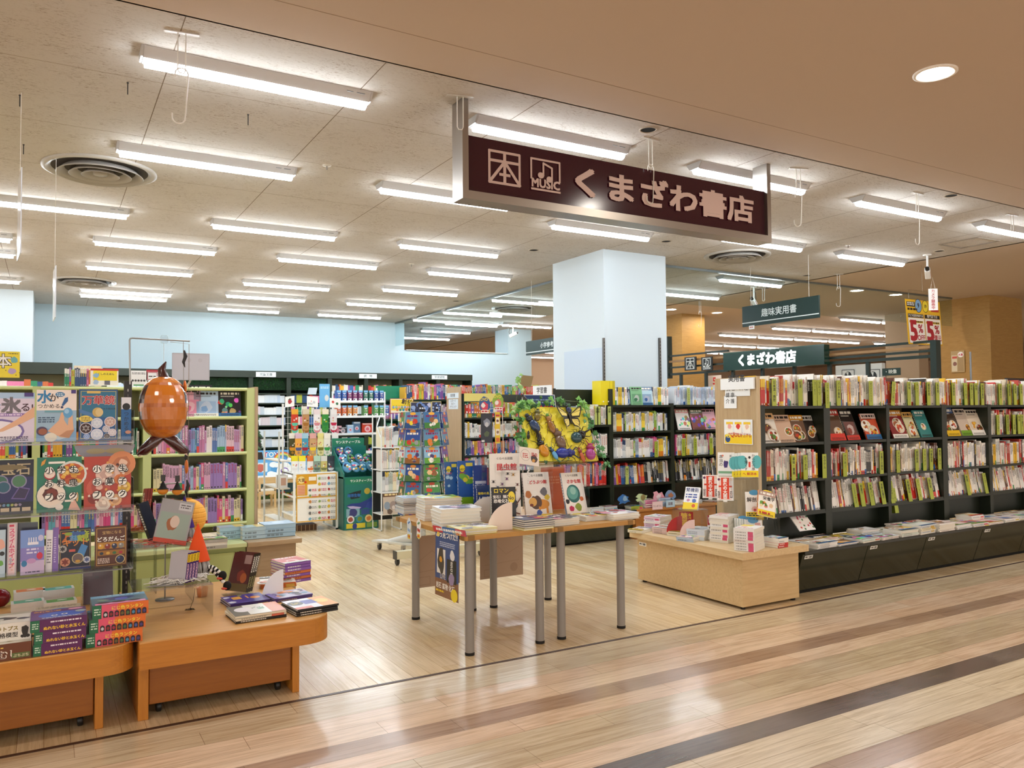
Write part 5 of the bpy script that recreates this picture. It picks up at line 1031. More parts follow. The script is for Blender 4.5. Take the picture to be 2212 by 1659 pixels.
# ================================================================ left: green children's bookcases behind
YG = 6.5; GC = 'c5cf8c'; GI = '8d8a62'
gx = [(-.80, -.745), (-.095, -.045), (.615, .672), (1.365, 1.425)]
zg = (1.396, 1.116, .83, .567)
gb = ['left bay at the picture edge', 'middle bay behind the rack', 'right bay behind the balloon']
for i in range(3):
    x0, x1 = gx[i][0], gx[i+1][0]; t = thing('bookcase', 'pale green children\'s bookcase, %s' % gb[i], 'bookcase', (x0, YG, 0), group='pale green bookcases'); w_ = x1-x0
    mb = MB(); mb.box(0, w_, .34, .36, .45, 1.62, GI); mb.build('back_panel', t, ('satin',))
    mb = MB(); mb.box(0, gx[i][1]-x0, -.004, .34, .45, 1.62, GC); mb.build('upright', t, ('satin',))
    if i == 2: mb = MB(); mb.box(w_, w_+.06, -.004, .34, .45, 1.62, GC); mb.build('upright', t, ('satin',)); mb = MB(); mb.box(w_+.06, w_+.085, -.01, .37, 0, 1.63, 'b79f7e'); mb.build('end_board', t, ('wood_z',))
    for z in (*zg, 1.62): mb = MB(); mb.box(gx[i][1]-x0, w_, 0, .34, z-.022, z, GC); mb.tube([(gx[i][1]-x0, 0, z-.011), (w_, 0, z-.011)], .013, 'd3dc9c', 8); mb.build('shelf', t, ('satin',))
# base cabinets with doors
for i, (a, b) in enumerate(((-1.4, -.41), (-.405, .43), (.435, 1.27))):
    t = thing('base_cabinet', 'pale green base cabinet, %s of three' % ('leftmost', 'middle', 'rightmost')[i], 'cabinet', (a, 6.05, 0), group='pale green base cabinets'); w_ = b-a
    mb = MB(); mb.box(0, w_, .02, .45, .03, .44, 'aeb777'); mb.build('body', t, ('satin',)); mb = MB(); mb.bbox(0, w_, -.03, .45, .44, .47, 'd0d79c', .004); mb.build('top', t, ('satin',))
    mb = MB(); mb.box(.008, w_-.008, 0, .02, .05, .405, 'b7c07c'); d = mb.build('door', t, ('satin',)); mb = MB(); mb.lathe([(.008, -.003), (.008, 0)], '3a3a30', 10, (w_-.08, 0, .37), axis='y'); mb.build('lock', d)
t = thing('end_display', 'wood end display carrying blue boxed books beside the green cabinets', 'display table', (1.275, 6.05, 0))
mb = MB(); mb.box(0, .36, 0, .42, 0, .435, 'a98f6e'); mb.build('body', t, ('wood_x',)); mb = MB(); mb.bbox(-.0, .40, -.03, .43, .435, .47, 'b99f7c', .004); mb.build('top', t, ('wood_x',))
rnd = random.Random(61); GK = "children's books in the green bookcases"
SC = Spines('childrens_book', 'kids', 60, (.17, .215), (.008, .024), .14, 62)
for r in (1, 2, 3): SC.row(.69, 1.35, YG+.03, zg[r]+.001, '%s shelf, green bay behind the balloon' % rw[r], rnd, GK, 'book', maxh=.24, lean=.05)
SC.row(-.03, .6, YG+.03, zg[3]+.001, 'bottom shelf, middle green bay', rnd, GK, 'book', maxh=.24, lean=.05)
SC.drop()
SD = Spines('childrens_book', 'warm', 40, (.17, .21), (.008, .022), .14, 63)
SD.row(-.03, .6, YG+.03, zg[1]+.001, 'second shelf, middle green bay', rnd, GK, 'book', maxh=.22, lean=.03)
SD.row(-.73, -.11, YG+.03, zg[1]+.001, 'second shelf, left green bay', rnd, GK, 'book', maxh=.22, lean=.03)
SD.row(.1, .3, YG+.02, 1.625, 'top of the green bookcases', rnd, GK, 'book', maxh=.15, hscale=.7)
SD.row(-.73, -.11, YG+.03, zg[2]+.001, 'third shelf, left green bay', rnd, GK, 'book', maxh=.22, lean=.03)
SD.drop()
for k, (px, w_, h_, bg, kd, lb) in enumerate(((412, .16, .22, 'e4a8be', 'd', 'pink activity book'), (437, .17, .25, '231f26', 'd', 'black and pink activity book, tall'), (447, .18, .2, 'b9d2ea', 'd', 'pale blue activity book'), (498, .17, .2, '1b1a1f', 'c', 'black scratch picture book'))):
    p = PY(px, 880, YG); face_book('activity_book', lb+' face out on the green top shelf', 'book', (p.x, YG+(.05 if k == 1 else .02), zg[0]+.001), w_, h_, .012, 0, .14, (lambda v, k=k, bg=bg, kd=kd: art(v, random.Random(200+k), bg, ('d86a90', 'd86a90', '7fa8d8', 'e9c83a')[k], kd)), bg, seed=k)
# cards on top of the green cases
def topcard(px0, py0, px1, py1, draw, lb, bg, Y=YG+.02, nm='promo_card'):
    a, b = PY(px0, py1, Y), PY(px1, py0, Y); return flat(nm, (a.x, Y, max(a.z, 1.63) if Y > 6 else a.z), XA, ZA, b.x-a.x, b.z-max(a.z, 1.63) if Y > 6 else b.z-a.z, draw, lb, 'card', .003, bg)
topcard(195, 797, 256, 836, lambda v: (v.rect(0, .88, 1, 1, C('c8322a')), v.rect(.1, .3, .95, .88, C('f2da2c')), v.txt('ふくしのえほん', .5, .62, .035, C('2a2a2a'), .02, fit=.7), v.blob(.2, .6, .1, C('8fb8d8'), rnd), v.blob(.2, .2, .1, C('a8c0e0'), rnd), v.rect(.5, .05, .7, .3, C('6a6a78'))), 'yellow card with a red top edge on the green bookcase', 'f4f0e6')
topcard(281, 801, 318, 836, lambda v: (v.small(.1, .75, .9, .9, C('4a4a4a'), rnd, 2), [v.ell(.15+.17*i, .35, .07, .07, C('4a4a4a')) for i in range(5)], v.rect(.2, 0, .8, .1, C('5aa06a'))), 'white card with a row of round drawings', 'f4f5f5')
topcard(316, 799, 342, 822, lambda v: (v.rect(0, .8, 1, 1, C('b82a3a')), v.frame(.1, .1, .9, .75, .004, C('b82a3a')), v.small(.2, .3, .8, .5, C('4a4a4a'), rnd, 1)), 'small white card with a red header', 'f4f5f5')
p = PY(372, 820, 6.3); b = PY(452, 765, 6.3)
flat('card_sheet', p, XA, Vector((0, 0, 1)), b.x-p.x, b.z-p.z, lambda v: (v.frame(0, 0, 1, 1, .006, C('b3b2b8')), v.ell(.45, .75, .06, .06, C('b7b4ba')), v.ell(.75, .75, .06, .06, C('b7b4ba'))), 'back of a pale grey card panel above the green bookcase', 'panel', .006, 'bdbbc2')
mb = MB(); mb.tube([((p.x+b.x)/2, 6.31, p.z), ((p.x+b.x)/2, 6.52, 1.621)], .008, 'ececec', 8); tag(mb.build('clip_stand', None, ('satin',)), 'white clip stand under the pale grey card panel', 'stand')
def hon(v): v.rect(0, 0, 1, 1, C('f0d92e')); v.txt('本', .56, .38, .075, C('231f1e'), .06); v.txt('本', .56, .385, .074, C('f7f4ea'), .015); q = random.Random(4); v.blob(.85, .68, .1, C('6ab0b0'), q); v.blob(.8, .25, .1, C('b8a0c8'), q); [v.star(q.random(), q.random(), .02, C('3a3420'), 4) for _ in range(9)]; v.small(.7, .9, .95, .95, C('3a3420'), q, 1)
a, b = PY(-40, 815, 5.6), PY(43, 760, 5.6); flat('poster', a, XA, ZA, b.x-a.x, b.z-a.z, hon, 'yellow poster reading 本 at the left picture edge', 'poster', .003, 'f0d92e')
mb = MB(); mb.tube([(a.x+.05, 5.61, a.z), (a.x+.05, 5.61, .4)], .006, 'bdbab4', 8); tag(mb.build('poster_stand', None, ('metal',)), 'thin post holding the yellow poster', 'stand')
# boxed books on the cabinet tops
PAL['sky'] = ['a8c8dc', 'b8d4e2', '9cc0d8']; PAL['grey'] = ['b8b2a8', '8a857c']; PAL['vio'] = ['8a7ab8', 'a898c8']
for px, py, w_, d_, t_, n_, pal, ci, lb in ((499, 1172, .19, .14, .03, 3, 'sky', 0, 'left of the blue pair'), (544, 1172, .17, .14, .03, 3, 'sky', 1, 'right of the blue pair')):
    stack('boxed_set', 'book', PZ(px, py-10, .471), w_, d_, t_, n_, 0, pal, lb, rnd, 'pale blue boxed sets on the cabinet', lambda v: v.rect(.6, 0, .95, 1, C('e0c87a')), True, .002, 'blue and yellow box', ci)
stack('boxed_set', 'book', PZ(598, 1156, .471), .235, .2, .032, 3, 0, 'sky', 'on the wood end display', rnd, 'pale blue boxed sets on the cabinet', lambda v: (v.rect(0, 0, 1, 1, C('a9c4dc')), v.ell(.55, .6, .2, .2, C('c8dcec'))), True, .002, 'long blue box', 0)
stack('childrens_copy', 'book', PZ(455, 1183, .471), .2, .15, .022, 3, 0, 'grey', 'left of the blue boxes', rnd, 'flat books on the green cabinet', None, False, .004, 'grey sided book', 0)
stack('childrens_copy', 'book', PZ(492, 1142, .471), .24, .12, .012, 3, 0, 'vio', 'with a violet cover behind the blue boxes', rnd, 'flat books on the green cabinet', None, False, .004, 'violet book', 0)
stack('childrens_copy', 'book', PZ(310, 1180, .471), .25, .15, .014, 3, 0, 'pale', 'behind the clear stand', rnd, 'flat books on the green cabinet', None, False, .004, 'pale blue book', 0)

# ================================================================ the two low orange display desks
OR, ORD_ = 'c4802e', 'b07a38'; DZ = .385
def desk(label, x0, x1, y0, y1, legs, panel, rl, rr):
    t = thing('display_desk', label, 'display table', (0, 0, 0)); n = 10
    def outline(e):
        a, b, c, d = x0+e, x1-e, y0+e, y1-e; r1 = max(rl-e, .004); r2 = max(rr-e, .004); o = []
        for cx, cy, r, s in ((a+r1, c+r1, r1, PI), (b-r2, c+r2, r2, 1.5*PI), (b-r2, d-r2, r2, 0), (a+r1, d-r1, r1, .5*PI)):
            o += [(cx+r*math.cos(s+PI/2*i/n), cy+r*math.sin(s+PI/2*i/n)) for i in range(n+1)]
        return o
    mb = MB(); mb.prism(outline(.002), .006, 'd9a460', base=DZ-.006); mb.build('top', t, ('wood_x',))
    mb = MB(); mb.prism(outline(0), .117, 'c98c40', base=DZ-.123, side=OR); mb.build('apron', t, ('wood_x',))
    for lx, w_ in legs: mb = MB(); mb.bbox(lx-w_/2, lx+w_/2, y0+.11, y1-.08, 0, DZ-.12, OR, .003); mb.build('leg_board', t, ('wood_z',))
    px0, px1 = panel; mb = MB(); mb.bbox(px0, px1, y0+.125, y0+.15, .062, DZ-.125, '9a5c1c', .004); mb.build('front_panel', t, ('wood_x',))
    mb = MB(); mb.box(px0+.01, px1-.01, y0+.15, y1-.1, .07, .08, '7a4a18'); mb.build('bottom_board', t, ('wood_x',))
    for cx in (px0+.05, px1-.05):
        mb = MB(); mb.lathe([(.022, -.012), (.026, -.008), (.026, .008), (.022, .012)], '1c1a18', 16, (cx, y0+.2, .026), axis='x'); w = mb.build('caster', t, ('satin',)); mb = MB(); mb.box(cx-.016, cx+.016, y0+.18, y0+.22, .045, .07, '8a8680'); mb.build('fork', w, ('metal',))
    return t
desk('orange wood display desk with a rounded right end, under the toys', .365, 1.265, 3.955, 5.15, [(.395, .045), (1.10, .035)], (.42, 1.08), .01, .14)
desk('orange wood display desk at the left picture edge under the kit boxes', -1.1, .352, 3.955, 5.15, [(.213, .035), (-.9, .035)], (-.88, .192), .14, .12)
# ---- display rack on the left desk: slotted posts, clear shelves, big kit books
rk = thing('display_rack', 'black slotted rack with clear shelves for kit books', 'rack', (0, 4.98, DZ))
for x in (.39, -.72):
    mb = MB(); mb.box(x-.02, x+.02, -.015, .015, .001, 1.22, '2a2523'); [mb.box(x-.003, x+.003, -.0165, -.0145, .05+j*.03, .065+j*.03, 'b8b2aa' if j % 2 else '5a5450') for j in range(38)]; mb.build('post', rk, ('satin',))
    mb = MB(); mb.box(x-.025, x+.025, -.32, .03, -.0, .012, '2a2523'); mb.build('base_bar', rk, ('satin',))
YK = 4.72; rz_ = []
for py in (953, 1104, 1232):
    z = PY(170, py, YK-.03).z; rz_.append(z)
    mb = MB(); mb.box(-.76, .40, -.30, -.02, z-DZ-.006, z-DZ, 'ffffff'); mb.box(-.76, .40, -.306, -.30, z-DZ-.012, z-DZ+.02, 'ffffff'); mb.box(.396, .40, -.30, -.0, z-DZ, z-DZ+.16, 'ffffff'); s = mb.build('clear_shelf', rk, ('acrylic',))
    mb = MB(); mb.box(-.76, .40, -.302, -.29, z-DZ-.016, z-DZ-.009, '8f8a86'); mb.build('edge_rail', s, ('metal',))
    for x in (.39, -.72): mb = MB(); mb.box(x-.004, x+.004, -.28, -.015, z-DZ-.03, z-DZ-.014, '6d6863'); mb.build('bracket', s, ('metal',))
def kb(px0, px1, py0, py1, row, draw, lb, bg, t_=.03, spine=None, tilt=.06, Y=YK, rz=0, nm='kit_book', film=False, seed=0):
    a, b = PY(px0, py1, Y), PY(px1, py0, Y); z = rz_[row]+.001
    o = face_book(nm, lb, 'book', ((a.x+b.x)/2, Y, z), b.x-a.x, b.z-z, t_, rz, tilt, draw, bg, spine, 'kit books on the clear rack', seed=seed)
    if film: mb = MB(); w_, h_ = b.x-a.x+.006, b.z-z+.004; mb.box(-w_/2, w_/2, -.004, t_+.004, -.001, h_, 'ffffff'); mb.build('clear_sleeve', o, ('film',))
    return o
SK_, SKD = 'e0b08e', 'c08a68'
def ice(v):
    v.rect(0, 0, 1, 1, C('d9cde2')); v.rect(0, .88, 1, 1, C('a8c4e4')); v.txt('水が', .3, .62, .045, C('3a80b8'), .02, fit=.3); v.txt('氷', .62, .58, .075, C('6f6a72'), .05); v.txt('る!', .88, .62, .04, C('4a2a3a'), .02, fit=.2); v.rect(0, .52, .9, .58, C('8a6ab0')); v.small(.05, .53, .8, .57, C('e8d8f0'), random.Random(1), 1, .7)
    v.ell(.4, .22, .44, .24, C('7868a8')); v.ell(.4, .22, .4, .2, C('ece6f0')); v.pg([(.36, .22), (.44, .26), (.72, .46), (1, .72), (1, .5), (.8, .38), (.5, .22), (.38, .2)], C(SK_)); v.small(.2, .02, .9, .12, C('4a3a5a'), random.Random(2), 3, .6); v.rect(.83, .92, .98, 1, C('4a3a80'))
def mizu(v):
    v.rect(0, 0, 1, 1, C('efe2da')); v.rect(0, 0, 1, .6, C('9ab8d0')); v.rect(0, 0, 1, .25, C('7fa8d0')); v.blob(.5, .1, .3, C('c8dcec'), random.Random(3), 14, .3, .35); v.txt('水', .2, .745, .06, C('2d7fb4'), .03); v.txt('が', .43, .77, .04, C('3a2c2c'), .01); v.txt('つかめる', .3, .64, .048, C('3a2c2c'), .005, fit=.54); v.pg([(.62, .7), (.7, .84), (.78, .86), (.78, .78), (.66, .68)], C('2d5f98')); v.ell(.63, .66, .035, .035, C('2a3a6a')); v.ell(.58, .91, .12, .07, C('3a78a8')); v.small(.5, .88, .66, .94, C('e6f0f4'), random.Random(4), 2)
    v.rect(.2, .56, .68, .6, C('6aa0b0')); v.small(.04, .36, .45, .48, C('2f4a6a'), random.Random(5), 3, .5); v.pg([(.28, .2), (.55, .4), (.62, .56), (.7, .56), (.68, .42), (.78, .3), (.8, .46), (.9, .5), (.92, .3), (.94, .2), (.8, .06), (.6, .08)], C(SK_)); v.pg([(.56, .1), (.75, .2), (.95, .22), (.82, .06)], C(SKD)); v.ell(.78, .55, .12, .15, C('5fa0d0')); v.ell(.75, .58, .06, .07, C('9cc8e8')); v.ell(.14, .2, .14, .13, C('4a3a5a')); v.ell(.16, .19, .11, .09, C('9a5a40')); v.ell(.36, .08, .15, .13, C('e6dfd0')); v.rect(.86, .93, .98, 1, C('4a3a80'))
def mange(v):
    v.rect(0, 0, 1, 1, C('2a3f7a')); v.rect(.02, .02, .98, .98, C('2b6f92')); v.rect(.02, .02, .98, .45, C('245a94')); v.frame(.05, .04, .95, .96, .0025, C('c8b060')); v.rect(.2, .92, .55, .97, C('d8b868')); v.txt('万華鏡', .5, .70, .062, C('f2d8d0'), .04, fit=.86); v.txt('万華鏡', .5, .702, .06, C('b3202c'), .015, fit=.84); v.txt('キットBOOK', .75, .60, .03, C('2a2f4a'), .01, fit=.4); v.pg([(.0, .62), (.38, .52), (.42, .42), (.02, .54)], C('4a7ab0')); v.ell(.48, .55, .14, .14, C('c8a860')); v.ell(.52, .55, .1, .12, C('d8c088'))
    for x, y, r, c in ((.46, .34, .15, 'c8d0e0'), (.8, .36, .15, 'c0a098'), (.18, .24, .16, '3a1c1c'), (.46, .12, .16, 'cfd6e8'), (.7, .22, .1, 'b8b4c0'), (.86, .15, .11, 'd0c8d0'), (.72, .08, .08, '3a2c30'), (.2, .08, .08, '7fa0d8')): v.ell(x, y, r, r, C('e8e4f0')); v.ell(x, y, r*.9, r*.9, C(c)); v.star(x, y, r*.7, lerp(c, 'ffffff', .4), 6); v.star(x, y, r*.4, C(c), 6)
    v.blob(.17, .42, .17, C('e8d060'), random.Random(6), 14, .3, .55); v.small(.06, .38, .28, .46, C('5a4a20'), random.Random(7), 3)
kb(-62, 75, 848, 950, 0, ice, 'lilac kit book 氷 with a finger in a dish', 'd9cde2', .04)
kb(78, 166, 842, 950, 0, mizu, 'kit book 水がつかめる with a hand holding a water drop', 'efe2da', .04, 'c8d4e4')
kb(170, 255, 841, 946, 0, mange, 'blue kaleidoscope kit book 万華鏡', '2a3f7a', .05, '26346e')
kb(262, 284, 858, 946, 0, lambda v: (v.rect(0, 0, 1, 1, C('1f5f9c')), v.rect(0, .72, 1, 1, C('dcdce4')), v.ell(.5, .78, .4, .4, C('1a1818')), v.vtxt('つかめる水', .5, .66, .024, C('16304a'), .01), v.ell(.7, .18, .3, .2, C('c8907a'))), 'narrow blue kit box at the end of the upper rack row', '1f5f9c', .04)
def gems(v):
    v.rect(0, 0, 1, 1, C('191a2c')); v.txt('魔法宝石', .5, .72, .06, C('b8a888'), .015, fit=.9); v.ell(.5, .86, .4, .05, C('7a6a48')); v.rect(0, .22, 1, .68, C('25245c')); q = random.Random(8)
    for x, y, r, c in ((.5, .6, .1, '3a6a58'), (.78, .6, .1, '4a7a58'), (.55, .5, .09, '2a5a70'), (.3, .35, .12, '3a7a5a')): v.ell(x, y, r+.02, r+.02, C('8a86a8')); v.ell(x, y, r, r, C(c))
    v.pg([(.66, .28), (.78, .5), (.95, .46), (.88, .26)], C('6a5a98')); v.pg([(.69, .3), (.79, .48), (.93, .44), (.87, .28)], C('34284e')); [v.blob(.5+.06*i, .17, .025, C(c), q) for i, c in enumerate(('8a8488', '6a8ab0', '5aa0a8', 'a8b060', 'b0a098', '8a80a0'))]; [v.rect(.35+.16*i, .05, .48+.16*i, .12, C('c8b8a0')) for i in range(4)]
kb(-75, 73, 992, 1101, 1, gems, 'black kit book of magic gems 宝石', '191a2c', .04)
def dots(v, rows, ink='1f1a18'):
    for j, r in enumerate(rows):
        for i, ch in enumerate(r): x, y = .27+.27*i, .76-.245*j; v.ell(x, y, .1, .1, C('231d1b'), 20); v.ell(x, y, .092, .092, C('f8f4ee'), 20); v.txt(ch, x, y-.055, .032, C(ink), .03)
    v.ell(.88, .73, .055, .055, C('231d1b'), 16); v.txt('の', .88, .70, .02, C('f4efe8'), .02)
def cook1(v):
    v.rect(0, 0, 1, 1, C('237a62')); q = random.Random(9); v.ell(.78, .68, .34, .34, C('dfe6e2')); v.ell(.78, .68, .29, .28, C('c85a2a'))
    for _ in range(40): a, r = q.uniform(0, 6.28), q.uniform(0, .25); v.blob(.78+r*math.cos(a), .68+r*.95*math.sin(a)*.8, .05, C(q.choice(['e8b84a', 'f0cc6a', 'd8983a', 'b83a24', 'e8a83a'])), q, 8)
    v.ell(.32, .3, .34, .34, C('1d5a5c')); v.ell(.32, .3, .32, .32, C('e8e0d4')); v.ell(.32, .31, .27, .27, C('efe0d2')); v.blob(.31, .32, .17, C('5a2018'), q, 16, .3); v.blob(.33, .34, .12, C('7a2c1c'), q, 14, .4); v.ell(.28, .68, .13, .13, C('a8283a')); v.ell(.28, .7, .12, .12, C('ecd8cc')); v.pg([(.7, .02), (.78, .2), (.85, .2), (.98, .0)], C('e0b0a0')); v.pg([(.1, .92), (.2, .98), (.16, .88), (.08, .84)], C('d89a3a')); v.rect(.25, .88, .62, .92, C('f4efe6')); v.rect(.62, .17, .82, .205, C('f4efe6')); v.ell(.5, .08, .09, .08, C('e8e0d8')); v.ell(.9, .25, .03, .12, C('e8c080')); dots(v, ('小学生', 'お料理', 'ブック'))
def cook2(v):
    v.rect(0, 0, 1, 1, C('b8402f')); q = random.Random(10)
    for x, y, r, c in ((.8, .85, .3, 'd88a5a'), (.3, .4, .25, 'c85a48'), (.5, .65, .26, 'e8c8bc'), (.4, .1, .17, 'f0e0d0'), (.66, .16, .14, 'e8b888'), (.85, .4, .14, 'e9c048'), (.2, .2, .12, '8a2a20'), (.75, .55, .12, 'd8783a')): v.ell(x, y, r, r, C(c)); v.blob(x, y, r*.6, lerp(c, '7a2018', .35), q); v.blob(x+.02, y+.02, r*.3, lerp(c, 'fff0e0', .5), q)
    for _ in range(22): v.blob(q.random(), q.random(), .03, C(q.choice(['7a1c14', 'f0d8c8', 'e0a050', '4a1a18'])), q, 8)
    v.rect(.5, .17, .7, .2, C('f4efe6')); dots(v, ('小学生', 'お菓子', 'ブック'))
kb(79, 177, 986, 1101, 1, cook1, 'green children\'s cookery book 小学生のお料理ブック', '237a62', .014)
kb(181, 284, 984, 1097, 1, cook2, 'red children\'s sweets book 小学生のお菓子ブック', 'b8402f', .014)
def dango(v):
    v.rect(0, 0, 1, 1, C('5a2c14')); v.frame(.05, .04, .95, .95, .003, C('c89848')); v.txt('宝物になる', .52, .80, .03, C('d8b070'), .005, fit=.6); v.txt('どろだんご', .5, .62, .044, C('f8f4ec'), .03, fit=.86); v.rect(.08, .44, .92, .6, C('b8802c'))
    for i, c in enumerate(('d8a030', '8a2a1c', '1f2a4a', '8a857a')): v.ell(.18+.21*i, .5, .09, .09, C(c)); v.ell(.16+.21*i, .53, .03, .03, lerp(c, 'ffffff', .5))
    v.rect(.08, .28, .92, .4, C('a06a20')); [v.ell(.2+.2*i, .33, .06, .05, C(c)) for i, c in enumerate(('1f2a3a', 'd8a848', '3a6a3a', 'b02a3a'))]; v.small(.08, .08, .45, .22, C('f0d8c8'), random.Random(12), 4); v.ell(.78, .16, .15, .15, C('e8d090')); v.ell(.78, .16, .13, .13, C('1c2348')); v.ell(.74, .2, .04, .04, C('5a6a9a'))
def mg2(v):
    v.rect(0, 0, 1, 1, C('16172a')); v.rect(0, 0, 1, .08, C('24306e')); v.frame(.03, .06, .97, .96, .002, C('b89a58')); v.txt('万', .26, .68, .05, C('c86a2c'), .03); v.txt('華', .5, .68, .05, C('5a98c8'), .03); v.txt('鏡', .74, .68, .05, C('a8b83a'), .03); v.ell(.28, .88, .13, .06, C('8fa83a')); v.rect(.4, .84, .8, .92, C('3a5a9a')); v.txt('キット', .5, .58, .035, C('e08a3a'), .02)
    v.pg([(.5, .3), (.7, .62), (.9, .55), (.75, .26)], C('4a86c0')); v.ell(.58, .27, .19, .19, C('c8b888')); v.ell(.58, .27, .165, .165, C('6a5a58')); v.ell(.58, .2, .08, .05, C('c8983a')); v.ell(.1, .52, .13, .13, C('a8a4a0')); v.star(.1, .52, .1, C('2a2830'), 6); v.ell(.18, .2, .16, .16, C('c8886a')); v.star(.18, .2, .14, C('7a2a20'), 6); v.ell(.87, .22, .12, .12, C('c0c4d0')); v.star(.87, .22, .1, C('4a5a8a'), 6); v.rect(.3, .44, .5, .5, C('c85a50'))
kb(128, 197, 1140, 1228, 2, mg2, 'dark kaleidoscope kit book with a blue tube', '16172a', .03, '8a6ab8')
kb(205, 275, 1134, 1224, 2, dango, 'brown kit book どろだんご with shiny balls', '5a2c14', .03)
def bday(v): v.rect(0, 0, 1, 1, C('8a80c8')); v.rect(0, .6, 1, 1, C('7a98d8')); v.rect(0, 0, 1, .3, C('cdb8dc')); v.rect(.3, .66, .75, .72, C('eceaf6')); [v.line([(.35+.1*i, .72), (.35+.1*i, .82)], .004, C('eceaf6')) for i in range(4)]; v.ell(.15, .25, .12, .15, C('2f7ab0')); v.ell(.8, .4, .13, .17, C('d02c4a')); v.ell(.85, .8, .12, .15, C('c8c4e8')); v.ell(.45, .3, .2, .12, C('c898cc')); v.small(.25, .45, .75, .6, C('e0d8f4'), random.Random(13), 2); v.small(.2, .03, .8, .08, C('4a3a6a'), random.Random(14), 1)
kb(44, 97, 1143, 1238, 2, bday, 'violet balloon party book curling open', '8a80c8', .004, Y=YK-.02, rz=.1, tilt=.1)
kb(97, 113, 1145, 1232, 2, lambda v: (v.rect(0, 0, 1, 1, C('e9e6ec')), v.small(.2, .2, .8, .8, C('8a8890'), random.Random(15), 9)), 'white leaflet behind the violet party book', 'e9e6ec', .003, rz=-.3)
kb(113, 127, 1140, 1230, 2, lambda v: (v.rect(0, 0, 1, 1, C('8468b4')), v.small(.2, .2, .6, .8, C('c8b8e4'), random.Random(16), 12)), 'purple edged book beside the dark kaleidoscope kit', '8468b4', .02)
def slime(v): v.rect(0, 0, 1, 1, C('c8c6cc')); v.rect(.15, .02, .85, .98, C('f2d4da')); v.rect(.2, .93, .7, .97, C('d83a5a')); v.vtxt('スライムホイップ', .5, .9, .0245, C('d84a78'), .03, 1.0); q = random.Random(17); [v.blob(.3+q.random()*.45, .03+q.random()*.3, .12, C(q.choice(['e8b0a0', 'a8c8d8', 'e8d0a0', 'd898b0'])), q, 9, .3, .6) for _ in range(9)]
kb(14, 36, 1130, 1242, 2, slime, 'narrow pink スライムホイップ pack in a clear sleeve', 'f2d4da', .03, Y=YK-.01, rz=-.08)
kb(-60, 12, 1145, 1243, 2, lambda v: (v.rect(0, 0, 1, 1, C('b9d0e0')), v.blob(.85, .3, .1, C('6aa84a'), random.Random(18)), v.blob(.8, .7, .2, C('e8b0a0'), random.Random(18)), v.ell(.9, .5, .08, .08, C('2a2a2a'))), 'pale blue kit box cut by the left picture edge', 'b9d0e0', .03, Y=YK-.03)
kb(-30, 82, 1128, 1230, 2, lambda v: v.rect(0, 0, 1, 1, C('3a3d48')), 'back of a dark grey pack at the rear of the lower row', '3a3d48', .01, Y=YK+.1, film=True)
a = PY(228, 965, 4.9); mb = MB(); mb.prism([(.15*math.cos(PI+PI*i/20), .09*math.sin(PI+PI*i/20)) for i in range(21)], .003, 'b4b0b6', axis='y'); cv = CV(mb, (-.15, 0, -.09), XA, ZA, .3, .09); cv.ell(.35, .62, .16, .05, C('c8b888')); cv.ell(.66, .62, .16, .05, C('c8b888'))
tag(mb.build('round_sign', None, ('print',), (a.x, 4.93, a.z+.01)), 'grey half round sign hanging under the upper rack row', 'sign')
# ---- kit boxes on the left desk
def kbox(lb, x0, x1, y0, y1, z, h, top, front, side, ctop, cfront, rz=0, grp='kit boxes piled on the left desk'):
    w_, d_ = x1-x0, y1-y0; mb = MB(); mb.box(-w_/2, w_/2, 0, d_, 0, h, ctop, cols=['8a8680', ctop, cfront, 'c8c4bc', side, side])
    if top: top(CV(mb, (-w_/2, 0, h), XA, YA, w_, d_))
    if front: front(CV(mb, (-w_/2, 0, 0), XA, ZA, w_, h))
    o = mb.build('kit_box', None, ('print',), ((x0+x1)/2, y0, z)); o.rotation_euler = (0, 0, rz); lid = MB(); lid.box(-w_/2-.0006, -w_/2, .002, d_-.002, h*.1, h*.98, side); lid.build('end_flap', o, ('print',)); return tag(o, lb, 'boxed kit', grp)
def grn(v): v.rect(0, 0, .16, 1, C('1f6a48')); v.small(.03, .25, .14, .8, C('c8e0d0'), random.Random(20), 3)
def lan_f(v):
    v.rect(0, 0, 1, 1, C('e0702f')); v.rect(.16, 0, .45, 1, C('e05a78')); grn(v); v.txt('にじ色ランタン', .62, .56, .026, C('f4e04a'), .02, fit=.56)
    for i, c in enumerate(('c8c8d0', '8a2a2c', 'a02c48', '6a5a2c', '4a6a3a', '4a8ab0', '4a58a0', '4a3a78')): x = .23+.099*i; v.rect(x-.04, .06, x+.04, .36, C('2a1c24')); v.ell(x, .36, .04, .04, C('2a1c24')); v.ell(x, .26, .026, .032, C(c))
def lan_t(v): v.rect(0, 0, 1, 1, C('4a6878')); v.rect(0, .75, 1, 1, C('6aa0c0')); q = random.Random(21); v.blob(.5, .6, .3, C('23306a'), q, 14, .3, .5); v.blob(.55, .5, .12, C('4a58b0'), q); v.rect(.05, 0, .95, .16, C('e08ab0')); [v.ell(.2+.28*i, .2, .12, .07, C('2a2430')) for i in range(3)]; v.blob(.2, .45, .1, C('6a8a78'), q); v.small(.3, .85, .9, .95, C('e0f0f4'), q, 1)
x0, x1 = PZ(219, 1395, DZ).x, PZ(318, 1380, DZ).x; yb = 3.99
for i in range(3): kbox('pink and orange にじ色ランタン kit box, %s of three' % ('lowest', 'middle', 'topmost')[i], .155+.012*i, .382+.012*i, yb, yb+.2, DZ+.001+.0605*i, .06, lan_t, lan_f, '3a4a50', '4a6878', 'e0702f')
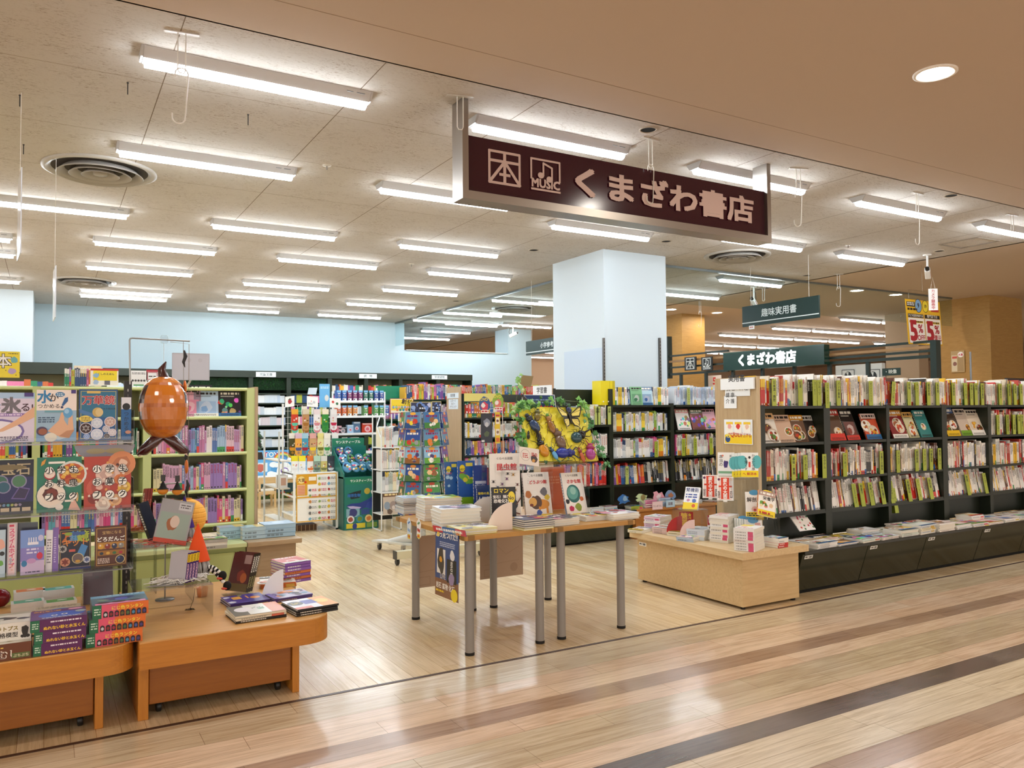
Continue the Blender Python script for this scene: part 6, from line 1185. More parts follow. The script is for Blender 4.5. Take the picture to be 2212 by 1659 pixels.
def wet_f(v): v.rect(0, 0, 1, 1, C('5a1f58')); grn(v); v.txt('ぬれない砂と水玉くん', .6, .12, .03, C('f2c83a'), .035, fit=.74); v.small(.35, .68, .9, .85, C('ece0ea'), random.Random(22), 1, .7)
def wet_t(v): v.rect(0, 0, 1, 1, C('5a2a68')); v.ell(.55, .42, .42, .26, C('2f5ab8')); v.ell(.42, .36, .06, .05, C('f4f4f4')); v.ell(.6, .4, .06, .05, C('f4f4f4')); v.ell(.42, .36, .03, .03, C('1a2040')); v.ell(.6, .4, .03, .03, C('1a2040')); v.txt('ぬれない砂', .3, .78, .03, C('f0b03a'), .04, fit=.5); v.blob(.8, .85, .14, C('e8a0b8'), random.Random(23), 12, .3, .5); v.blob(.9, .55, .1, C('9aa8b0'), random.Random(24)); v.small(.2, .08, .9, .2, C('dfe4ee'), random.Random(25), 2)
for i in range(3): kbox('purple ぬれない砂 kit box, %s of three' % ('lowest', 'middle', 'topmost')[i], (-.043, -.04, -.055)[i], (.14, .155, .158)[i], yb-.02, yb+.17, DZ+.001+.0505*i, .05, wet_t, wet_f, '3a2a6a', '5a2a68', '5a1f58')
def dan_f(v): v.rect(0, 0, 1, 1, C('6a3a22')); v.txt('だんごむし', .45, .14, .035, C('f2e8dc'), .05, fit=.7); v.txt('だんごむし', .45, .14, .035, C('4a2416'), .01, fit=.66); v.small(.1, .72, .6, .85, C('e8c860'), random.Random(26), 1); v.rect(.72, .1, .98, .4, C('5a6a3a')); v.txt('ぷちぷち', .85, .15, .015, C('e8e0c0'), .01, fit=.22)
def dan_t(v): v.rect(0, 0, 1, 1, C('d8d4c4')); q = random.Random(27); v.blob(.55, .5, .35, C('6a98b0'), q, 16, .3, .35); [v.blob(.1+.2*i, .85, .07, C('3a3430'), q, 10, .3, .6) for i in range(5)]; [v.blob(q.random(), .2+q.random()*.4, .08, C(q.choice(['8a9a5a', 'b8a85a', '5a7a8a', 'e8e0d0'])), q) for _ in range(10)]; v.rect(0, 0, .3, .12, C('e8c82c'))
kbox('brown だんごむし kit box at the left edge', -.30, -.05, yb-.02, yb+.2, DZ+.001, .07, dan_t, dan_f, '5a3a2a', 'd8d4c4', '6a3a22')
def tri_f(v): v.rect(0, 0, 1, 1, C('e8e4dc')); grn(v); v.txt('トリケラトプス', .5, .58, .022, C('8a7a3a'), .04, fit=.58); v.txt('1/35 骨格模型', .5, .2, .024, C('2a2624'), .02, fit=.58); q = random.Random(28); v.blob(.9, .5, .07, C('2a2624'), q, 10, .6, 1.5); v.blob(.86, .2, .03, C('2a2624'), q); v.blob(.95, .2, .03, C('2a2624'), q)
def tri_t(v): v.rect(0, 0, 1, 1, C('dcd6c8')); v.rect(0, .8, 1, 1, C('b0a890')); q = random.Random(29); v.blob(.45, .45, .3, C('3a3633'), q, 16, .4, .45); v.blob(.85, .35, .12, C('4a4643'), q, 10, .5, .6); v.blob(.1, .25, .1, C('2a2624'), q); v.blob(.5, .4, .06, C('e8e4da'), q)
kbox('white トリケラトプス skeleton kit box above the brown one', -.28, -.052, yb+.02, yb+.22, DZ+.072, .075, tri_t, tri_f, 'c8ccd0', 'dcd6c8', 'e8e4dc')
kbox('pale kit box with a blue picture behind the purple ones', -.04, .145, yb+.225, yb+.4, DZ+.001, .12, lambda v: (v.rect(0, 0, 1, 1, C('b8a890')), v.blob(.55, .5, .2, C('5a90c0'), random.Random(30), 12, .3, .5), v.small(.05, .75, .9, .95, C('6a5a4a'), random.Random(31), 2)), lambda v: (v.rect(0, 0, 1, 1, C('eceae6')), v.small(.1, .5, .9, .8, C('3a3a4a'), random.Random(32), 2)), 'd8d4cc', 'b8a890', 'eceae6')
kbox('grey edged kit box behind the pink ones', .19, .3, yb+.22, yb+.36, DZ+.001, .1, None, None, '4a6068', '56707a', '3f5560')
# picture card packs behind
for px, py, c, n_, lb in ((60, 1298, '4aa88a', 2, 'teal card pack in front at left'), (64, 1284, 'e07a48', 3, 'orange card pack at the rear left'), (130, 1296, '5aa84a', 2, 'green card pack in the middle'), (126, 1280, '4ab0a0', 3, 'teal card pack at the rear')):
    p = PZ(px, py, DZ+.05); yy = p.y; z = DZ+.001
    for i in range(n_):
        last = i == n_-1; mb = MB(); mb.box(-.075, .075, -.045, .045, 0, .024, 'e4e2de')
        if last: cv = CV(mb, (-.075, -.045, .024), XA, YA, .15, .09); cv.rect(.08, .1, .92, .92, C(c)); cv.blob(.55, .55, .16, C('f4f2ec'), random.Random(px), 12, .4, .5); cv.small(.12, .75, .4, .88, C('d84a3a'), random.Random(px), 1)
        o = mb.build('card_pack', None, ('print',), (p.x, yy, z)); o.rotation_euler = (.0, 0, .06); z += .0245; tag(o, '%s, %s of the pile' % (lb, 'topmost' if last else ORD(i+1)+' from the bottom'), 'card pack', 'picture card packs on the left desk')
p = PZ(213, 1303, DZ); o = face_book('kit_book', 'dark red case seen from behind in a clear sleeve under the rack', 'book', (p.x, p.y, DZ+.001), .145, .2, .03, .12, .12, lambda v: (v.rect(0, 0, 1, 1, C('4a1426')), v.rect(.02, .75, .3, .97, C('6a4a50')), v.ell(.45, .7, .08, .06, C('3a1020'))), '4a1426', '8a8078')
mb = MB(); mb.box(-.08, .08, -.005, .036, 0, .205, 'ffffff'); mb.build('clear_sleeve', o, ('film',))
mb = MB(); q = random.Random(2); mb.ball((0, 0, .05), (.05, .04, .05), '7a141c', 9, 6); tag(mb.build('red_pouch', None, ('gloss',), PZ(0, 1312, DZ)), 'shiny dark red pouch at the left picture edge', 'pouch')

# ================================================================ toys on the right desk
# wire frame with the foil balloon
YB_ = 4.93; f0, f1, f2 = PY(281, 838, YB_), PY(280, 730, YB_), PY(410, 737, YB_)
mb = MB(); mb.tube([(f0.x, YB_, DZ+1.2), (f1.x, YB_, f1.z-.012), (f1.x+.004, YB_, f1.z-.003), (f1.x+.014, YB_, f1.z), f2], .0045, '9a9894', 8); fr = mb.build('balloon_hanger', None, ('metal',)); tag(fr, 'angled wire frame rising above the rack to carry the balloon', 'wire frame')
cl = PY(355, 733, YB_); mb = MB(); mb.bbox(-.018, .018, -.018, .018, -.022, .022, 'f2f2f0', .006); mb.bbox(-.022, .022, -.012, .012, -.012, .012, 'f2f2f0', .004); mb.build('clip', fr, ('acrylic',), cl)
bc = PY(353, 880, YB_); r_ = 47/1708*4.9; q = random.Random(3)
bl = thing('foil_balloon', 'orange foil balloon with maroon fins hung upside down from the wire frame', 'balloon', bc)
mb = MB(); n, mm = 40, 24; vs = []
RX, RZ = .137, .178
for i in range(mm+1):
    a = -PI/2+PI*i/mm
    for j in range(n):
        t_ = 2*PI*j/n; w_ = 1-.018*abs(math.sin(a*7.5))-.03*abs(math.cos(t_*1.0))**14*math.cos(a)-.006*math.sin(t_*11+a*9)
        rr = math.cos(a)**.8 if math.cos(a) > 0 else 0
        vs.append((RX*rr*math.cos(t_)*w_, RX*.85*rr*math.sin(t_)*w_, RZ*math.sin(a)*(1-.0*w_)))
for i in range(mm):
    for j in range(n):
        t_ = (2*PI*(j+.5)/n) % (2*PI); a = -PI/2+PI*(i+.5)/mm; d_ = abs(t_-1.5*PI); side = d_ > .98
        eye = (a > .12 and a < .75 and 1.0 < d_ < 1.9); stripe = side and not eye and (abs(a+.25) < .14 or False) and d_ > 1.12
        col = '3a1416' if eye or stripe else 'cd741c' if i % 6 else 'b8621a'
        mb.add([vs[i*n+j], vs[i*n+(j+1) % n], vs[(i+1)*n+(j+1) % n], vs[(i+1)*n+j]], [(0, 1, 2, 3)], col, True)
mb.build('body', bl, ('foil',))
mb = MB(); mb.tube([(0, 0, RZ-.012), (-.01, 0, RZ+.04), (.012, 0, RZ+.085)], [.032, .022, .004], '3a0f14', 10); mb.build('top_tip', bl, ('foil',))
for s_ in (-1, 1):
    mb = MB(); pts = [(0, 0, -RZ+.012), (s_*.05, -.012, -RZ-.015), (s_*.105, 0, -RZ-.07), (s_*.135, 0, -RZ-.09)]; mb.tube(pts, [.018, .034, .03, .006], '3f1014', 10); mb.build('fin', bl, ('foil',))
    mb = MB(); mb.add([(s_*.002, -.012, -RZ-.005), (s_*.05, -.02, -RZ-.055), (s_*.132, -.01, -RZ-.105), (s_*.125, -.012, -RZ-.082), (s_*.06, -.02, -RZ-.03)], [(0, 1, 2, 3, 4)], 'c9a890'); mb.build('fin_hem', bl, ('foil',))
mb = MB(); mb.tube([(0, 0, RZ+.03), (0, 0, cl.z-bc.z-.02)], .0012, 'e0ded8', 5); mb.build('string', bl)
# hanging garland with small bats and discs
g0 = PY(396, 738, YB_)
gl = thing('halloween_garland', 'thin chain garland with black bats and orange discs hung from the frame', 'garland', g0)
mb = MB(); mb.tube([(0, 0, 0), (.004, 0, -.3), (.012, 0, -.6), (.02, 0, -.95)], .0018, '8a8680', 5); mb.build('chain', gl, ('metal',))
for py, kind in ((775, 'bat'), (837, 'disc'), (982, 'bat'), (1008, 'disc'), (1055, 'bat')):
    p = PY(398+(py-775)*.02, py, YB_)-g0; mb = MB()
    if kind == 'bat': mb.tube([p+Vector((0, 0, .05)), p+Vector((.008, 0, .015)), p+Vector((-.004, 0, -.02)), p+Vector((.004, 0, -.05))], [.004, .011, .009, .002], '151313', 7); mb.build('bat', gl, ('satin',))
    else: mb.ball(p, (.010, .03, .042), 'd8701c', 12, 8); mb.build('disc', gl, ('satin',))
# paper lantern, straw hat shapes and the T stand
lc = PY(406, 1117, 4.98); R_ = .102
ln = thing('paper_lantern', 'round orange yellow paper lantern', 'lantern', lc)
mb = MB(); N_ = 36
for i in range(N_):
    pass
prof = []
for i in range(73):
    a = -PI/2+PI*i/72; prof.append((max(.003, (R_*math.cos(a))*(1-.025*(i % 6 == 0)+.0)), R_*1.05*math.sin(a)))
mb.lathe(prof, 'f6b44c', 36, smooth=False); mb.build('shade', ln, ('paper',)); mb = MB(); mb.lathe([(.02, R_*1.03), (.02, R_*1.09)], 'c88020', 14); mb.build('collar', ln); mb = MB(); mb.tube([(.03, -R_*.95*1.02, -.02+.0), (.035, -R_*.9, -.05)], .001, '6a4a20', 4); mb.build('seam', ln)
mb = MB(); mb.tube([(0, 0, R_*1.05), (0, 0, f2.z-lc.z-.012), (f2.x-.1-lc.x, 0, f2.z-lc.z-.004)], .0015, '8a7a60', 5); mb.build('string', ln)
ts = PY(358, 1045, 4.80)
st = thing('hat_stand', 'thin metal T stand with two small pumpkin heads', 'stand', (ts.x, 4.80, DZ))
mb = MB(); mb.tube([(0, 0, .002), (0, 0, ts.z-DZ+.0)], .004, '8d8982', 8); mb.tube([(-.03, 0, ts.z-DZ), (.055, 0, ts.z-DZ)], .004, '9a968e', 8); mb.lathe([(.05, 0), (.05, .006), (.0, .008)], '6f6b66', 20); mb.build('pole', st, ('metal',))
for px, py in ((352, 1057), (383, 1058)):
    p = PY(px, py, 4.79); h = thing('pumpkin_head', 'small orange pumpkin head with a black witch hat, %s one on the T stand' % ('left' if px < 360 else 'right'), 'ornament', p)
    mb = MB(); mb.ball((0, 0, -.008), (.028, .024, .022), 'd8861f', 14, 8, f=lambda a, t: 1-.06*abs(math.sin(t*4))); mb.build('pumpkin', h, ('satin',)); mb = MB(); mb.lathe([(.034, .002), (.02, .008), (.010, .03), (.002, .05)], '15120f', 14); mb.build('hat', h); mb = MB(); mb.box(-.012, .012, -.004, .0, .045, .08, '2a2726'); mb.build('hanger', h, ('satin',))
# gnome dolls
def gnome(lb, p, hatc, s_=1.0, legs=True, tilt=0):
    g = thing('gnome_doll', lb, 'doll', p); mb = MB()
    mb.ball((0, 0, .04*s_), (.05*s_, .045*s_, .05*s_), '4a4644', 16, 10); mb.build('body', g)
    mb = MB(); mb.lathe([(.058*s_, .06*s_), (.05*s_, .09*s_), (.032*s_, .15*s_), (.012*s_, .215*s_), (.002, .245*s_)], hatc, 20); mb.ball((0, 0, .06*s_), (.06*s_, .05*s_, .012*s_), hatc, 18, 6); mb.build('hat', g)
    mb = MB(); q = random.Random(5)
    for i in range(46): a = q.uniform(PI*.9, PI*2.1); x, y = .045*s_*math.cos(a), .045*s_*math.sin(a); mb.tube([(x, y, .06*s_), (x*1.2, y*1.25, .035*s_), (x*1.05+q.uniform(-.01, .01), y*1.3, q.uniform(-.015, .015)*s_)], [.005, .006, .002], lerp('7a7876', 'b8b6b4', q.random()), 5)
    mb.build('beard', g)
    if legs:
        for k, dx in enumerate((.03, .075)):
            mb = MB(); pts = [Vector((.03, -.03, .02)).lerp(Vector((.085+dx*.5, -.06-dx*.2, -.0-.055*k)), t/10)+Vector((0, 0, .02*math.sin(PI*t/10))) for t in range(11)]
            for i in range(10): mb.tube([pts[i], pts[i+1]], .0095*s_, 'efece6' if i % 2 else '141212', 8)
            l = mb.build('leg', g); mb = MB(); e = pts[-1]; mb.ball(e+Vector((.016, -.006, -.018)), (.022, .014, .026), '161414', 12, 8); mb.ball(e+Vector((.004, -.008, -.03)), (.02, .012, .008), 'd85a48', 10, 6); mb.build('shoe', l)
    return g
gp = PZ(424, 1300, DZ); gp = PY(427, 1240, 4.60); gnome('gnome doll with a tall orange felt hat, grey beard and striped legs', (gp.x, 4.60, DZ+.17), 'e2501c', 1.08)
g2 = PY(398, 1158, 4.85); gnome('second gnome doll with a purple hat behind the framed case', (g2.x, 4.85, DZ+.33), '3f1f7a', .95, False)
# clear case, nests of paper straw, books in sleeves
acrylic_box('acrylic_riser', 'big clear acrylic riser at the front of the right desk', .37, .735, 4.27, 4.62, DZ, DZ+.165, back=True)
acrylic_box('acrylic_riser', 'taller clear acrylic riser at the rear of the right desk', .41, .70, 4.66, 4.95, DZ, DZ+.31)
def nest(lb, p, rx, ry, col, n, seed):
    q = random.Random(seed); mb = MB()
    for i in range(n):
        a = q.uniform(0, 6.28); r = q.random()**.6; c = Vector((rx*r*math.cos(a), ry*r*math.sin(a), q.uniform(.002, .02))); d = q.uniform(0, 3.14); L = q.uniform(.02, .06)
        mb.tube([c-Vector((math.cos(d)*L, math.sin(d)*L, -.004)), c+Vector((0, 0, q.uniform(0, .012))), c+Vector((math.cos(d+.5)*L, math.sin(d+.5)*L, 0))], .0022, lerp(col, 'ffffff', q.random()*.25), 4, cap=False)
    return tag(mb.build('paper_straw', None, ('satin',), p), lb, 'paper straw', None, 'stuff')
nest('white shredded paper straw under the purple spined books', (.60, 4.42, DZ+.166), .13, .09, 'e6dfd6', 110, 1)
nest('red shredded paper straw under the framed case', (.58, 4.78, DZ+.311), .12, .08, 'd83a1c', 110, 2)
nest('orange shredded paper straw at the rear left of the stand', (.44, 5.05, DZ+.36), .08, .05, 'e8762a', 60, 3)
mb = MB(); mb.box(.40, .55, 4.99, 5.11, DZ+.352, DZ+.358, 'ffffff'); mb.box(.40, .406, 4.99, 5.11, DZ+.0, DZ+.352, 'ffffff'); mb.box(.544, .55, 4.99, 5.11, DZ, DZ+.352, 'ffffff'); tag(mb.build('acrylic_riser', None, ('acrylic',)), 'narrow clear acrylic riser holding the orange straw', 'acrylic riser')
mb = MB(); mb.add([(.43, 4.36, DZ+.167), (.60, 4.30, DZ+.167), (.62, 4.5, DZ+.167), (.43, 4.36, DZ+.169), (.60, 4.30, DZ+.169), (.62, 4.5, DZ+.169)], [(0, 2, 1), (3, 4, 5), (0, 1, 4, 3), (1, 2, 5, 4), (2, 0, 3, 5)], '8d8884'); tag(mb.build('grey_sheet', None, ('satin',)), 'pointed grey felt sheet lying on the big acrylic riser', 'sheet')
for i in range(4):
    d = Vector((math.cos(-.5), math.sin(-.5), 0)); p = Vector((.585, 4.43, DZ+.172))+Vector((.022*math.cos(.95), .022*math.sin(.95), 0))*i
    o = face_book('spooky_book', 'purple and yellow spined picture book, %s of the four in a row' % ORD(i+1), 'book', p, .11, .15, .02, .95+PI, .0, lambda v: v.rect(0, 0, 1, 1, C('a8a0a4')), 'b8b0b0', '46226e', 'spooky books standing in white straw', sr=True)
    mb = MB(); cv = CV(mb, (.0557, 0, 0), YA, ZA, .02, .15); cv.rect(0, 0, 1, 1, C('3c1f6a')); cv.rect(0, .68, 1, .95, C('e8c42a')); cv.small(.2, .7, .8, .93, C('3a2a10'), random.Random(i), 6); cv.small(.2, .1, .8, .62, C('e0b8c8'), random.Random(9), 10, .7); mb.build('spine_print', o, ('print',)); o.location = Vector((.575, 4.38, DZ+.172))+Vector((.0205*math.sin(.9), .0205*math.cos(.9), 0))*i; o.rotation_euler = (-.14, .0, -.9)
p = PY(362, 1190, 4.72); o = face_book('framed_print', 'clear fronted case with a red haired face picture tilted on red straw', 'book', (p.x+.005, 4.70, DZ+.325), .17, .24, .03, -.12, .3, lambda v: (v.rect(0, 0, 1, 1, C('a8a6a8')), v.rect(.05, .1, .95, .7, C('9fb0a4')), v.blob(.45, .45, .16, C('a86a48'), random.Random(1), 12, .3, 1.5), v.ell(.52, .5, .14, .2, C('e0c8b8')), v.rect(.55, .78, .95, .95, C('d0ced0')), v.small(.6, .82, .9, .93, C('6a686a'), random.Random(2), 2), v.rect(0, 0, 1, .1, C('c85040'))), '8d8a8c', '5a5654')
mb = MB(); mb.box(-.09, .09, -.006, .036, -.001, .245, 'ffffff'); mb.build('clear_sleeve', o, ('film',)); o.rotation_euler = (-.3, .22, -.12)
p = PY(330, 1160, 4.85); o = face_book('framed_print', 'dark blue edged case leaning behind the framed picture', 'book', (p.x+.02, 4.86, DZ+.33), .06, .22, .03, .9, .2, lambda v: v.rect(0, 0, 1, 1, C('2a3040')), '1e222c', '141820'); o.rotation_euler = (-.2, -.25, .5)
for i in range(3): o = face_book('red_book', 'thin dark red book leaning by the rack post, %s of three' % ORD(i+1), 'book', (.475+.014*i, 5.06, DZ+.36), .012, .24, .1, 0, 0, lambda v: (v.rect(0, 0, 1, 1, C('a02c1a')), v.small(.2, .4, .8, .75, C('d88a6a'), random.Random(3), 9)), 'a02c1a', group='thin red books by the post'); o.rotation_euler = (-.1, .12, 0)
# small orange cup and twine
mb = MB(); mb.lathe([(.0, 0), (.026, 0), (.032, .05), (.029, .05), (.024, .004)], 'd8824a', 18, cap=False); tag(mb.build('orange_cup', None, ('gloss',), PZ(437, 1288, DZ+.001)), 'small orange glass cup under the gnome', 'cup')
mb = MB(); q = random.Random(8); c0 = PZ(410, 1316, DZ+.004); mb.tube([PY(421, 1270, 4.35), PY(418, 1295, 4.33), c0], .0012, '2a2320', 5); mb.tube([c0+Vector((.02*math.cos(i*1.3)*(1+.3*math.sin(i*2.7)), .008*math.sin(i*2.1), .003*math.sin(i))) for i in range(16)], .0012, '2a2320', 5); tag(mb.build('twine', None, ('matte',)), 'tangle of thin black twine inside the clear riser', 'twine')
# black cased books on a clear stand
p = PZ(506, 1290, DZ)
for i in range(3):
    o = face_book('black_case_book', 'black spined picture book in clear film on the small stand, %s of three' % ORD(i+1), 'book', (p.x+.0, p.y+.02, DZ+.02), .14, .215, .017, -.9, .3, lambda v: (v.rect(0, 0, 1, 1, C('5a2420')), v.rect(.6, .72, .95, .95, C('a88a84')), v.blob(.6, .4, .25, C('8a3424'), random.Random(4), 12, .4, .9), v.ell(.72, .35, .16, .2, C('b8602a')), v.rect(0, 0, 1, .2, C('6a5428'))), '4a2220', '121112', 'black spined books on the clear stand', sr=True)
    n_ = Vector((math.sin(.92), math.cos(.92), 0)); o.location = Vector((p.x+.01, p.y+.01, DZ+.03))+n_*(.018*i); o.rotation_euler = (-.34, 0, -.92)
    mb = MB(); cv = CV(mb, (.0708, 0, 0), YA, ZA, .017, .215); cv.rect(0, 0, 1, 1, C('131213')); cv.small(.2, .5, .8, .92, C('e4ded0'), random.Random(5), 8, .8); cv.small(.2, .1, .8, .4, C('b8b070'), random.Random(6), 8, .6); mb.build('spine_print', o, ('print',))
    if i == 0: mb = MB(); mb.box(-.075, .075, -.006, .06, 0, .218, 'ffffff'); mb.build('clear_sleeve', o, ('film',))
mb = MB(); c = Vector((p.x+.02, p.y+.03, DZ)); mb.box(c.x-.07, c.x+.09, c.y-.06, c.y+.08, DZ+.001, DZ+.005, 'ffffff'); mb.box(c.x+.05, c.x+.054, c.y-.06, c.y+.08, DZ+.005, DZ+.12, 'ffffff'); tag(mb.build('acrylic_stand', None, ('acrylic',)), 'small clear acrylic stand under the black spined books', 'acrylic stand')
# flat piles at the front right of the desk
def ghost(v): v.rect(0, 0, 1, 1, C('e9e4da')); v.rect(0, 0, .3, 1, C('6a6455')); v.rect(.72, 0, 1, 1, C('d8825a')); v.ell(.25, .55, .17, .2, C('efe6e6')); v.blob(.6, .5, .07, C('8ab090'), random.Random(1)); [v.blob(.45+.05*i, .6+.05*(i % 2), .02, C('4a4440'), random.Random(i)) for i in range(5)]
def mons(v): v.rect(0, 0, 1, 1, C('e8e4e8')); v.rect(.62, 0, 1, 1, C('e8a24a')); v.ell(.18, .6, .18, .2, C('2a2428')); v.small(.08, .5, .28, .7, C('c8a83a'), random.Random(1), 2); v.rect(.35, .4, .65, .8, C('5a58a8')); v.rect(0, 0, .4, .2, C('d86a5a')); v.ell(.8, .55, .15, .2, C('e8c85a'))
def night(v): v.rect(0, 0, 1, 1, C('4a3a8a')); v.small(.2, .4, .6, .8, C('e0a04a'), random.Random(1), 1, .8); v.ell(.75, .5, .13, .13, C('e08a3a')); v.blob(.1, .8, .08, C('e8e4ee'), random.Random(2)); v.blob(.1, .2, .1, C('dcd8e4'), random.Random(3)); v.blob(.45, .9, .06, C('a8b04a'), random.Random(4))
def bus(v): v.rect(0, 0, 1, 1, C('b8b0c8')); q = random.Random(5); [v.blob(.1+.8*q.random(), .2+.6*q.random(), .09, C(q.choice(['e0843a', '5a4a9a', '3a3436', 'f0ece6', '6a98b0'])), q) for _ in range(16)]; v.rect(0, 0, .12, 1, C('6a5ab0'))
PAL['spk'] = ['e6ddc8', '1a1716', '3a2c78', '5a4a9a', '8a5ab0', 'd8763a']; rnd = random.Random(71); GS = 'spooky picture books on the right desk'
for px, py, w_, d_, t_, n_, rz, ci, dr, lb in ((552, 1330, .25, .21, .0115, 3, .05, 0, ghost, 'with the white ghost cover'), (668, 1316, .225, .22, .011, 3, .1, 1, mons, 'at the rounded front corner'), (530, 1302, .21, .2, .012, 2, .1, 2, night, 'with the violet night cover'), (622, 1290, .22, .17, .01, 2, .12, 3, bus, 'with many small figures'),
        (628, 1252, .17, .2, .017, 7, .2, 4, None, 'tall at the rear right'), (600, 1262, .2, .2, .009, 3, -.2, 5, None, 'behind the white bookend')):
    stack('spooky_copy', 'book', PZ(px, py, DZ+.001), w_, d_, t_, n_, rz, 'spk', lb, rnd, GS, dr, True, .004, 'picture book', ci)
quarter('bookend', 'white quarter circle bookend on the right desk', PZ(612, 1285, DZ+.0), .145, 'efeff2', .35)
mb = MB(); mb.tube([(0, 0, 0), (.02, -.02, -.01), (.012, -.03, -.035), (-.012, -.02, -.03)], .004, '8d8982', 8); tag(mb.build('desk_latch', None, ('metal',), (1.125, 4.35, .12)), 'small metal latch ring at the right side of the desk', 'latch')
# ================================================================ back of the shop: dark wall bookcases under a header board
YW = 14.9; HD = '1f2a1c'; rnd = random.Random(81); back_books = MB()
bx_ = [.79, 2.0, 3.19, 3.88, 4.67, 5.4, 6.13, 6.96, 7.76]
zw = (1.80, 1.62, 1.40, 1.205, .99, .80, .58)
for i in range(8):
    x0, x1 = bx_[i], bx_[i+1]; green = 1 <= i <= 3
    t = thing('wall_bookcase', 'dark green wall bookcase along the back wall, %s from left' % ORD(i+1), 'bookcase', (x0, YW, 0), group='dark wall bookcases at the back'); w_ = x1-x0
    mb = MB(); mb.box(0, w_, .40, .42, .3, 2.1, '9a9272' if not green else HD); mb.build('back_panel', t)
    mb = MB(); mb.box(0, .05, 0, .4, 0, 2.1, HD); mb.build('side_frame', t, ('satin',)); mb = MB(); mb.box(w_-.03, w_, 0, .4, 0, 2.1, HD); mb.build('side_frame', t, ('satin',))
    for z in zw: mb = MB(); mb.box(.05, w_-.03, .0, .4, z-.025, z, HD); mb.build('shelf', t, ('satin',))
    mb = MB(); mb.box(0, w_, -.02, .4, 2.09, 2.21, HD); mb.build('header_board', t, ('satin',))
    if green:
        q = random.Random(i); mb = MB(); mb.box(.05, w_-.03, .1, .12, 1.86, 2.085, '16301a')
        for _ in range(420): p = Vector((q.uniform(.06, w_-.04), .1, q.uniform(1.87, 2.08))); a = q.uniform(0, 6.28); s_ = q.uniform(.012, .025); mb.add([p, p+Vector((math.cos(a)*s_, -.02, math.sin(a)*s_)), p+Vector((math.cos(a+.8)*s_, -.012, math.sin(a+.8)*s_))], [(0, 1, 2)], q.choice(['1d4a22', '2a5a2c', '163a1a', '244f28']))
        mb.build('hedge_panel', t)
    for z in zw:
        if z > 1.7 and not green: stuff_row(back_books, 'warm' if i > 3 else 'pale', x0+.06, x1-.04, YW+.03, z+.001, (.13, .18), (.012, .03), .2, rnd, False)
        elif z < 1.7: stuff_row(back_books, 'pale' if i < 3 else 'warm' if i % 2 else 'ref', x0+.06, x1-.04, YW+.03, z+.001, (.13, .165), (.012, .03), .2, rnd, False, runs=(2, 4, 6))
for px0, px1, py0, py1, tx in ((553, 596, 804, 814, '児童文庫'), (776, 814, 808, 817, '読　物'), (933, 966, 811, 819, '学習読物')):
    a, b = PY(px0, py1, YW-.03), PY(px1, py0, YW-.03); flat('sign', a, XA, ZA, b.x-a.x, b.z-a.z, lambda v: v.txt(tx, .5, .22, .05, C('3a3c40'), .01, fit=.8), 'small white header sign reading %s, %s at the back' % (tx, {553: 'leftmost', 776: 'middle', 933: 'rightmost'}[px0]), 'sign', .008, 'eaf4f8')
# shelf before the pier at left
t = thing('wall_bookcase', 'dark green wall bookcase before the back pier at left', 'bookcase', (-2.0, 13.6, 0)); mb = MB(); mb.box(0, 2.31, .28, .3, .3, 2.1, '8f8865'); mb.build('back_panel', t); mb = MB(); mb.box(0, 2.31, -.02, .3, 2.035, 2.205, HD); mb.build('header_board', t, ('satin',)); mb = MB(); mb.box(2.27, 2.31, 0, .3, 0, 2.1, HD); mb.build('side_frame', t, ('satin',))
for z in (1.75, 1.45): mb = MB(); mb.box(0, 2.27, 0, .28, z-.03, z, HD); mb.build('shelf', t, ('satin',))
stuff_row(back_books, 'warm', -1.9, .1, 13.62, 1.755, (.13, .2), (.02, .12), .18, rnd, False)
stuff_row(back_books, 'pale', -1.9, .1, 13.62, 1.455, (.13, .2), (.02, .05), .18, rnd, False)
mb = MB(); mb.box(.34, .72, 14.0, 14.03, .4, 2.19, 'cbb79a'); tag(mb.build('wood_board', None, ('wood_z',)), 'pale wood board between the two dark wall bookcases', 'board')
mb = MB(); mb.box(7.85, 8.55, 15.44, 15.5, 1.2, 1.93, 'd6dcdc'); mb.box(7.9, 8.5, 15.43, 15.44, 1.25, 1.86, 'e6ecee'); tag(mb.build('service_hatch', None, ('satin',)), 'white framed panel low on the back wall right of the dark bookcases', 'panel')

# ---- gondolas in the middle of the shop
def gondola(lb, x0, x1, y, zs, top, pals, cols='1c2319', back='4a4c44', depth=.36, label_b='', hr=(.16, .22), det=True):
    t = thing('bookcase', lb, 'bookcase', (x0, y, 0)); w_ = x1-x0
    mb = MB(); mb.box(0, w_, depth-.02, depth, .3, top, back); mb.build('back_panel', t); mb = MB(); mb.box(0, .03, 0, depth-.02, .3, top, cols); mb.build('side_frame', t, ('satin',)); mb = MB(); mb.box(w_-.03, w_, 0, depth-.02, .3, top, cols); mb.build('side_frame', t, ('satin',))
    for z in zs: mb = MB(); mb.box(.03, w_-.03, 0, depth-.02, z-.022, z, cols); mb.build('shelf', t, ('satin',))
    mb = MB(); mb.box(0, w_, -.1, depth, 0, .3, cols); mb.build('base', t, ('satin',))
    for z, pl_ in zip(zs, pals):
        if pl_: stuff_row(back_books, pl_, x0+.035, x1-.035, y+.02, z+.001, hr, (.012, .028), .2, rnd, det)
gondola('dark bookcase with a yellow panel behind the insect board', 4.70, 5.9, 9.3, (1.343, 1.077, .843, .615), 1.66, ('warm', 'cook', 'warm', 'ref'))
gondola('bookcase with a bright green back panel in mid shop', 3.95, 5.0, 10.3, (1.60, 1.33, 1.06, .8), 1.62, (None, 'kids', 'warm', 'ref'), '1d3a28', '1f8a66')
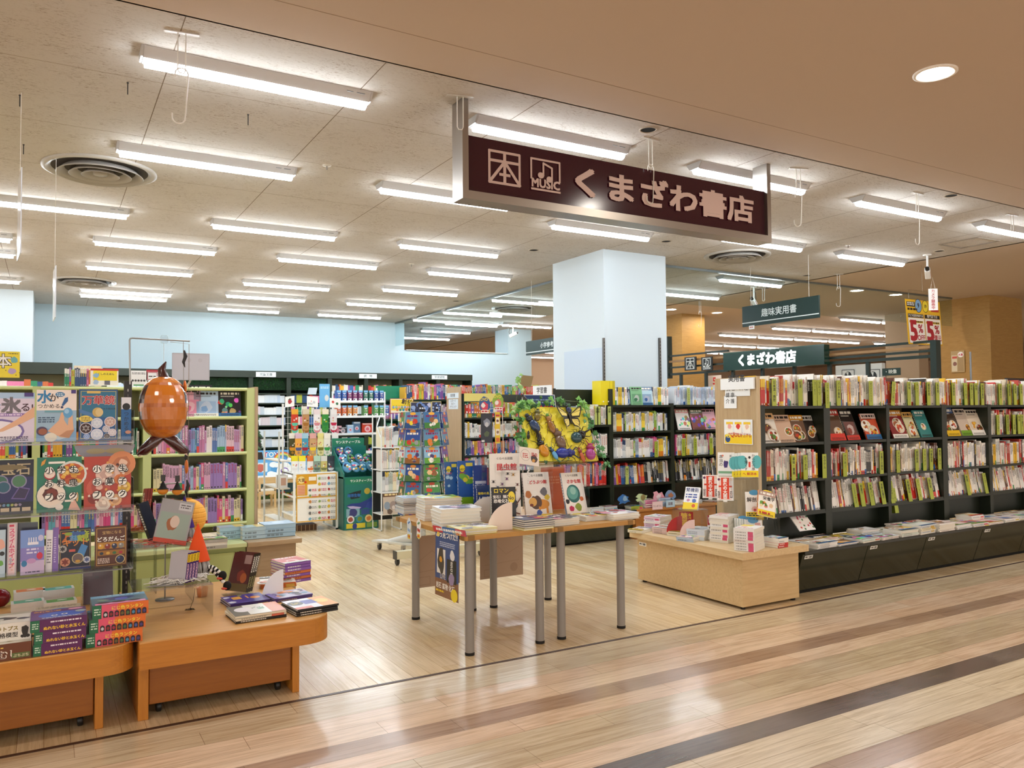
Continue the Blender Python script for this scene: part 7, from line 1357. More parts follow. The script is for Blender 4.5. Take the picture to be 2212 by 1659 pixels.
gondola('bookcase with teal shelves behind the ivy', 5.0, 7.3, 11.4, (1.66, 1.4, 1.1, .8), 1.86, ('warm', 'ref', 'warm', 'ref'), '1f7a60', '1f8a6a')
stuff_row(back_books, 'warm', 4.3, 5.0, 10.28, 1.601, (.17, .25), (.012, .03), .2, rnd, True)
mb = MB(); mb.box(4.0, 4.8, 10.6, 10.63, 1.6, 1.8, '1f8a66'); tag(mb.build('green_board', None, ('satin',)), 'bright green back board above the mid shop bookcase', 'board')
flat('yellow_card', (4.72, 9.29, 1.56), XA, ZA, .55, .105, None, 'plain yellow header card on the dark bookcase in mid shop', 'card', .004, 'e8d67a')
stuff_row(back_books, 'warm', 4.75, 5.45, 9.31, 1.40, (.1, .15), (.02, .05), .15, rnd, True)
mb = MB(); mb.box(4.655, 4.675, 9.28, 9.69, 0, 1.75, 'c0a988'); tag(mb.build('end_board', None, ('wood_z',)), 'light wood end board with white signs in mid shop', 'end board')
def end_sign(px0, px1, py0, py1, tx, lb):
    X = 4.65; a, b = PX(px0, py1, X), PX(px1, py0, X); flat('sign', (X, a.y, a.z), -YA, ZA, a.y-b.y, b.z-a.z, lambda v: v.txt(tx, .5, .25, min(.06, (b.z-a.z)*.55), C('3a3c42'), .012, fit=.8) if isinstance(tx, str) else [v.txt(q_, .5, .70-.31*i, .035, C('5a5c62'), .008, fit=.8) for i, q_ in enumerate(tx)], lb, 'sign', .008, 'dfeaf2')
end_sign(966, 990, 848, 861, '実用書', 'pale sign reading 実用書 on the mid shop end board'); end_sign(969, 989, 862, 884, ('スポーツ', 'ホビー', 'アウトドア'), 'pale sign with three lines below the mid shop 実用書 sign')
tag(back_books.build('books_beyond', None, ('print',)), 'rows of books on the distant shelves at the back of the shop', 'books', None, 'stuff')

# ---- white wire stand with boxed figures
t = thing('white_shelf_rack', 'white metal shelf rack with boxed figures behind the green dump bin', 'rack', (3.20, 10.1, 0))
mb = MB(); [mb.box(x, x+.018, y, y+.018, 0, 1.76 if y > 0 else 1.70, 'eef1f3') for x in (0, .72) for y in (0, .3)]; mb.build('frame', t, ('satin',))
for z in (1.577, 1.377, 1.15, .9): mb = MB(); mb.box(0, .738, 0, .31, z-.018, z, 'f2f5f7'); mb.box(0, .738, -.004, 0, z-.022, z+.006, 'f6f8f9'); mb.build('shelf', t, ('satin',))
mb = MB(); mb.box(.02, .72, .305, .312, 1.16, 1.36, '2c3230'); mb.build('back_mesh', t)
for r, (z, cols) in enumerate(((1.578, ('2458a8', '2458a8', '7a2a68', '7a2a68', '7a2a68', '1f6a58', '1f6a58', '2b4a9a', '2b4a9a')), (1.378, ('d8602a', 'd8602a', 'e08a3a', 'e08a3a', None, '5a9a4a', None, '5aa050', '4f9848', '2458a8')))):
    for i, c in enumerate(cols):
        if not c: continue
        x = 3.265+.074*i; mb = MB(); mb.box(0, .058, 0, .1, 0, .14, c); cv = CV(mb, (0, 0, 0), XA, ZA, .058, .14); cv.rect(0, .8, 1, 1, C('7fb8e0')); cv.rect(.1, .04, .9, .25, C('f2f4f4')); cv.rect(.2, .08, .45, .2, C('3a3c44')); cv.blob(.5, .48, .3, lerp(c, 'd8d0c8', .6), random.Random(i+r*10)); cv.blob(.45, .46, .15, lerp(c, '2a2a30', .5), random.Random(i)); cv.rect(.2, .66, .8, .74, C('e8ecee'))
        tag(mb.build('figure_box', None, ('print',), (x, 10.105, z)), 'boxed figure with a %s front, %s from left on the %s white shelf' % (cname(c), ORD(i+1), ('top', 'second')[r]), 'boxed toy', 'boxed figures on the white rack')
for k, (px, py, w_, h_, c, lb) in enumerate(((741, 936, .11, .08, '3a3c42', 'dark grey toy pack on the third white shelf'), (757, 938, .085, .11, 'a8c8e4', 'pale blue toy box with a pink round picture'), (771, 936, .095, .15, '5a7a9a', 'slate blue toy box with a grey round picture'), (734, 937, .05, .10, 'd87a8a', 'pink toy box at the left of the third white shelf'), (794, 934, .15, .13, 'c8402a', 'clear bag of yellow and red toys at right'))):
    p = PY(px, py, 10.13); mb = MB(); mb.box(-w_/2, w_/2, 0, .06, 0, h_, c); cv = CV(mb, (-w_/2, 0, 0), XA, ZA, w_, h_); q = random.Random(k); cv.ell(.5, .42, .28, .28, lerp(c, 'f0d8dc', .7)); cv.blob(.5, .4, .15, C(q.choice(['d86a7a', '8a8c94', 'e8c83a'])), q); cv.rect(.05, .85, .95, .97, lerp(c, 'ffffff', .5))
    tag(mb.build('toy_box', None, ('print',), (p.x, 10.13, 1.151)), lb, 'boxed toy')
# ---- green cardboard dump bin with bags
GB = '1f7468'; t = thing('dump_bin', 'green cardboard dump bin with whale pictures', 'display bin', (3.1, 9.3, 0))
mb = MB(); mb.box(0, .42, 0, .012, 0, .64, GB); cv = CV(mb, (0, 0, 0), XA, ZA, .42, .64); q = random.Random(1)
cv.rect(.02, .86, .98, .99, C('1c7a5c')); cv.txt('サンスティーブル', .5, .9, .03, C('eef0ea'), .03, fit=.8); cv.pg([(.08, .68), (.3, .72), (.5, .74), (.45, .6), (.2, .58)], C('1d2a2c')); cv.txt('海洋生物', .28, .62, .05, C('2f6ab0'), .05, fit=.4); cv.ell(.68, .72, .09, .09, C('b8a43a')); cv.blob(.88, .7, .08, C('e8e8e4'), q)
cv.pg([(.05, .46), (.2, .5), (.45, .5), (.7, .56), (.98, .68), (.98, .52), (.7, .42), (.4, .36), (.15, .4)], C('2a3f8a')); cv.pg([(.08, .45), (.25, .45), (.5, .42), (.4, .37), (.16, .41)], C('b8b0d8')); cv.blob(.75, .45, .12, C('35489a'), q, 10, .8); cv.rect(.05, .24, .45, .4, C('7fa8b8')); cv.blob(.25, .32, .12, C('3a3f7a'), q); cv.rect(.5, .28, .75, .38, C('2a4a8a')); [cv.ell(.18+.27*i, .2, .11, .11, C(c)) for i, c in enumerate(('d8dce0', '3a8a9a', 'e0c88a'))]; [cv.blob(.18+.27*i, .2, .07, C(c), q) for i, c in enumerate(('9a4a3a', '6a8a3a', 'c87a3a'))]; cv.rect(.05, .03, .62, .12, C('d8c83a')); cv.blob(.3, .07, .08, C('2a3f8a'), q); cv.rect(.66, .03, .98, .12, C('7aa04a'))
mb.build('front_board', t, ('print',))
mb = MB(); mb.box(-.012, 0, .01, .42, 0, .64, '155a52'); mb.box(.42, .432, 0, .42, 0, .9, '155a52'); mb.box(0, .42, .41, .42, 0, 1.0, GB); mb.box(0, .42, .012, .41, .60, .62, '155a52'); mb.prism([(0, .62), (0, .68), (.41, .98), (.41, .62)], .012, GB, axis='x', base=-.012); mb.build('bin_body', t, ('print',))
mb = MB(); mb.box(-.02, .40, .425, .437, .62, 1.10, GB); cv = CV(mb, (-.02, .425, .62), XA, ZA, .42, .48); cv.rect(0, .82, 1, 1, C('1c7a5c')); cv.txt('サンスティーブル', .5, .86, .035, C('eef0ea'), .03, fit=.8); cv.pg([(.05, .5), (.25, .72), (.6, .78), (.95, .7), (.7, .62), (.6, .5), (.4, .6)], C('2f5a98')); cv.pg([(.2, .66), (.5, .64), (.6, .55), (.35, .55)], C('9ab0d0')); mb.build('header_card', t, ('print',))
for k in range(10):
    q = random.Random(k+40); x, y = .06+(k % 4)*.1, .08+(k//4)*.13; mb = MB(); mb.ball((0, 0, 0), (.06, .018, .075), q.choice(['2a6a8a', '1f5a58', '3a7a3a', '4a8ab0', '23406a']), 12, 8, f=lambda a, t_: 1+.12*math.sin(t_*5+k)); [mb.ball((q.uniform(-.035, .035), -.012, q.uniform(-.04, .04)), (.018, .012, .014), q.choice(['e8e8e4', 'c8a83a', '1d1f24', '6ab0d0', 'd86a8a', '3a3f7a']), 8, 6) for _ in range(7)]
    o = mb.build('toy_pack', None, ('gloss',), (3.1+x, 9.3+y, .70+.28*y/.41)); o.rotation_euler = (-.5, q.uniform(-.5, .5), q.uniform(-.4, .4)); tag(o, 'shiny bag of sea toys in green bin, %s from left, %s row' % (ORD(k % 4+1), ('front', 'middle', 'rear')[k//4]), 'toy pack', 'toy bags in the dump bin')
# ---- sock rack
t = thing('sock_rack', 'white metal rack hung with pairs of socks', 'rack', (2.54, 9.47, 0)); W_ = 'f1f2ee'
mb = MB()
for x in (0, .52): mb.box(x-.012, x+.012, -.01, .014, 0, .70, W_); mb.box(x-.012, x+.012, -.01, .55, .0, .02, W_); mb.box(x-.01, x+.01, .53, .55, 0, 1.54, W_)
for z in (.69, .42, .2): mb.box(0, .52, -.008, .008, z-.01, z+.01, W_); mb.box(-.01, .01, 0, .55, z-.01, z+.01, W_); mb.box(.51, .53, 0, .55, z-.01, z+.01, W_)
mb.build('frame', t, ('satin',))
mb = MB(); [mb.tube([(0.0+.06*i, .53, .6), (.06*i, .53, 1.52)], .0025, 'e6e6e0', 4) for i in range(11)]; [mb.tube([(-.02, .528, .6+.077*i), (.66, .528, .6+.077*i)], .0025, 'e6e6e0', 4) for i in range(13)]; mb.build('wire_grid', t, ('satin',))
mb = MB(); mb.box(-.01, .53, 0, .55, .685, .695, 'e9e9e4'); mb.build('shelf', t, ('satin',)); mb = MB(); mb.box(0, .52, .02, .5, .19, .2, 'c8c8c2'); mb.build('shelf', t, ('satin',))
mb = MB(); mb.box(.06, .3, .1, .3, .0, .07, '5a3a20'); [mb.box(.06+.05*i, .065+.05*i, .098, .1, 0, .07, 'c8a878') for i in range(6)]; tag(mb.build('wicker_basket', None, ('satin',), (2.54, 9.47, .0)), 'brown woven basket at the foot of the sock rack', 'basket')
rows_ = ((889, [('e8a83a', 'c8402a', '5ac0a0'), ('d8c8b0', 'b88a5a', 'a06a2a'), ('e8d8d8', 'f0ecec', 'd88a90'), ('f0e4c8', '3a8a3a', '2a7a3a'), ('f0ecea', 'e8e4e4', 'c02a4a')], (637, 661, 685, 703, 721), 46),
         (941, [('e8e4da', '4a4a2a', 'd89a2a'), ('d8b8c8', 'e8a84a', '4a5a8a'), ('a8d0e0', '4aa0c0', 'b02a3a'), ('e0a8a0', 'c8a070', 'f0d030'), ('e8dc8a', 'e8e0a0', '7a7a2a'), ('f0eadc', 'e8e4d8', '3a9a4a'), ('eceae6', 'e8e6e4', 'f0d820')], (632, 645, 659, 676, 693, 707, 724), 48),
         (990, [('f0e030', 'f2f0ec', 'e8e4e0'), ('f0e030', 'f2f0ec', 'e4e0dc'), ('e07a3a', 'f0e8e0', 'e07a3a'), ('b8d8c0', '8a9a8a', '5a6a5a'), ('e8e4da', 'd8c87a', '7a7a4a'), ('3a4048', '4a5058', 'd8d8d8')], (637, 653, 671, 685, 700, 715), 38))
for r, (py, socks, pxs, hp) in enumerate(rows_):
    for i, ((c1, c2, c3), px) in enumerate(zip(socks, pxs)):
        Y = 9.84-.09*r-.02*(i % 2); p = PY(px, py, Y); h_ = hp/1708*10.0; w_ = .082; mb = MB()
        out = [(-w_/2, 0), (-w_/2, -h_*.86), (-w_*.36, -h_*.96), (0, -h_), (w_*.36, -h_*.96), (w_/2, -h_*.86), (w_/2, 0)]
        mb.prism(out[::-1], .02, c2, axis='y'); cv = CV(mb, (-w_/2, 0, -h_), XA, ZA, w_, h_); q = random.Random(r*10+i)
        cv.pg([(0, .14), (.14, .04), (.5, 0), (.86, .04), (1, .14), (1, .2), (.75, .12), (.25, .12), (0, .2)], C(c3)); cv.pg([(.05, .42), (.2, .34), (.8, .34), (.95, .42), (.95, .48), (.05, .48)], C(c3)); [cv.blob(q.uniform(.2, .8), q.uniform(.5, .7), .12, lerp(c2, q.choice(['2a2420', 'c83a3a', 'e8c83a', 'f4f0ea']), .7), q) for _ in range(4)]; cv.blob(.5, .25, .2, lerp(c3, c2, .5), q)
        mb.box(-w_/2, w_/2, -.002, .022, -.035, .03, c1); o = mb.build('sock_pair', None, ('matte',), p); mb = MB(); mb.tube([(0, .01, .03), (0, .012, .045), (0, .5 if False else .03, .05)], .002, 'd8d8d4', 5); mb.build('hook_tab', o)
        tag(o, '%s socks with %s toes, %s from left in the %s row of the rack' % (cname(c2), cname(c3), ORD(i+1), ('top', 'middle', 'bottom')[r]), 'socks', 'packs of socks on the white rack')
for px, py, w_, d_, lb, dr in ((626, 868, .115, .13, 'white card with a red berry picture on the sock rack', lambda v: (v.rect(0, 0, 1, 1, C('f4f2ee')), v.blob(.5, .5, .24, C('a8323a'), rnd), v.pg([(.3, .7), (.5, .82), (.75, .7), (.5, .68)], C('2a5a34')))), (675, 866, .14, .13, 'white card with line drawings on the sock rack', lambda v: (v.rect(0, 0, 1, 1, C('f3f3f1')), v.star(.4, .55, .06, C('d83a4a'), 6), v.blob(.65, .45, .12, C('c8c8cc'), rnd), v.small(.1, .2, .5, .4, C('8a8c94'), rnd, 2))), (724, 868, .14, .12, 'white half round card with two fruit on the sock rack', lambda v: (v.rect(0, 0, 1, 1, C('f4f2ee')), v.ell(.3, .6, .12, .12, C('c83a34')), v.ell(.68, .45, .12, .12, C('2a6a44'))))):
    p = PY(px, py+12, 9.80); flat('promo_card', p-Vector((w_/2, 0, 0)), Vector((1, 0, .12 if px < 640 else -.08)), ZA, w_, d_, dr, lb, 'card', .003, 'f3f2ee')
def cal(v):
    v.rect(0, 0, 1, 1, C('f7f6f2')); v.frame(.01, .01, .99, .99, .012, C('e0a82c')); v.rect(0, .55, .27, 1, C('dfa42a')); v.rect(.27, .78, .5, 1, C('dfa42a')); v.ell(.12, .88, .09, .09, C('f0d890')); v.txt('大富', .12, .84, .04, C('6a3a1a'), .02); v.ell(.22, .83, .03, .03, C('d8401f')); v.rect(.02, .57, .21, .78, C('f0c8a0')); [v.rect(.03+.03*i, .58+.032*j, .05+.03*i, .6+.032*j, C('d86a4a')) for i in range(6) for j in range(6)]; v.rect(.3, .86, .48, .94, C('f6f0e0')); v.rect(0, .5, 1, .53, C('e0a82c')); q = random.Random(2)
    for j in range(8):
        for i in range(3):
            x, y = .33+.235*i, .9-.12*j
            if i == 0 and j < 2: continue
            v.blob(x, y, .035, C(q.choice(['8aa86a', 'c88a4a', '6a6a6c', 'd8b83a', 'a83a3a', '7ab0d0'])), q, 8, .5, 1.1); v.small(x+.05, y-.03, x+.17, y+.03, C(q.choice(['c8405a', '8a8c90', '9a9ca0'])), q, 2, .5)
p0 = PY(637, 1072, 9.455)
flat('calendar_poster', (2.56, 9.452, .12), XA, ZA, .49, .57, cal, 'yellow and white product poster tied to the front of the sock rack', 'poster', .003, 'f7f6f2')
# shelf unit left of it
t = thing('side_shelf', 'slim white side shelf at the left of the sock rack', 'shelf', (2.40, 9.62, 0)); mb = MB(); mb.box(-.01, .01, 0, .02, 0, 1.2, 'c9ccc8'); mb.build('post', t, ('satin',)); mb = MB(); mb.box(-.01, .01, .75, .77, 0, 1.2, 'c9ccc8'); mb.build('post', t, ('satin',))
for z in (.13, .52, .85): mb = MB(); mb.box(0, .13, 0, .77, z-.015, z, 'd8d2c4'); mb.build('board', t, ('satin',))
for i in range(4): mb = MB(); mb.box(0, .1, 0, .02, 0, .15, ('e8e4de', '3a3a3c', 'd8d4ce', 'f0ece6')[i]); mb.box(.02, .08, -.001, 0, .03, .12, ('c8a08a', 'c84a3a', '8a8c90', '4a4a4c')[i]); o = mb.build('picture_card', None, ('print',), (2.41, 9.66+i*.05, .521)); tag(o, 'small card pack on the side shelf, %s from the front' % ORD(i+1), 'card pack', 'card packs on the side shelf')
# ---- children's corner
BL = '5fa8e0'; p = PY(540, 1030, 13.0)
def toyb(v):
    v.rect(0, 0, 1, 1, C(BL)); v.txt('FUN TOY', .22, .74, .075, C('f2f4f4'), .03, fit=.34); v.txt('T', .235, .74, .075, C('d8405a'), .03); v.txt('Y', .38, .74, .075, C('5a58b8'), .03); v.rect(.05, .1, .3, .55, C('7ab8e8')); v.rect(.1, .15, .26, .5, C('eef4f4')); v.blob(.18, .3, .05, C('c86a5a'), rnd)
    for cx in (.45, .75):
        for i, c in enumerate(('d8503a', 'e8a83a', 'f0e05a', '6ab86a', '5a78c8')):
            r = .11-.014*i; v.line([(cx+r*math.cos(PI*k/12)*(1 if cx < .6 else 1), .62+r*2.6*math.sin(PI*k/12)) for k in range(13)], .018, C(c))
    for x, y in ((.55, .6), (.33, .42), (.62, .55), (.06, .25), (.3, .05)): v.ell(x, y, .05, .035, C('f6f8f8')); v.ell(x+.04, y-.02, .04, .03, C('f6f8f8'))
    v.ell(.47, .12, .1, .12, C('f6f6f4')); v.ell(.47, .16, .05, .04, C('7a4ab0')); v.ell(.47, .16, .038, .028, C('f6f6f4'))
flat('toy_backboard', (2.72, 12.99, .43), XA, ZA, 1.28, .40, toyb, 'sky blue back panel with rainbows reading TOY over the play table', 'panel', .02, BL)
t = thing('play_table', 'low white topped wooden play table for children', 'table', (3.2, 12.72, 0))
mb = MB(); mb.bbox(-.55, .62, -.28, .26, .40, .43, 'ece8e0', .006); mb.build('top', t, ('satin',)); mb = MB(); mb.box(-.53, .6, -.26, -.24, .34, .40, 'd9b98a'); mb.build('apron', t, ('wood_x',))
for x in (-.52, .57):
    for y in (-.25, .22): mb = MB(); mb.box(x-.02, x+.02, y-.02, y+.02, 0, .40, 'd6b483'); mb.build('leg', t, ('wood_z',))
flat('picture_board', (2.68, 12.97, .05), XA, ZA, 1.1, .32, lambda v: (v.rect(0, 0, 1, 1, C('3f6f8a')), v.rect(0, 0, 1, .3, C('4a6a2a')), [v.blob(rnd.random()*.9+.05, rnd.uniform(.1, .35), .03, C(rnd.choice(['d8402a', 'f0f0e8', 'e8c83a'])), rnd) for _ in range(16)], v.blob(.35, .6, .07, C('b8402a'), rnd), v.ell(.35, .5, .1, .06, C('e8e4d8'))), 'picture panel with flowers under the play table', 'panel', .01, '3f6f8a')
t = thing('kids_chair', 'small pale wooden chair in front of the play table', 'chair', (2.87, 12.3, 0)); WD = 'dcbd8c'
for x in (-.115, .115):
    mb = MB(); mb.box(x-.016, x+.016, -.1, -.07, 0, .46, WD); mb.build('leg', t, ('wood_z',)); mb = MB(); mb.box(x-.016, x+.016, .12, .15, 0, .26, WD); mb.build('leg', t, ('wood_z',))
mb = MB(); mb.bbox(-.13, .13, -.1, .16, .25, .27, 'e9e2d4', .004); mb.build('seat', t, ('satin',)); mb = MB(); mb.box(-.12, .12, -.095, -.075, .38, .46, WD); mb.build('backrest', t, ('wood_x',)); mb = MB(); mb.box(-.12, .12, -.098, -.08, .2, .25, WD); mb.build('apron', t, ('wood_x',))
# low white box and planters at the end of the green bookcase
mb = MB(); mb.bbox(0, .45, 0, .9, .0, .32, 'eef0f0', .01); tag(mb.build('white_bench', None, ('satin',), (1.5, 7.3, 0)), 'low white bench behind the blue boxed books', 'bench')
for k, (px, py) in enumerate(((548, 915), (549, 942), (553, 962), (557, 985))):
    p = PY(px, py, 6.68); t = thing('wall_planter', 'black wall planter with leaves at the end of the green bookcase, %s from top' % ORD(k+1), 'planter', p, group='black wall planters'); mb = MB(); mb.prism([(-.035, .03), (.035, .03), (.045, -.03), (-.02, -.03)], .06, '262422', axis='y'); mb.build('pot', t, ('satin',)); mb = MB(); q = random.Random(k)
    for _ in range(9): leaf(mb, Vector((q.uniform(-.03, .04), q.uniform(-.03, .03), q.uniform(.0, .08))), Vector((q.uniform(-.5, .5), -1, .4)).normalized(), Vector((1, 0, 0)), .035, C(q.choice(['1f4a26', '2c5a30', '3a6a3a'])))
    mb.build('leaves', t, ('satin',))
# ---- white magazine rack beside the spinner
t = thing('magazine_rack', 'white wire magazine rack left of the picture book spinner', 'rack', (3.455, 9.0, 0)); mb = MB()
for x in (0, .25): mb.box(x-.006, x+.006, -.006, .3, 0, .012, 'e9ebea'); mb.box(x-.006, x+.006, -.006, .006, 0, 1.38 if x else 1.2, 'e9ebea'); mb.box(x-.006, x+.006, .29, .302, 0, 1.4, 'e9ebea')
mb.tube([(0, 0, 1.1), (0, .15, 1.25), (.1, .3, 1.38)], .008, 'd8dcda', 6); mb.build('frame', t, ('satin',))
for z in (1.0, .73, .46, .2): mb = MB(); mb.box(0, .25, 0, .3, z-.012, z, 'f0f1ef'); mb.build('shelf', t, ('satin',))
mb = MB(); mb.box(0, .25, .28, .29, .1, .98, '2a2c2c'); mb.build('back_panel', t)
SM = Spines('slim_magazine', 'mag', 8, (.235, .245), (.014, .018), .2, 91)
for q_ in SM.pool: pass
for z, nm in ((1.001, 'top'), (.731, 'second'), (.461, 'third')): SM.row(3.47, 3.70, 9.01, z, '%s shelf of the white magazine rack' % nm, rnd, 'slim magazines in the white rack', 'magazine', lean=.0)
SM.drop()
face_book('slim_magazine_display', 'animal picture magazine face out at the foot of the white rack', 'magazine', (3.575, 8.985, .201), .2, .25, .01, 0, .08, lambda v: (v.rect(0, 0, 1, 1, C('c8b8a8')), v.rect(0, .82, 1, 1, C('6a4a34')), v.small(.1, .86, .9, .96, C('f0d8a0'), rnd, 1, .8), v.ell(.25, .4, .2, .24, C('8a98a8')), v.ell(.65, .4, .24, .26, C('9a8a84')), v.ell(.65, .3, .1, .12, C('d8ccc4')), v.blob(.4, .12, .16, C('6a5a50'), rnd)), 'c8b8a8')
# ---- spinner of small picture books
t = thing('book_spinner', 'wire book spinner on a white wheeled base', 'rack', (3.27, 7.35, 0)); sx, sy = 3.27, 7.35
mb = MB(); mb.tube([(0, 0, .1), (0, 0, 1.36)], .02, 'b9bab6', 12); mb.build('pole', t, ('metal',))
mb = MB(); mb.prism([(-.30, .45), (-.38, .45), (-.1, -.1), (.3, -.1), (.35, .1)], .02, 'd9d9d2', base=.09); mb.tube([(-.25, .3, .1), (-.05, 0, .17), (0, 0, .22)], [.03, .06, .03], 'cfcfc8', 10); mb.build('base_plate', t, ('satin',))
mb = MB(); mb.box(-.48, .45, -.47, -.39, .06, .13, 'cdc6a6'); mb.box(-.485, -.48, -.475, -.385, .055, .135, '2a2a28'); mb.box(.45, .455, -.475, -.385, .055, .135, '2a2a28'); mb.box(-.06, .02, -.44, .1, .085, .11, 'd8d6c8'); mb.build('base_bar', t, ('satin',))
for cx, cy in ((-.29, .47), (-.46, -.43), (-.2, .05), (.42, -.42)):
    mb = MB(); mb.lathe([(.028, -.014), (.034, -.009), (.034, .009), (.028, .014)], '191817', 18, (cx, cy, .034), axis='x'); w = mb.build('caster', t, ('satin',)); mb = MB(); mb.box(cx-.018, cx+.018, cy-.02, cy+.02, .05, .088, 'a8a6a0'); mb.build('fork', w, ('metal',))
mb = MB()
for k in range(6):
    z = .43+.172*k
    for a in range(8):
        t0, t1 = a*PI/4, (a+1)*PI/4; mb.tube([(.25*math.cos(t0), .25*math.sin(t0), z), (.25*math.cos(t1), .25*math.sin(t1), z)], .0025, 'c8c9c4', 4); mb.tube([(.22*math.cos(t0), .22*math.sin(t0), z-.03), (.22*math.cos(t1), .22*math.sin(t1), z-.03)], .0025, 'c8c9c4', 4); mb.tube([(.22*math.cos(t0), .22*math.sin(t0), z-.03), (.25*math.cos(t0), .25*math.sin(t0), z+.03)], .0025, 'c8c9c4', 4)
mb.build('wire_pockets', t, ('metal',))
SKY = ['3f78b8', '2a4a90', '8ab4d0', '4a8a4a', '6a4a98', '3a6a9a', 'c8d4d8', '2f5a3a', '5a86a8']; c_ = 0
for k in range(6):
    for j, ang in enumerate((-2.45, -1.62, -.78, .05, 3.1)):
        z = .40+.172*k; d = Vector((math.cos(ang), math.sin(ang), 0)); q = random.Random(k*7+j); bg = q.choice(SKY); rz = ang+PI/2
        def pb(v):
            v.rect(0, 0, 1, 1, C(bg)); v.rect(0, 0, 1, .35, C(q.choice(['3f7a34', '5a9a3a', '2a4a7a', '8a5a2c', '4a6a3a']))); v.ell(.5, .9, .2, .09, C(q.choice(['e8a83a', 'b8402a', 'd88a3a']))); v.small(.12, .66, .88, .8, C(q.choice(['a81f34', 'f0e8d8', '7a1f5a', 'c82a2a'])), q, 1, .85)
            for _ in range(5): v.blob(q.uniform(.2, .8), q.uniform(.15, .55), q.uniform(.08, .17), C(q.choice(['d87a2c', 'e8c08a', 'f0ece0', 'c83a2c', '8a5a34', '4a3a6a', '9a9a9c', 'e8d03a'])), q)
        for n_ in range(2):
            r = .245-.012*n_*1.6; o = face_book('picture_book', 'square picture book, %s tier up, %s spinner pocket, %s copy' % (ORD(k+1), ('left', 'front', 'right', 'far right', 'rear left')[j], ('front', 'rear')[n_]), 'book', (sx+d.x*r, sy+d.y*r, z), .162, .162, .012, rz, .14, pb if n_ == 0 else (lambda v: v.rect(0, 0, 1, 1, C(bg))), bg, group='square picture books on the spinner')
# signs on top of the spinner
def sok(v): v.rect(0, 0, 1, 1, C('b8562c')); v.rect(.02, .04, .98, .97, C('f4f2ee')); v.rect(.04, .07, .96, .94, C('f2d42a')); v.rect(.04, .07, .96, .2, C('f4ecd4')); v.txt('創刊!', .72, .6, .06, C('2a2018'), .035, fit=.5, rot=-.15); [v.ell(.14+.12*i, .42-.16*(i % 2)*0, .055, .055, C(c)) for i, c in enumerate(('2a7ab8', '3a9a6a', 'e08a3a', '2a6a5a', '3a7ac0', 'd87a5a', '2a8a8a'))]; [v.ell(.3+.13*i, .24, .055, .055, C(c)) for i, c in enumerate(('e08a5a', '3a8a7a', '2a9ab0', 'e07a4a', '2a5a4a'))]; v.small(.1, .39, .95, .46, C('f4f4f0'), random.Random(1), 1, .7)
p0, p1 = PY(843, 893, 7.4), PY(893, 861, 7.4); flat('pop_sign', p0, XA, ZA, p1.x-p0.x, p1.z-p0.z, sok, 'yellow pop sign reading 創刊 above the spinner', 'sign', .004, 'f2d42a')
mb = MB(); mb.tube([((p0.x+p1.x)/2-.03, 7.405, p0.z), ((p0.x+p1.x)/2-.03, 7.405, 1.33)], .01, 'f2f4f4', 8); tag(mb.build('sign_holder', None, ('satin',)), 'white holder under the yellow 創刊 sign', 'stand')
def bluep(v): v.rect(0, 0, 1, 1, C('d8c88a')); v.rect(.04, .04, .96, .96, C('2a3050')); q = random.Random(5); [v.blob(q.random()*.8+.1, q.random()*.8+.1, .1, C(q.choice(['6a8ac8', '9ab0d8', 'c8c8e0', '3a4a80', '1a1c2a'])), q) for _ in range(26)]; v.blob(.55, .5, .14, C('16161e'), q, 12, .4, 1.3); v.small(.42, .55, .7, .68, C('e0e0e8'), q, 1, .7); v.small(.42, .3, .7, .42, C('d8d8e4'), q, 1, .7)
p0, p1 = PY(886, 905, 7.38), PY(932, 868, 7.38); flat('pop_sign', p0, XA, ZA, p1.x-p0.x, p1.z-p0.z, bluep, 'dark blue illustrated sign above the spinner', 'sign', .004, 'd8c88a')
p0, p1 = PY(933, 904, 7.4), PY(953, 867, 7.4); flat('pop_sign', p0, XA, ZA, p1.x-p0.x, p1.z-p0.z, bluep, 'narrow blue illustrated sign above the spinner', 'sign', .004, 'd8c88a')
# small white card stand on the play corner shelf
p = PY(680, 850, 9.9); flat('grey_sheet', PY(664, 852, 9.86), Vector((1, 0, 0)), Vector((.35, .5, 1)), .11, .1, None, 'tilted pale blue grey sheet above the sock rack', 'sheet', .004, 'b8c4cc')
flat('display_board', PY(690, 880, 9.96), XA, ZA, .135, .30, lambda v: (v.rect(0, 0, 1, 1, C('6ab0e0')), v.small(.1, .8, .9, .9, C('d8ecf4'), rnd, 2), v.ell(.7, .4, .2, .3, C('d8d8d4'))), 'sky blue tall display panel behind the sock rack', 'panel', .006, '6ab0e0')
# ================================================================ signs, cameras, far shopfront
Y0 = 4.2
a, b = PY(1012, 415, Y0), PY(1652, 411, Y0); c0, c1 = PY(1012, 288, Y0), PY(1650, 505, Y0)
xL, xR = PY(1000, 430, Y0).x, PY(1667, 520, Y0).x; zb = (PY(1003, 430, Y0).z+PY(1665, 522, Y0).z)/2; zt = (c0.z+b.z)/2; zp = (PY(1011, 413, Y0).z+c1.z)/2; DP = .14; fw_ = .04
t = thing('hanging_sign', 'large maroon hanging shop sign reading くまざわ書店 in a steel frame', 'sign', ((xL+xR)/2, Y0, zb)); cx = (xL+xR)/2; hw = (xR-xL)/2
ST = 'a9a29a'; mb = MB(); mb.box(-hw, -hw+fw_, 0, DP, 0, ZC-zb, ST); mb.build('left_post', t, ('metal',)); mb = MB(); mb.box(hw-fw_, hw, 0, DP, 0, ZC-zb, ST); mb.build('right_post', t, ('metal',)); mb = MB(); mb.box(-hw+fw_, hw-fw_, 0, DP, 0, zp-zb, ST); mb.build('bottom_rail', t, ('metal',))
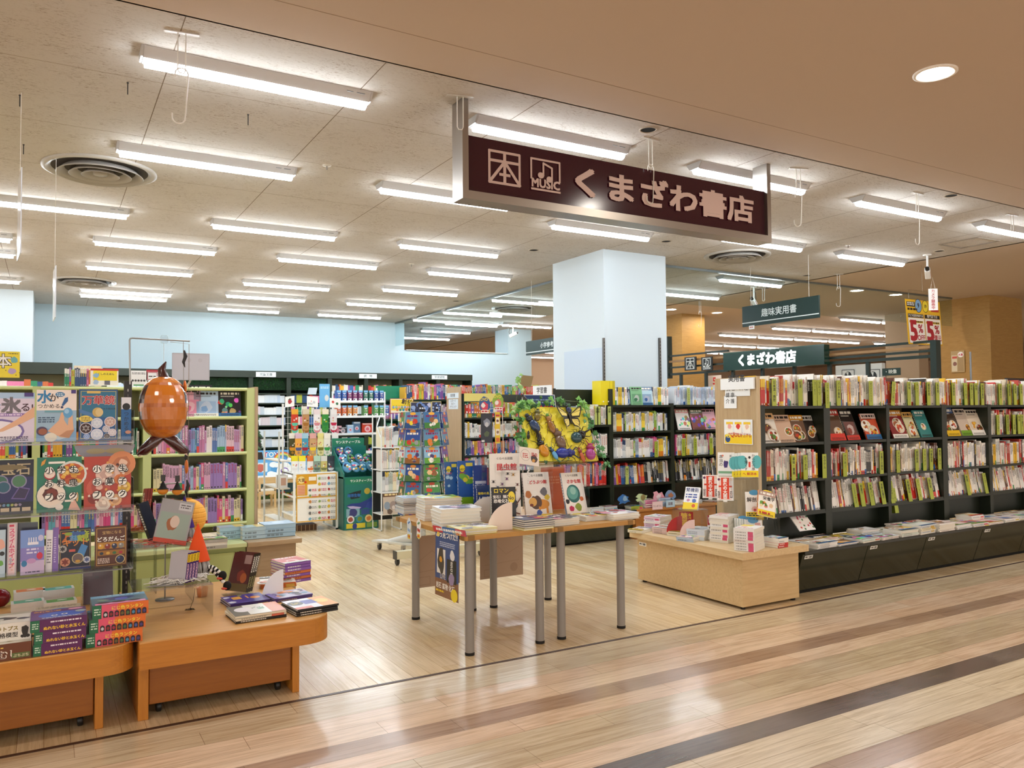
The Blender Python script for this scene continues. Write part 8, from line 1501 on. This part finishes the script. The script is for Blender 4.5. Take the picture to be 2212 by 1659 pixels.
mb = MB(); mb.box(-hw+fw_, hw-fw_, .03, DP-.03, zp-zb, zt-zb, '3a1420'); pn = mb.build('face_panel', t, ('gloss',))
PW, PH = xR-xL-2*fw_, zt-zp; LT = 'd3b7ae'; mb = MB(); mb.X = None
cv = CV(mb, (-hw+fw_, .03, zp-zb), XA, ZA, PW, PH, .003, .0004)
def fx(px, py): p = PY(px, py, Y0+.03); return ((p.x-xL-fw_)/PW, (p.z-zp)/PH)
def icon_book(v, x0, x1, y0, y1, col, wd):
    v.frame(x0, y0, x1, y1, wd, col); m_ = (x0+x1)/2; h = y1-y0; ya = y0+h*.70
    v.line([(m_, y0), (m_, y1)], wd*1.3, col); v.line([(x0, ya), (x1, ya)], wd*1.1, col); v.line([(m_, ya), (x0, y0)], wd*1.2, col); v.line([(m_, ya), (x1, y0)], wd*1.2, col); w_ = x1-x0; v.line([(m_-w_*.16, y0+h*.28), (m_+w_*.16, y0+h*.28)], wd*1.1, col)
def icon_music(v, x0, x1, y0, y1, col, wd, mm):
    w_, h = x1-x0, y1-y0; v.line([(x0, y0+h*.36), (x0, y1), (x1, y1), (x1, y0+h*.36)], wd, col); v.line([(x0+w_*.42, y0+h*.5), (x0+w_*.42, y0+h*.9), (x0+w_*.72, y0+h*.78), (x0+w_*.72, y0+h*.4)], wd, col)
    v.ell(x0+w_*.33, y0+h*.49, .11*w_, .09*w_, col); v.ell(x0+w_*.63, y0+h*.4, .11*w_, .09*w_, col); v.txt('MUSIC', (x0+x1)/2, y0+h*.10, mm, col, .045, fit=w_*1.0); v.line([(x0, y0+h*.02), (x1, y0+h*.02)], wd, col)
mk = mb; mb = MB(); cv.mb = mb; x0, y1 = fx(1056, 318); x1, y0 = fx(1122, 405); icon_book(cv, x0, x1, .235, .80, C(LT), .016)
mb.build('book_mark', pn, ('satin',)); mb = MB(); cv.mb = mb; x0, y1 = fx(1146, 334); x1, y0 = fx(1208, 420); icon_music(cv, x0, x1, .215, .79, C(LT), .013, .07)
mb.build('music_mark', pn, ('satin',)); mb = MB(); xa, xb = fx(1240, 400)[0], fx(1626, 470)[0]
gl = glyphs('くまざわ書店', .038); k = (xb-xa)*PW/(gl[3]-gl[2]); cv.z += .0004
ox, oy = xa*PW, .22*PH; kh = PH*.60/(gl[5]-gl[4])
mb.add([cv.O+cv.U*(ox+(v[0]-gl[2])*k)+cv.V*(oy+(v[1]-gl[4])*kh)+cv.N*(cv.z+v[2]*.00006) for v in gl[0]], gl[1], LT)
mb.build('characters', pn, ('satin',))
# green hanging signs
def hsign(X, p0, p1, p2, text, lb, ln=True, y_off=0, yw=None):
    a = PX(*p0, X); b = PX(*p1, X); c = PX(*p2, X); W = yw or a.y-b.y; zt_ = (a.z+b.z)/2 if not yw else a.z; zb_ = c.z
    t = thing('hanging_sign', lb, 'sign', (X, a.y-W/2, zb_)); mb = MB(); mb.box(0, .025, -W/2, W/2, 0, zt_-zb_, '1c3430'); cv = CV(mb, (0, W/2, 0), -YA, ZA, W, zt_-zb_, .001); cv.txt(text, .5, .38, (zt_-zb_)*.36, C('e6efee'), .012, fit=.62)
    if ln: cv.line([(0, .18), (1, .18)], .012, C('e6efee'))
    mb.build('board', t, ('satin',))
    for s_ in (-.38, .38): mb = MB(); mb.tube([(.012, s_*W, zt_-zb_), (.012, s_*W, ZC-zb_)], .003, 'd8d4cc', 5); mb.build('wire', t)
hsign(8.0, (1603, 662), (1768, 639), (1603, 707), '趣味実用書', 'dark green hanging sign reading 趣味実用書 behind the glass')
hsign(6.0, (1136, 738), (1200, 727), (1136, 768), '小学参考書', 'dark green hanging sign reading 小学参考書 beside the white column', yw=1.2)
flat('small_tag', PX(1618, 712, 7.99)+Vector((0, 0, 0)), -YA, ZA, .09, .05, lambda v: (v.rect(0, 0, 1, 1, C('f2efec')), v.small(.2, .3, .8, .7, C('c83a2a'), R, 1, .8)), 'small white and red tag below the 趣味実用書 sign', 'tag', .004, 'f2efec')
# security cameras
def cctv(p, lb, rz):
    t = thing('security_camera', lb, 'security camera', p, rz, group='ceiling security cameras'); mb = MB(); mb.lathe([(.05, 0), (.05, -.01), (.012, -.014)], 'e6e4de', 18); mb.tube([(0, 0, -.01), (0, 0, -.2)], .012, 'e2e0da', 10); mb.build('mount', t, ('satin',))
    mb = MB(); M = Matrix.Translation((0, 0, -.235)) @ Matrix.Rotation(.45, 4, 'Y'); mb.X = M; mb.bbox(-.09, .08, -.03, .03, -.032, .032, 'eceae6', .008); mb.box(-.03, .06, -.031, -.03, -.008, .002, 'c83a3a'); mb.X = None; b = mb.build('housing', t, ('satin',))
    mb = MB(); mb.X = M @ Matrix.Translation((-.09, 0, 0)); mb.lathe([(.024, -.03), (.026, 0), (.026, .012)], '1b1a1a', 16, axis='x'); mb.build('lens', b, ('gloss',)); mb = MB(); mb.tube([(.01, 0, -.02), (.07, 0, -.1), (.09, 0, -.17), (.075, 0, -.22)], .005, '3a3632', 6); mb.build('cable', t)
cctv(PZ(2003, 550, ZC), 'white security camera on the ceiling above the yellow poster', .5)
p = PZ(1628, 620, ZC); cctv(p, 'white security camera above the green 趣味実用書 sign', .4)
p = PX(1119, 706, 9.0); cctv(Vector((8.6, 14.6, ZC)), 'small security camera near the back wall opening', 2.4)
p = PZ(2003, 550, ZC)
ct = p+Vector((0, -.06, -.33)); t = thing('camera_notice', 'white notice reading カメラ録画中 hung below the camera', 'notice', ct); W_, h_ = .105, .265
sd = Vector((math.cos(-.7), math.sin(-.7), 0)); mb = MB(); nn = sd.cross(ZA); O = -sd*W_/2-ZA*(h_+.1); b_ = [O, O+sd*W_, O+sd*W_+ZA*h_, O+ZA*h_]; kk = [v-nn*.002 for v in b_]; mb.add(b_+kk, [(0, 1, 2, 3), (7, 6, 5, 4), (0, 4, 5, 1), (1, 5, 6, 2), (2, 6, 7, 3), (3, 7, 4, 0)], 'f6f2ee'); cv = CV(mb, O, sd, ZA, W_, h_); cv.vtxt('カメラ録画中', .5, .97, .040, C('c0272d'), .02, 1.03); mb.build('card', t, ('print',))
mb = MB(); mb.tube([-sd*.025-ZA*.1, ZA*.04, sd*.025-ZA*.1], .002, 'e4dcd0', 5); mb.build('string', t)
# discount poster
Yp = 6.2; a, b, c = PY(1963, 743, Yp), PY(2037, 747, Yp), PY(1955, 645, Yp)
def five(v):
    v.rect(0, 0, 1, 1, C('e8b422')); v.rect(.03, .70, .97, .97, C('efbf2a')); v.rect(.03, .84, .26, .95, C('23201e')); v.small(.05, .86, .24, .94, C('f4efe6'), R, 2, .7); v.ell(.36, .87, .1, .12, C('23201e')); v.ell(.36, .87, .09, .11, C('7fa8d0')); v.txt('9', .36, .83, .06, C('1d1b1a'), .03); v.ell(.56, .87, .09, .11, C('23201e')); v.ell(.56, .87, .08, .1, C('f2d83a')); v.txt('19', .56, .835, .045, C('1d1b1a'), .03); v.rect(.72, .76, .95, .88, C('c8402a')); v.small(.7, .89, .95, .95, C('3a2a1c'), R, 2); v.small(.04, .75, .32, .81, C('3a2a1c'), R, 1, .8)
    v.rect(.04, .60, .48, .68, C('23201e')); v.rect(.52, .60, .96, .68, C('23201e')); v.txt('アピタ直営売場では', .26, .615, .04, C('f4efe6'), .015, fit=.42); v.txt('専門店では', .74, .615, .04, C('f4efe6'), .015, fit=.34)
    for x0, t2 in ((.04, 'OFF'), (.52, '還元')):
        v.rect(x0, .03, x0+.45, .59, C('f6f0e8')); v.rect(x0+.02, .48, x0+.42, .53, C('e8c83a')); v.small(x0+.04, .485, x0+.4, .525, C('3a2a1c'), R, 1, .8); v.txt('5', x0+.13, .1, .26, C('b01f2a'), .05, sx=.95); v.txt('%', x0+.33, .27, .11, C('b01f2a'), .03); v.txt(t2, x0+.335, .1, .085, C('b01f2a'), .025, fit=.22)
    v.line([(.5, 0), (.5, .7)], .004, C('e8dccc'))
flat('discount_poster', a, b-a, c-a, (b-a).length, ((c-a)-(b-a).normalized()*(c-a).dot((b-a).normalized())).length, five, 'yellow and white 5%OFF poster hanging by the right hand glass', 'poster', .003, 'e8b422')
mb = MB(); q0 = (c+(b-a)*.5); mb.tube([c+(b-a)*.1, c+(b-a)*.1+ZA*.12, c+(b-a)*.9+ZA*.12, c+(b-a)*.9], .0025, '8a8070', 5); mb.tube([q0+ZA*.12, Vector((q0.x, q0.y, ZC))], .002, '8a8070', 5); tag(mb.build('poster_hanger', None, ('metal',)), 'thin wire hanger of the yellow 5%OFF poster', 'hanger')
# poster on the wood pillar
pz = PZ(2137, 637, ZM); Xp = pz.x-.02
a, b = PX(2055, 805, Xp), PX(2083, 757, Xp); flat('award_poster', (Xp, a.y, a.z), -YA, ZA, a.y-b.y, b.z-a.z, lambda v: (v.rect(0, 0, 1, 1, C('b89a68')), v.rect(.05, .05, .45, .8, C('d8c8a8')), v.rect(.5, .05, .92, .7, C('a88a5a')), v.blob(.28, .4, .15, C('8a5a4a'), R), v.rect(.1, .65, .45, .75, C('c84a3a')), v.ell(.72, .82, .22, .2, C('f6f0ec')), v.txt('大賞', .72, .76, .12, C('c02a34'), .03, fit=.36)), 'poster with a white 大賞 badge on the wood pillar', 'poster', .004, 'b89a68')
# ---- the other shopfront beyond the glass: green frame with slats and sign
XB = 9.66; DGN = '16261f'; t = thing('slatted_shopfront', 'dark green slatted shopfront frame beyond the white column', 'shopfront', (XB, 8.4, 0))
yA, yB = 11.0, 5.92
mb = MB(); mb.box(0, .1, yA-8.4-.12, yA-8.4, 2.0, 2.76, DGN); mb.build('post', t, ('satin',)); mb = MB(); mb.box(0, .1, yB-8.4-.04, yB-8.4+.04, 0, 2.28, DGN); mb.build('post', t, ('satin',))
for z, c, hh in ((2.40, DGN, .03), (2.30, '9a7448', .035), (2.19, DGN, .03), (2.07, DGN, .04)):
    mb = MB(); mb.box(.02, .06, 9.45-8.4, yA-8.4-.1, z-hh/2, z+hh/2, c); mb.build('slat', t, ('satin',))
for z0, z1, c, hh in ((2.36, 2.27, DGN, .03), (2.26, 2.20, '9a7448', .035), (2.18, 2.15, DGN, .03), (2.07, 2.08, DGN, .04)):
    mb = MB(); mb.box(.02, .06, yB-8.4, 7.5-8.4, z1-hh/2, z1+hh/2, c); mb.build('slat', t, ('satin',))
for k in range(7): y = 10.6-k*.62; mb = MB(); mb.box(.03, .07, y-8.4-.025, y-8.4+.025, 1.0, 2.06, DGN); mb.build('mullion', t, ('satin',))
t2 = thing('shop_sign', 'green box sign with lit white letters くまざわ書店', 'sign', (XB-.09, 8.46, 2.06)); mb = MB(); mb.box(0, .12, -.98, .98, 0, .285, '17352a'); mb.box(-.006, 0, -.99, .99, .275, .292, '23483a'); b_ = mb.build('box', t2, ('gloss',))
mb = MB(); cv = CV(mb, (-.001, .98, 0), -YA, ZA, 1.96, .285, .002, .0005); cv.txt('くまざわ書店', .46, .22, .17, C('ffffff'), .045, fit=.58); mb.build('lit_lettering', b_, ('sign_lit',))
for px0, px1, kd, lb in ((1479, 1503, 0, 'square black sign with a white 本 mark on the slats'), (1515, 1538, 1, 'square black MUSIC sign on the slats')):
    a, b = PX(px0, 801, XB-.03), PX(px1, 770, XB-.03); W, h_ = a.y-b.y, b.z-a.z
    flat('square_sign', (XB-.03, a.y, a.z), -YA, ZA, W, h_, (lambda v: (v.rect(0, 0, 1, 1, C('191b1a')), icon_book(v, .16, .84, .12, .9, C('cfd0cc'), .014))) if kd == 0 else (lambda v: (v.rect(0, 0, 1, 1, C('191b1a')), icon_music(v, .16, .84, .1, .9, C('cfd0cc'), .012, .045))), lb, 'sign', .02, '191b1a')
# further things of the mall seen between the slats
p = PX(1805, 840, 13.0); mb = MB(); mb.box(13.0, 13.1, PX(1905, 800, 13.0).y, PX(1805, 800, 13.0).y, 0, 2.25, 'c9d2d6'); pw = mb.build('mall_partition', None, ('satin',)); tag(pw, 'pale grey partition with two framed round marks beyond the shopfront', 'partition')
for px in (1832, 1886):
    c = PX(px, 812, 12.985); flat('round_mark', (12.985, c.y+.14, c.z-.12), -YA, ZA, .28, .24, lambda v: (v.frame(.03, .03, .97, .97, .012, C('20262a')), v.ell(.5, .45, .28, .34, C('20262a')), v.pg([(.5, .45), (.35, .78), (.55, .8)], C('c9d2d6'))), None, None, .004, 'c9d2d6', parent=pw)
for k, (px, w_, c) in enumerate(((1450, .5, 'b27a4a'), (1600, .3, 'd8dcdc'), (1690, .4, 'cfd6d8'), (1950, .35, 'c9b49a'))):
    p = PX(px, 830, 14.5); mb = MB(); mb.box(14.5, 14.8, p.y-w_, p.y+w_, 0, (1.75, 1.9, 2.0, ZM)[k], c); tag(mb.build('mall_pier' if k else 'brown_partition', None, ('plaster',)), ('low brown partition beyond the slatted frame', 'white pier of the mall left of the lit sign', 'white pier of the mall below the lit sign', 'beige pier of the mall left of the wood pillar')[k], 'pier' if k else 'partition')
a, b = PX(1506, 838, 11.5), PX(1558, 810, 11.5); flat('sale_banner', (11.5, a.y, a.z), -YA, ZA, a.y-b.y, b.z-a.z, lambda v: (v.rect(0, 0, 1, 1, C('f4ece8')), v.txt('5', .25, .25, .14, C('d83a3a'), .04), v.txt('5', .72, .25, .14, C('d83a3a'), .04), v.rect(.4, .1, .46, .9, C('e8c8c0'))), 'red and white 5 banner far beyond the craft magazines', 'banner', .004, 'f4ece8')
hs = PX(1912, 806, 12.9); flat('far_sign', (12.9, PX(1906, 812, 12.9).y, PX(1906, 812, 12.9).z), -YA, ZA, .35, .13, lambda v: (v.rect(0, 0, 1, 1, C('1c3430')), v.txt('・映像', .5, .25, .07, C('dfe8e6'), .01)), 'far green sign reading 映像 near the pale partition', 'sign', .01, '1c3430')
# books laid on the tops of the bookcases, dark screen at far right
p = PY(2190, 800, 4.9); mb = MB(); mb.bbox(-.2, .3, 0, .03, 0, .09, '23262c', .005); tag(mb.build('dark_screen', None, ('gloss',), (p.x-.08, 4.83, 1.66)), 'dark panel top peeking above the cookbooks at the right edge', 'panel')
mb = MB(); mb.tube([PY(2096, 760, 5.4), PY(2097, 800, 5.4)], .012, '7d7f80', 8); mb.tube([PY(2097, 800, 5.4), Vector((PY(2097, 800, 5.4).x, 5.4, 0))], .012, '7d7f80', 8); tag(mb.build('grey_post', None, ('metal',)), 'slim grey post rising behind the cookbooks before the wood pillar', 'post')
# hanging card boards seen edge on at left, on threads
for k, (px, py0, py1, X) in enumerate(((41, 375, 555, None), (117, 580, 690, None))):
    Yk = 5.4 if k == 0 else 6.6; p0, p1 = PY(px, py1, Yk), PY(px, py0, Yk); t = thing('hanging_board', ('upper white board hanging edge on from a thread at the left edge', 'lower white board hanging edge on from a thread at left')[k], 'sign', (p0.x, Yk, p0.z)); hh = p1.z-p0.z
    d = Vector((p0.x, Yk, 0)).normalized(); s_ = Matrix.Rotation(.05, 3, 'Z') @ d; mb = MB(); L = .3; n_ = Vector((-s_.y, s_.x, 0)); q_ = [-s_*L/2, s_*L/2]; mb.add([q_[0]-n_*.003, q_[1]-n_*.003, q_[1]-n_*.003+ZA*hh, q_[0]-n_*.003+ZA*hh, q_[0]+n_*.003, q_[1]+n_*.003, q_[1]+n_*.003+ZA*hh, q_[0]+n_*.003+ZA*hh], [(3, 2, 1, 0), (4, 5, 6, 7), (0, 1, 5, 4), (1, 2, 6, 5), (2, 3, 7, 6), (3, 0, 4, 7)], 'e4ebf4'); mb.build('board', t, ('gloss',))
    mb = MB(); mb.tube([(0, 0, hh), (0, 0, ZC-p0.z)], .0018, 'e8e4da', 5); mb.build('thread', t)
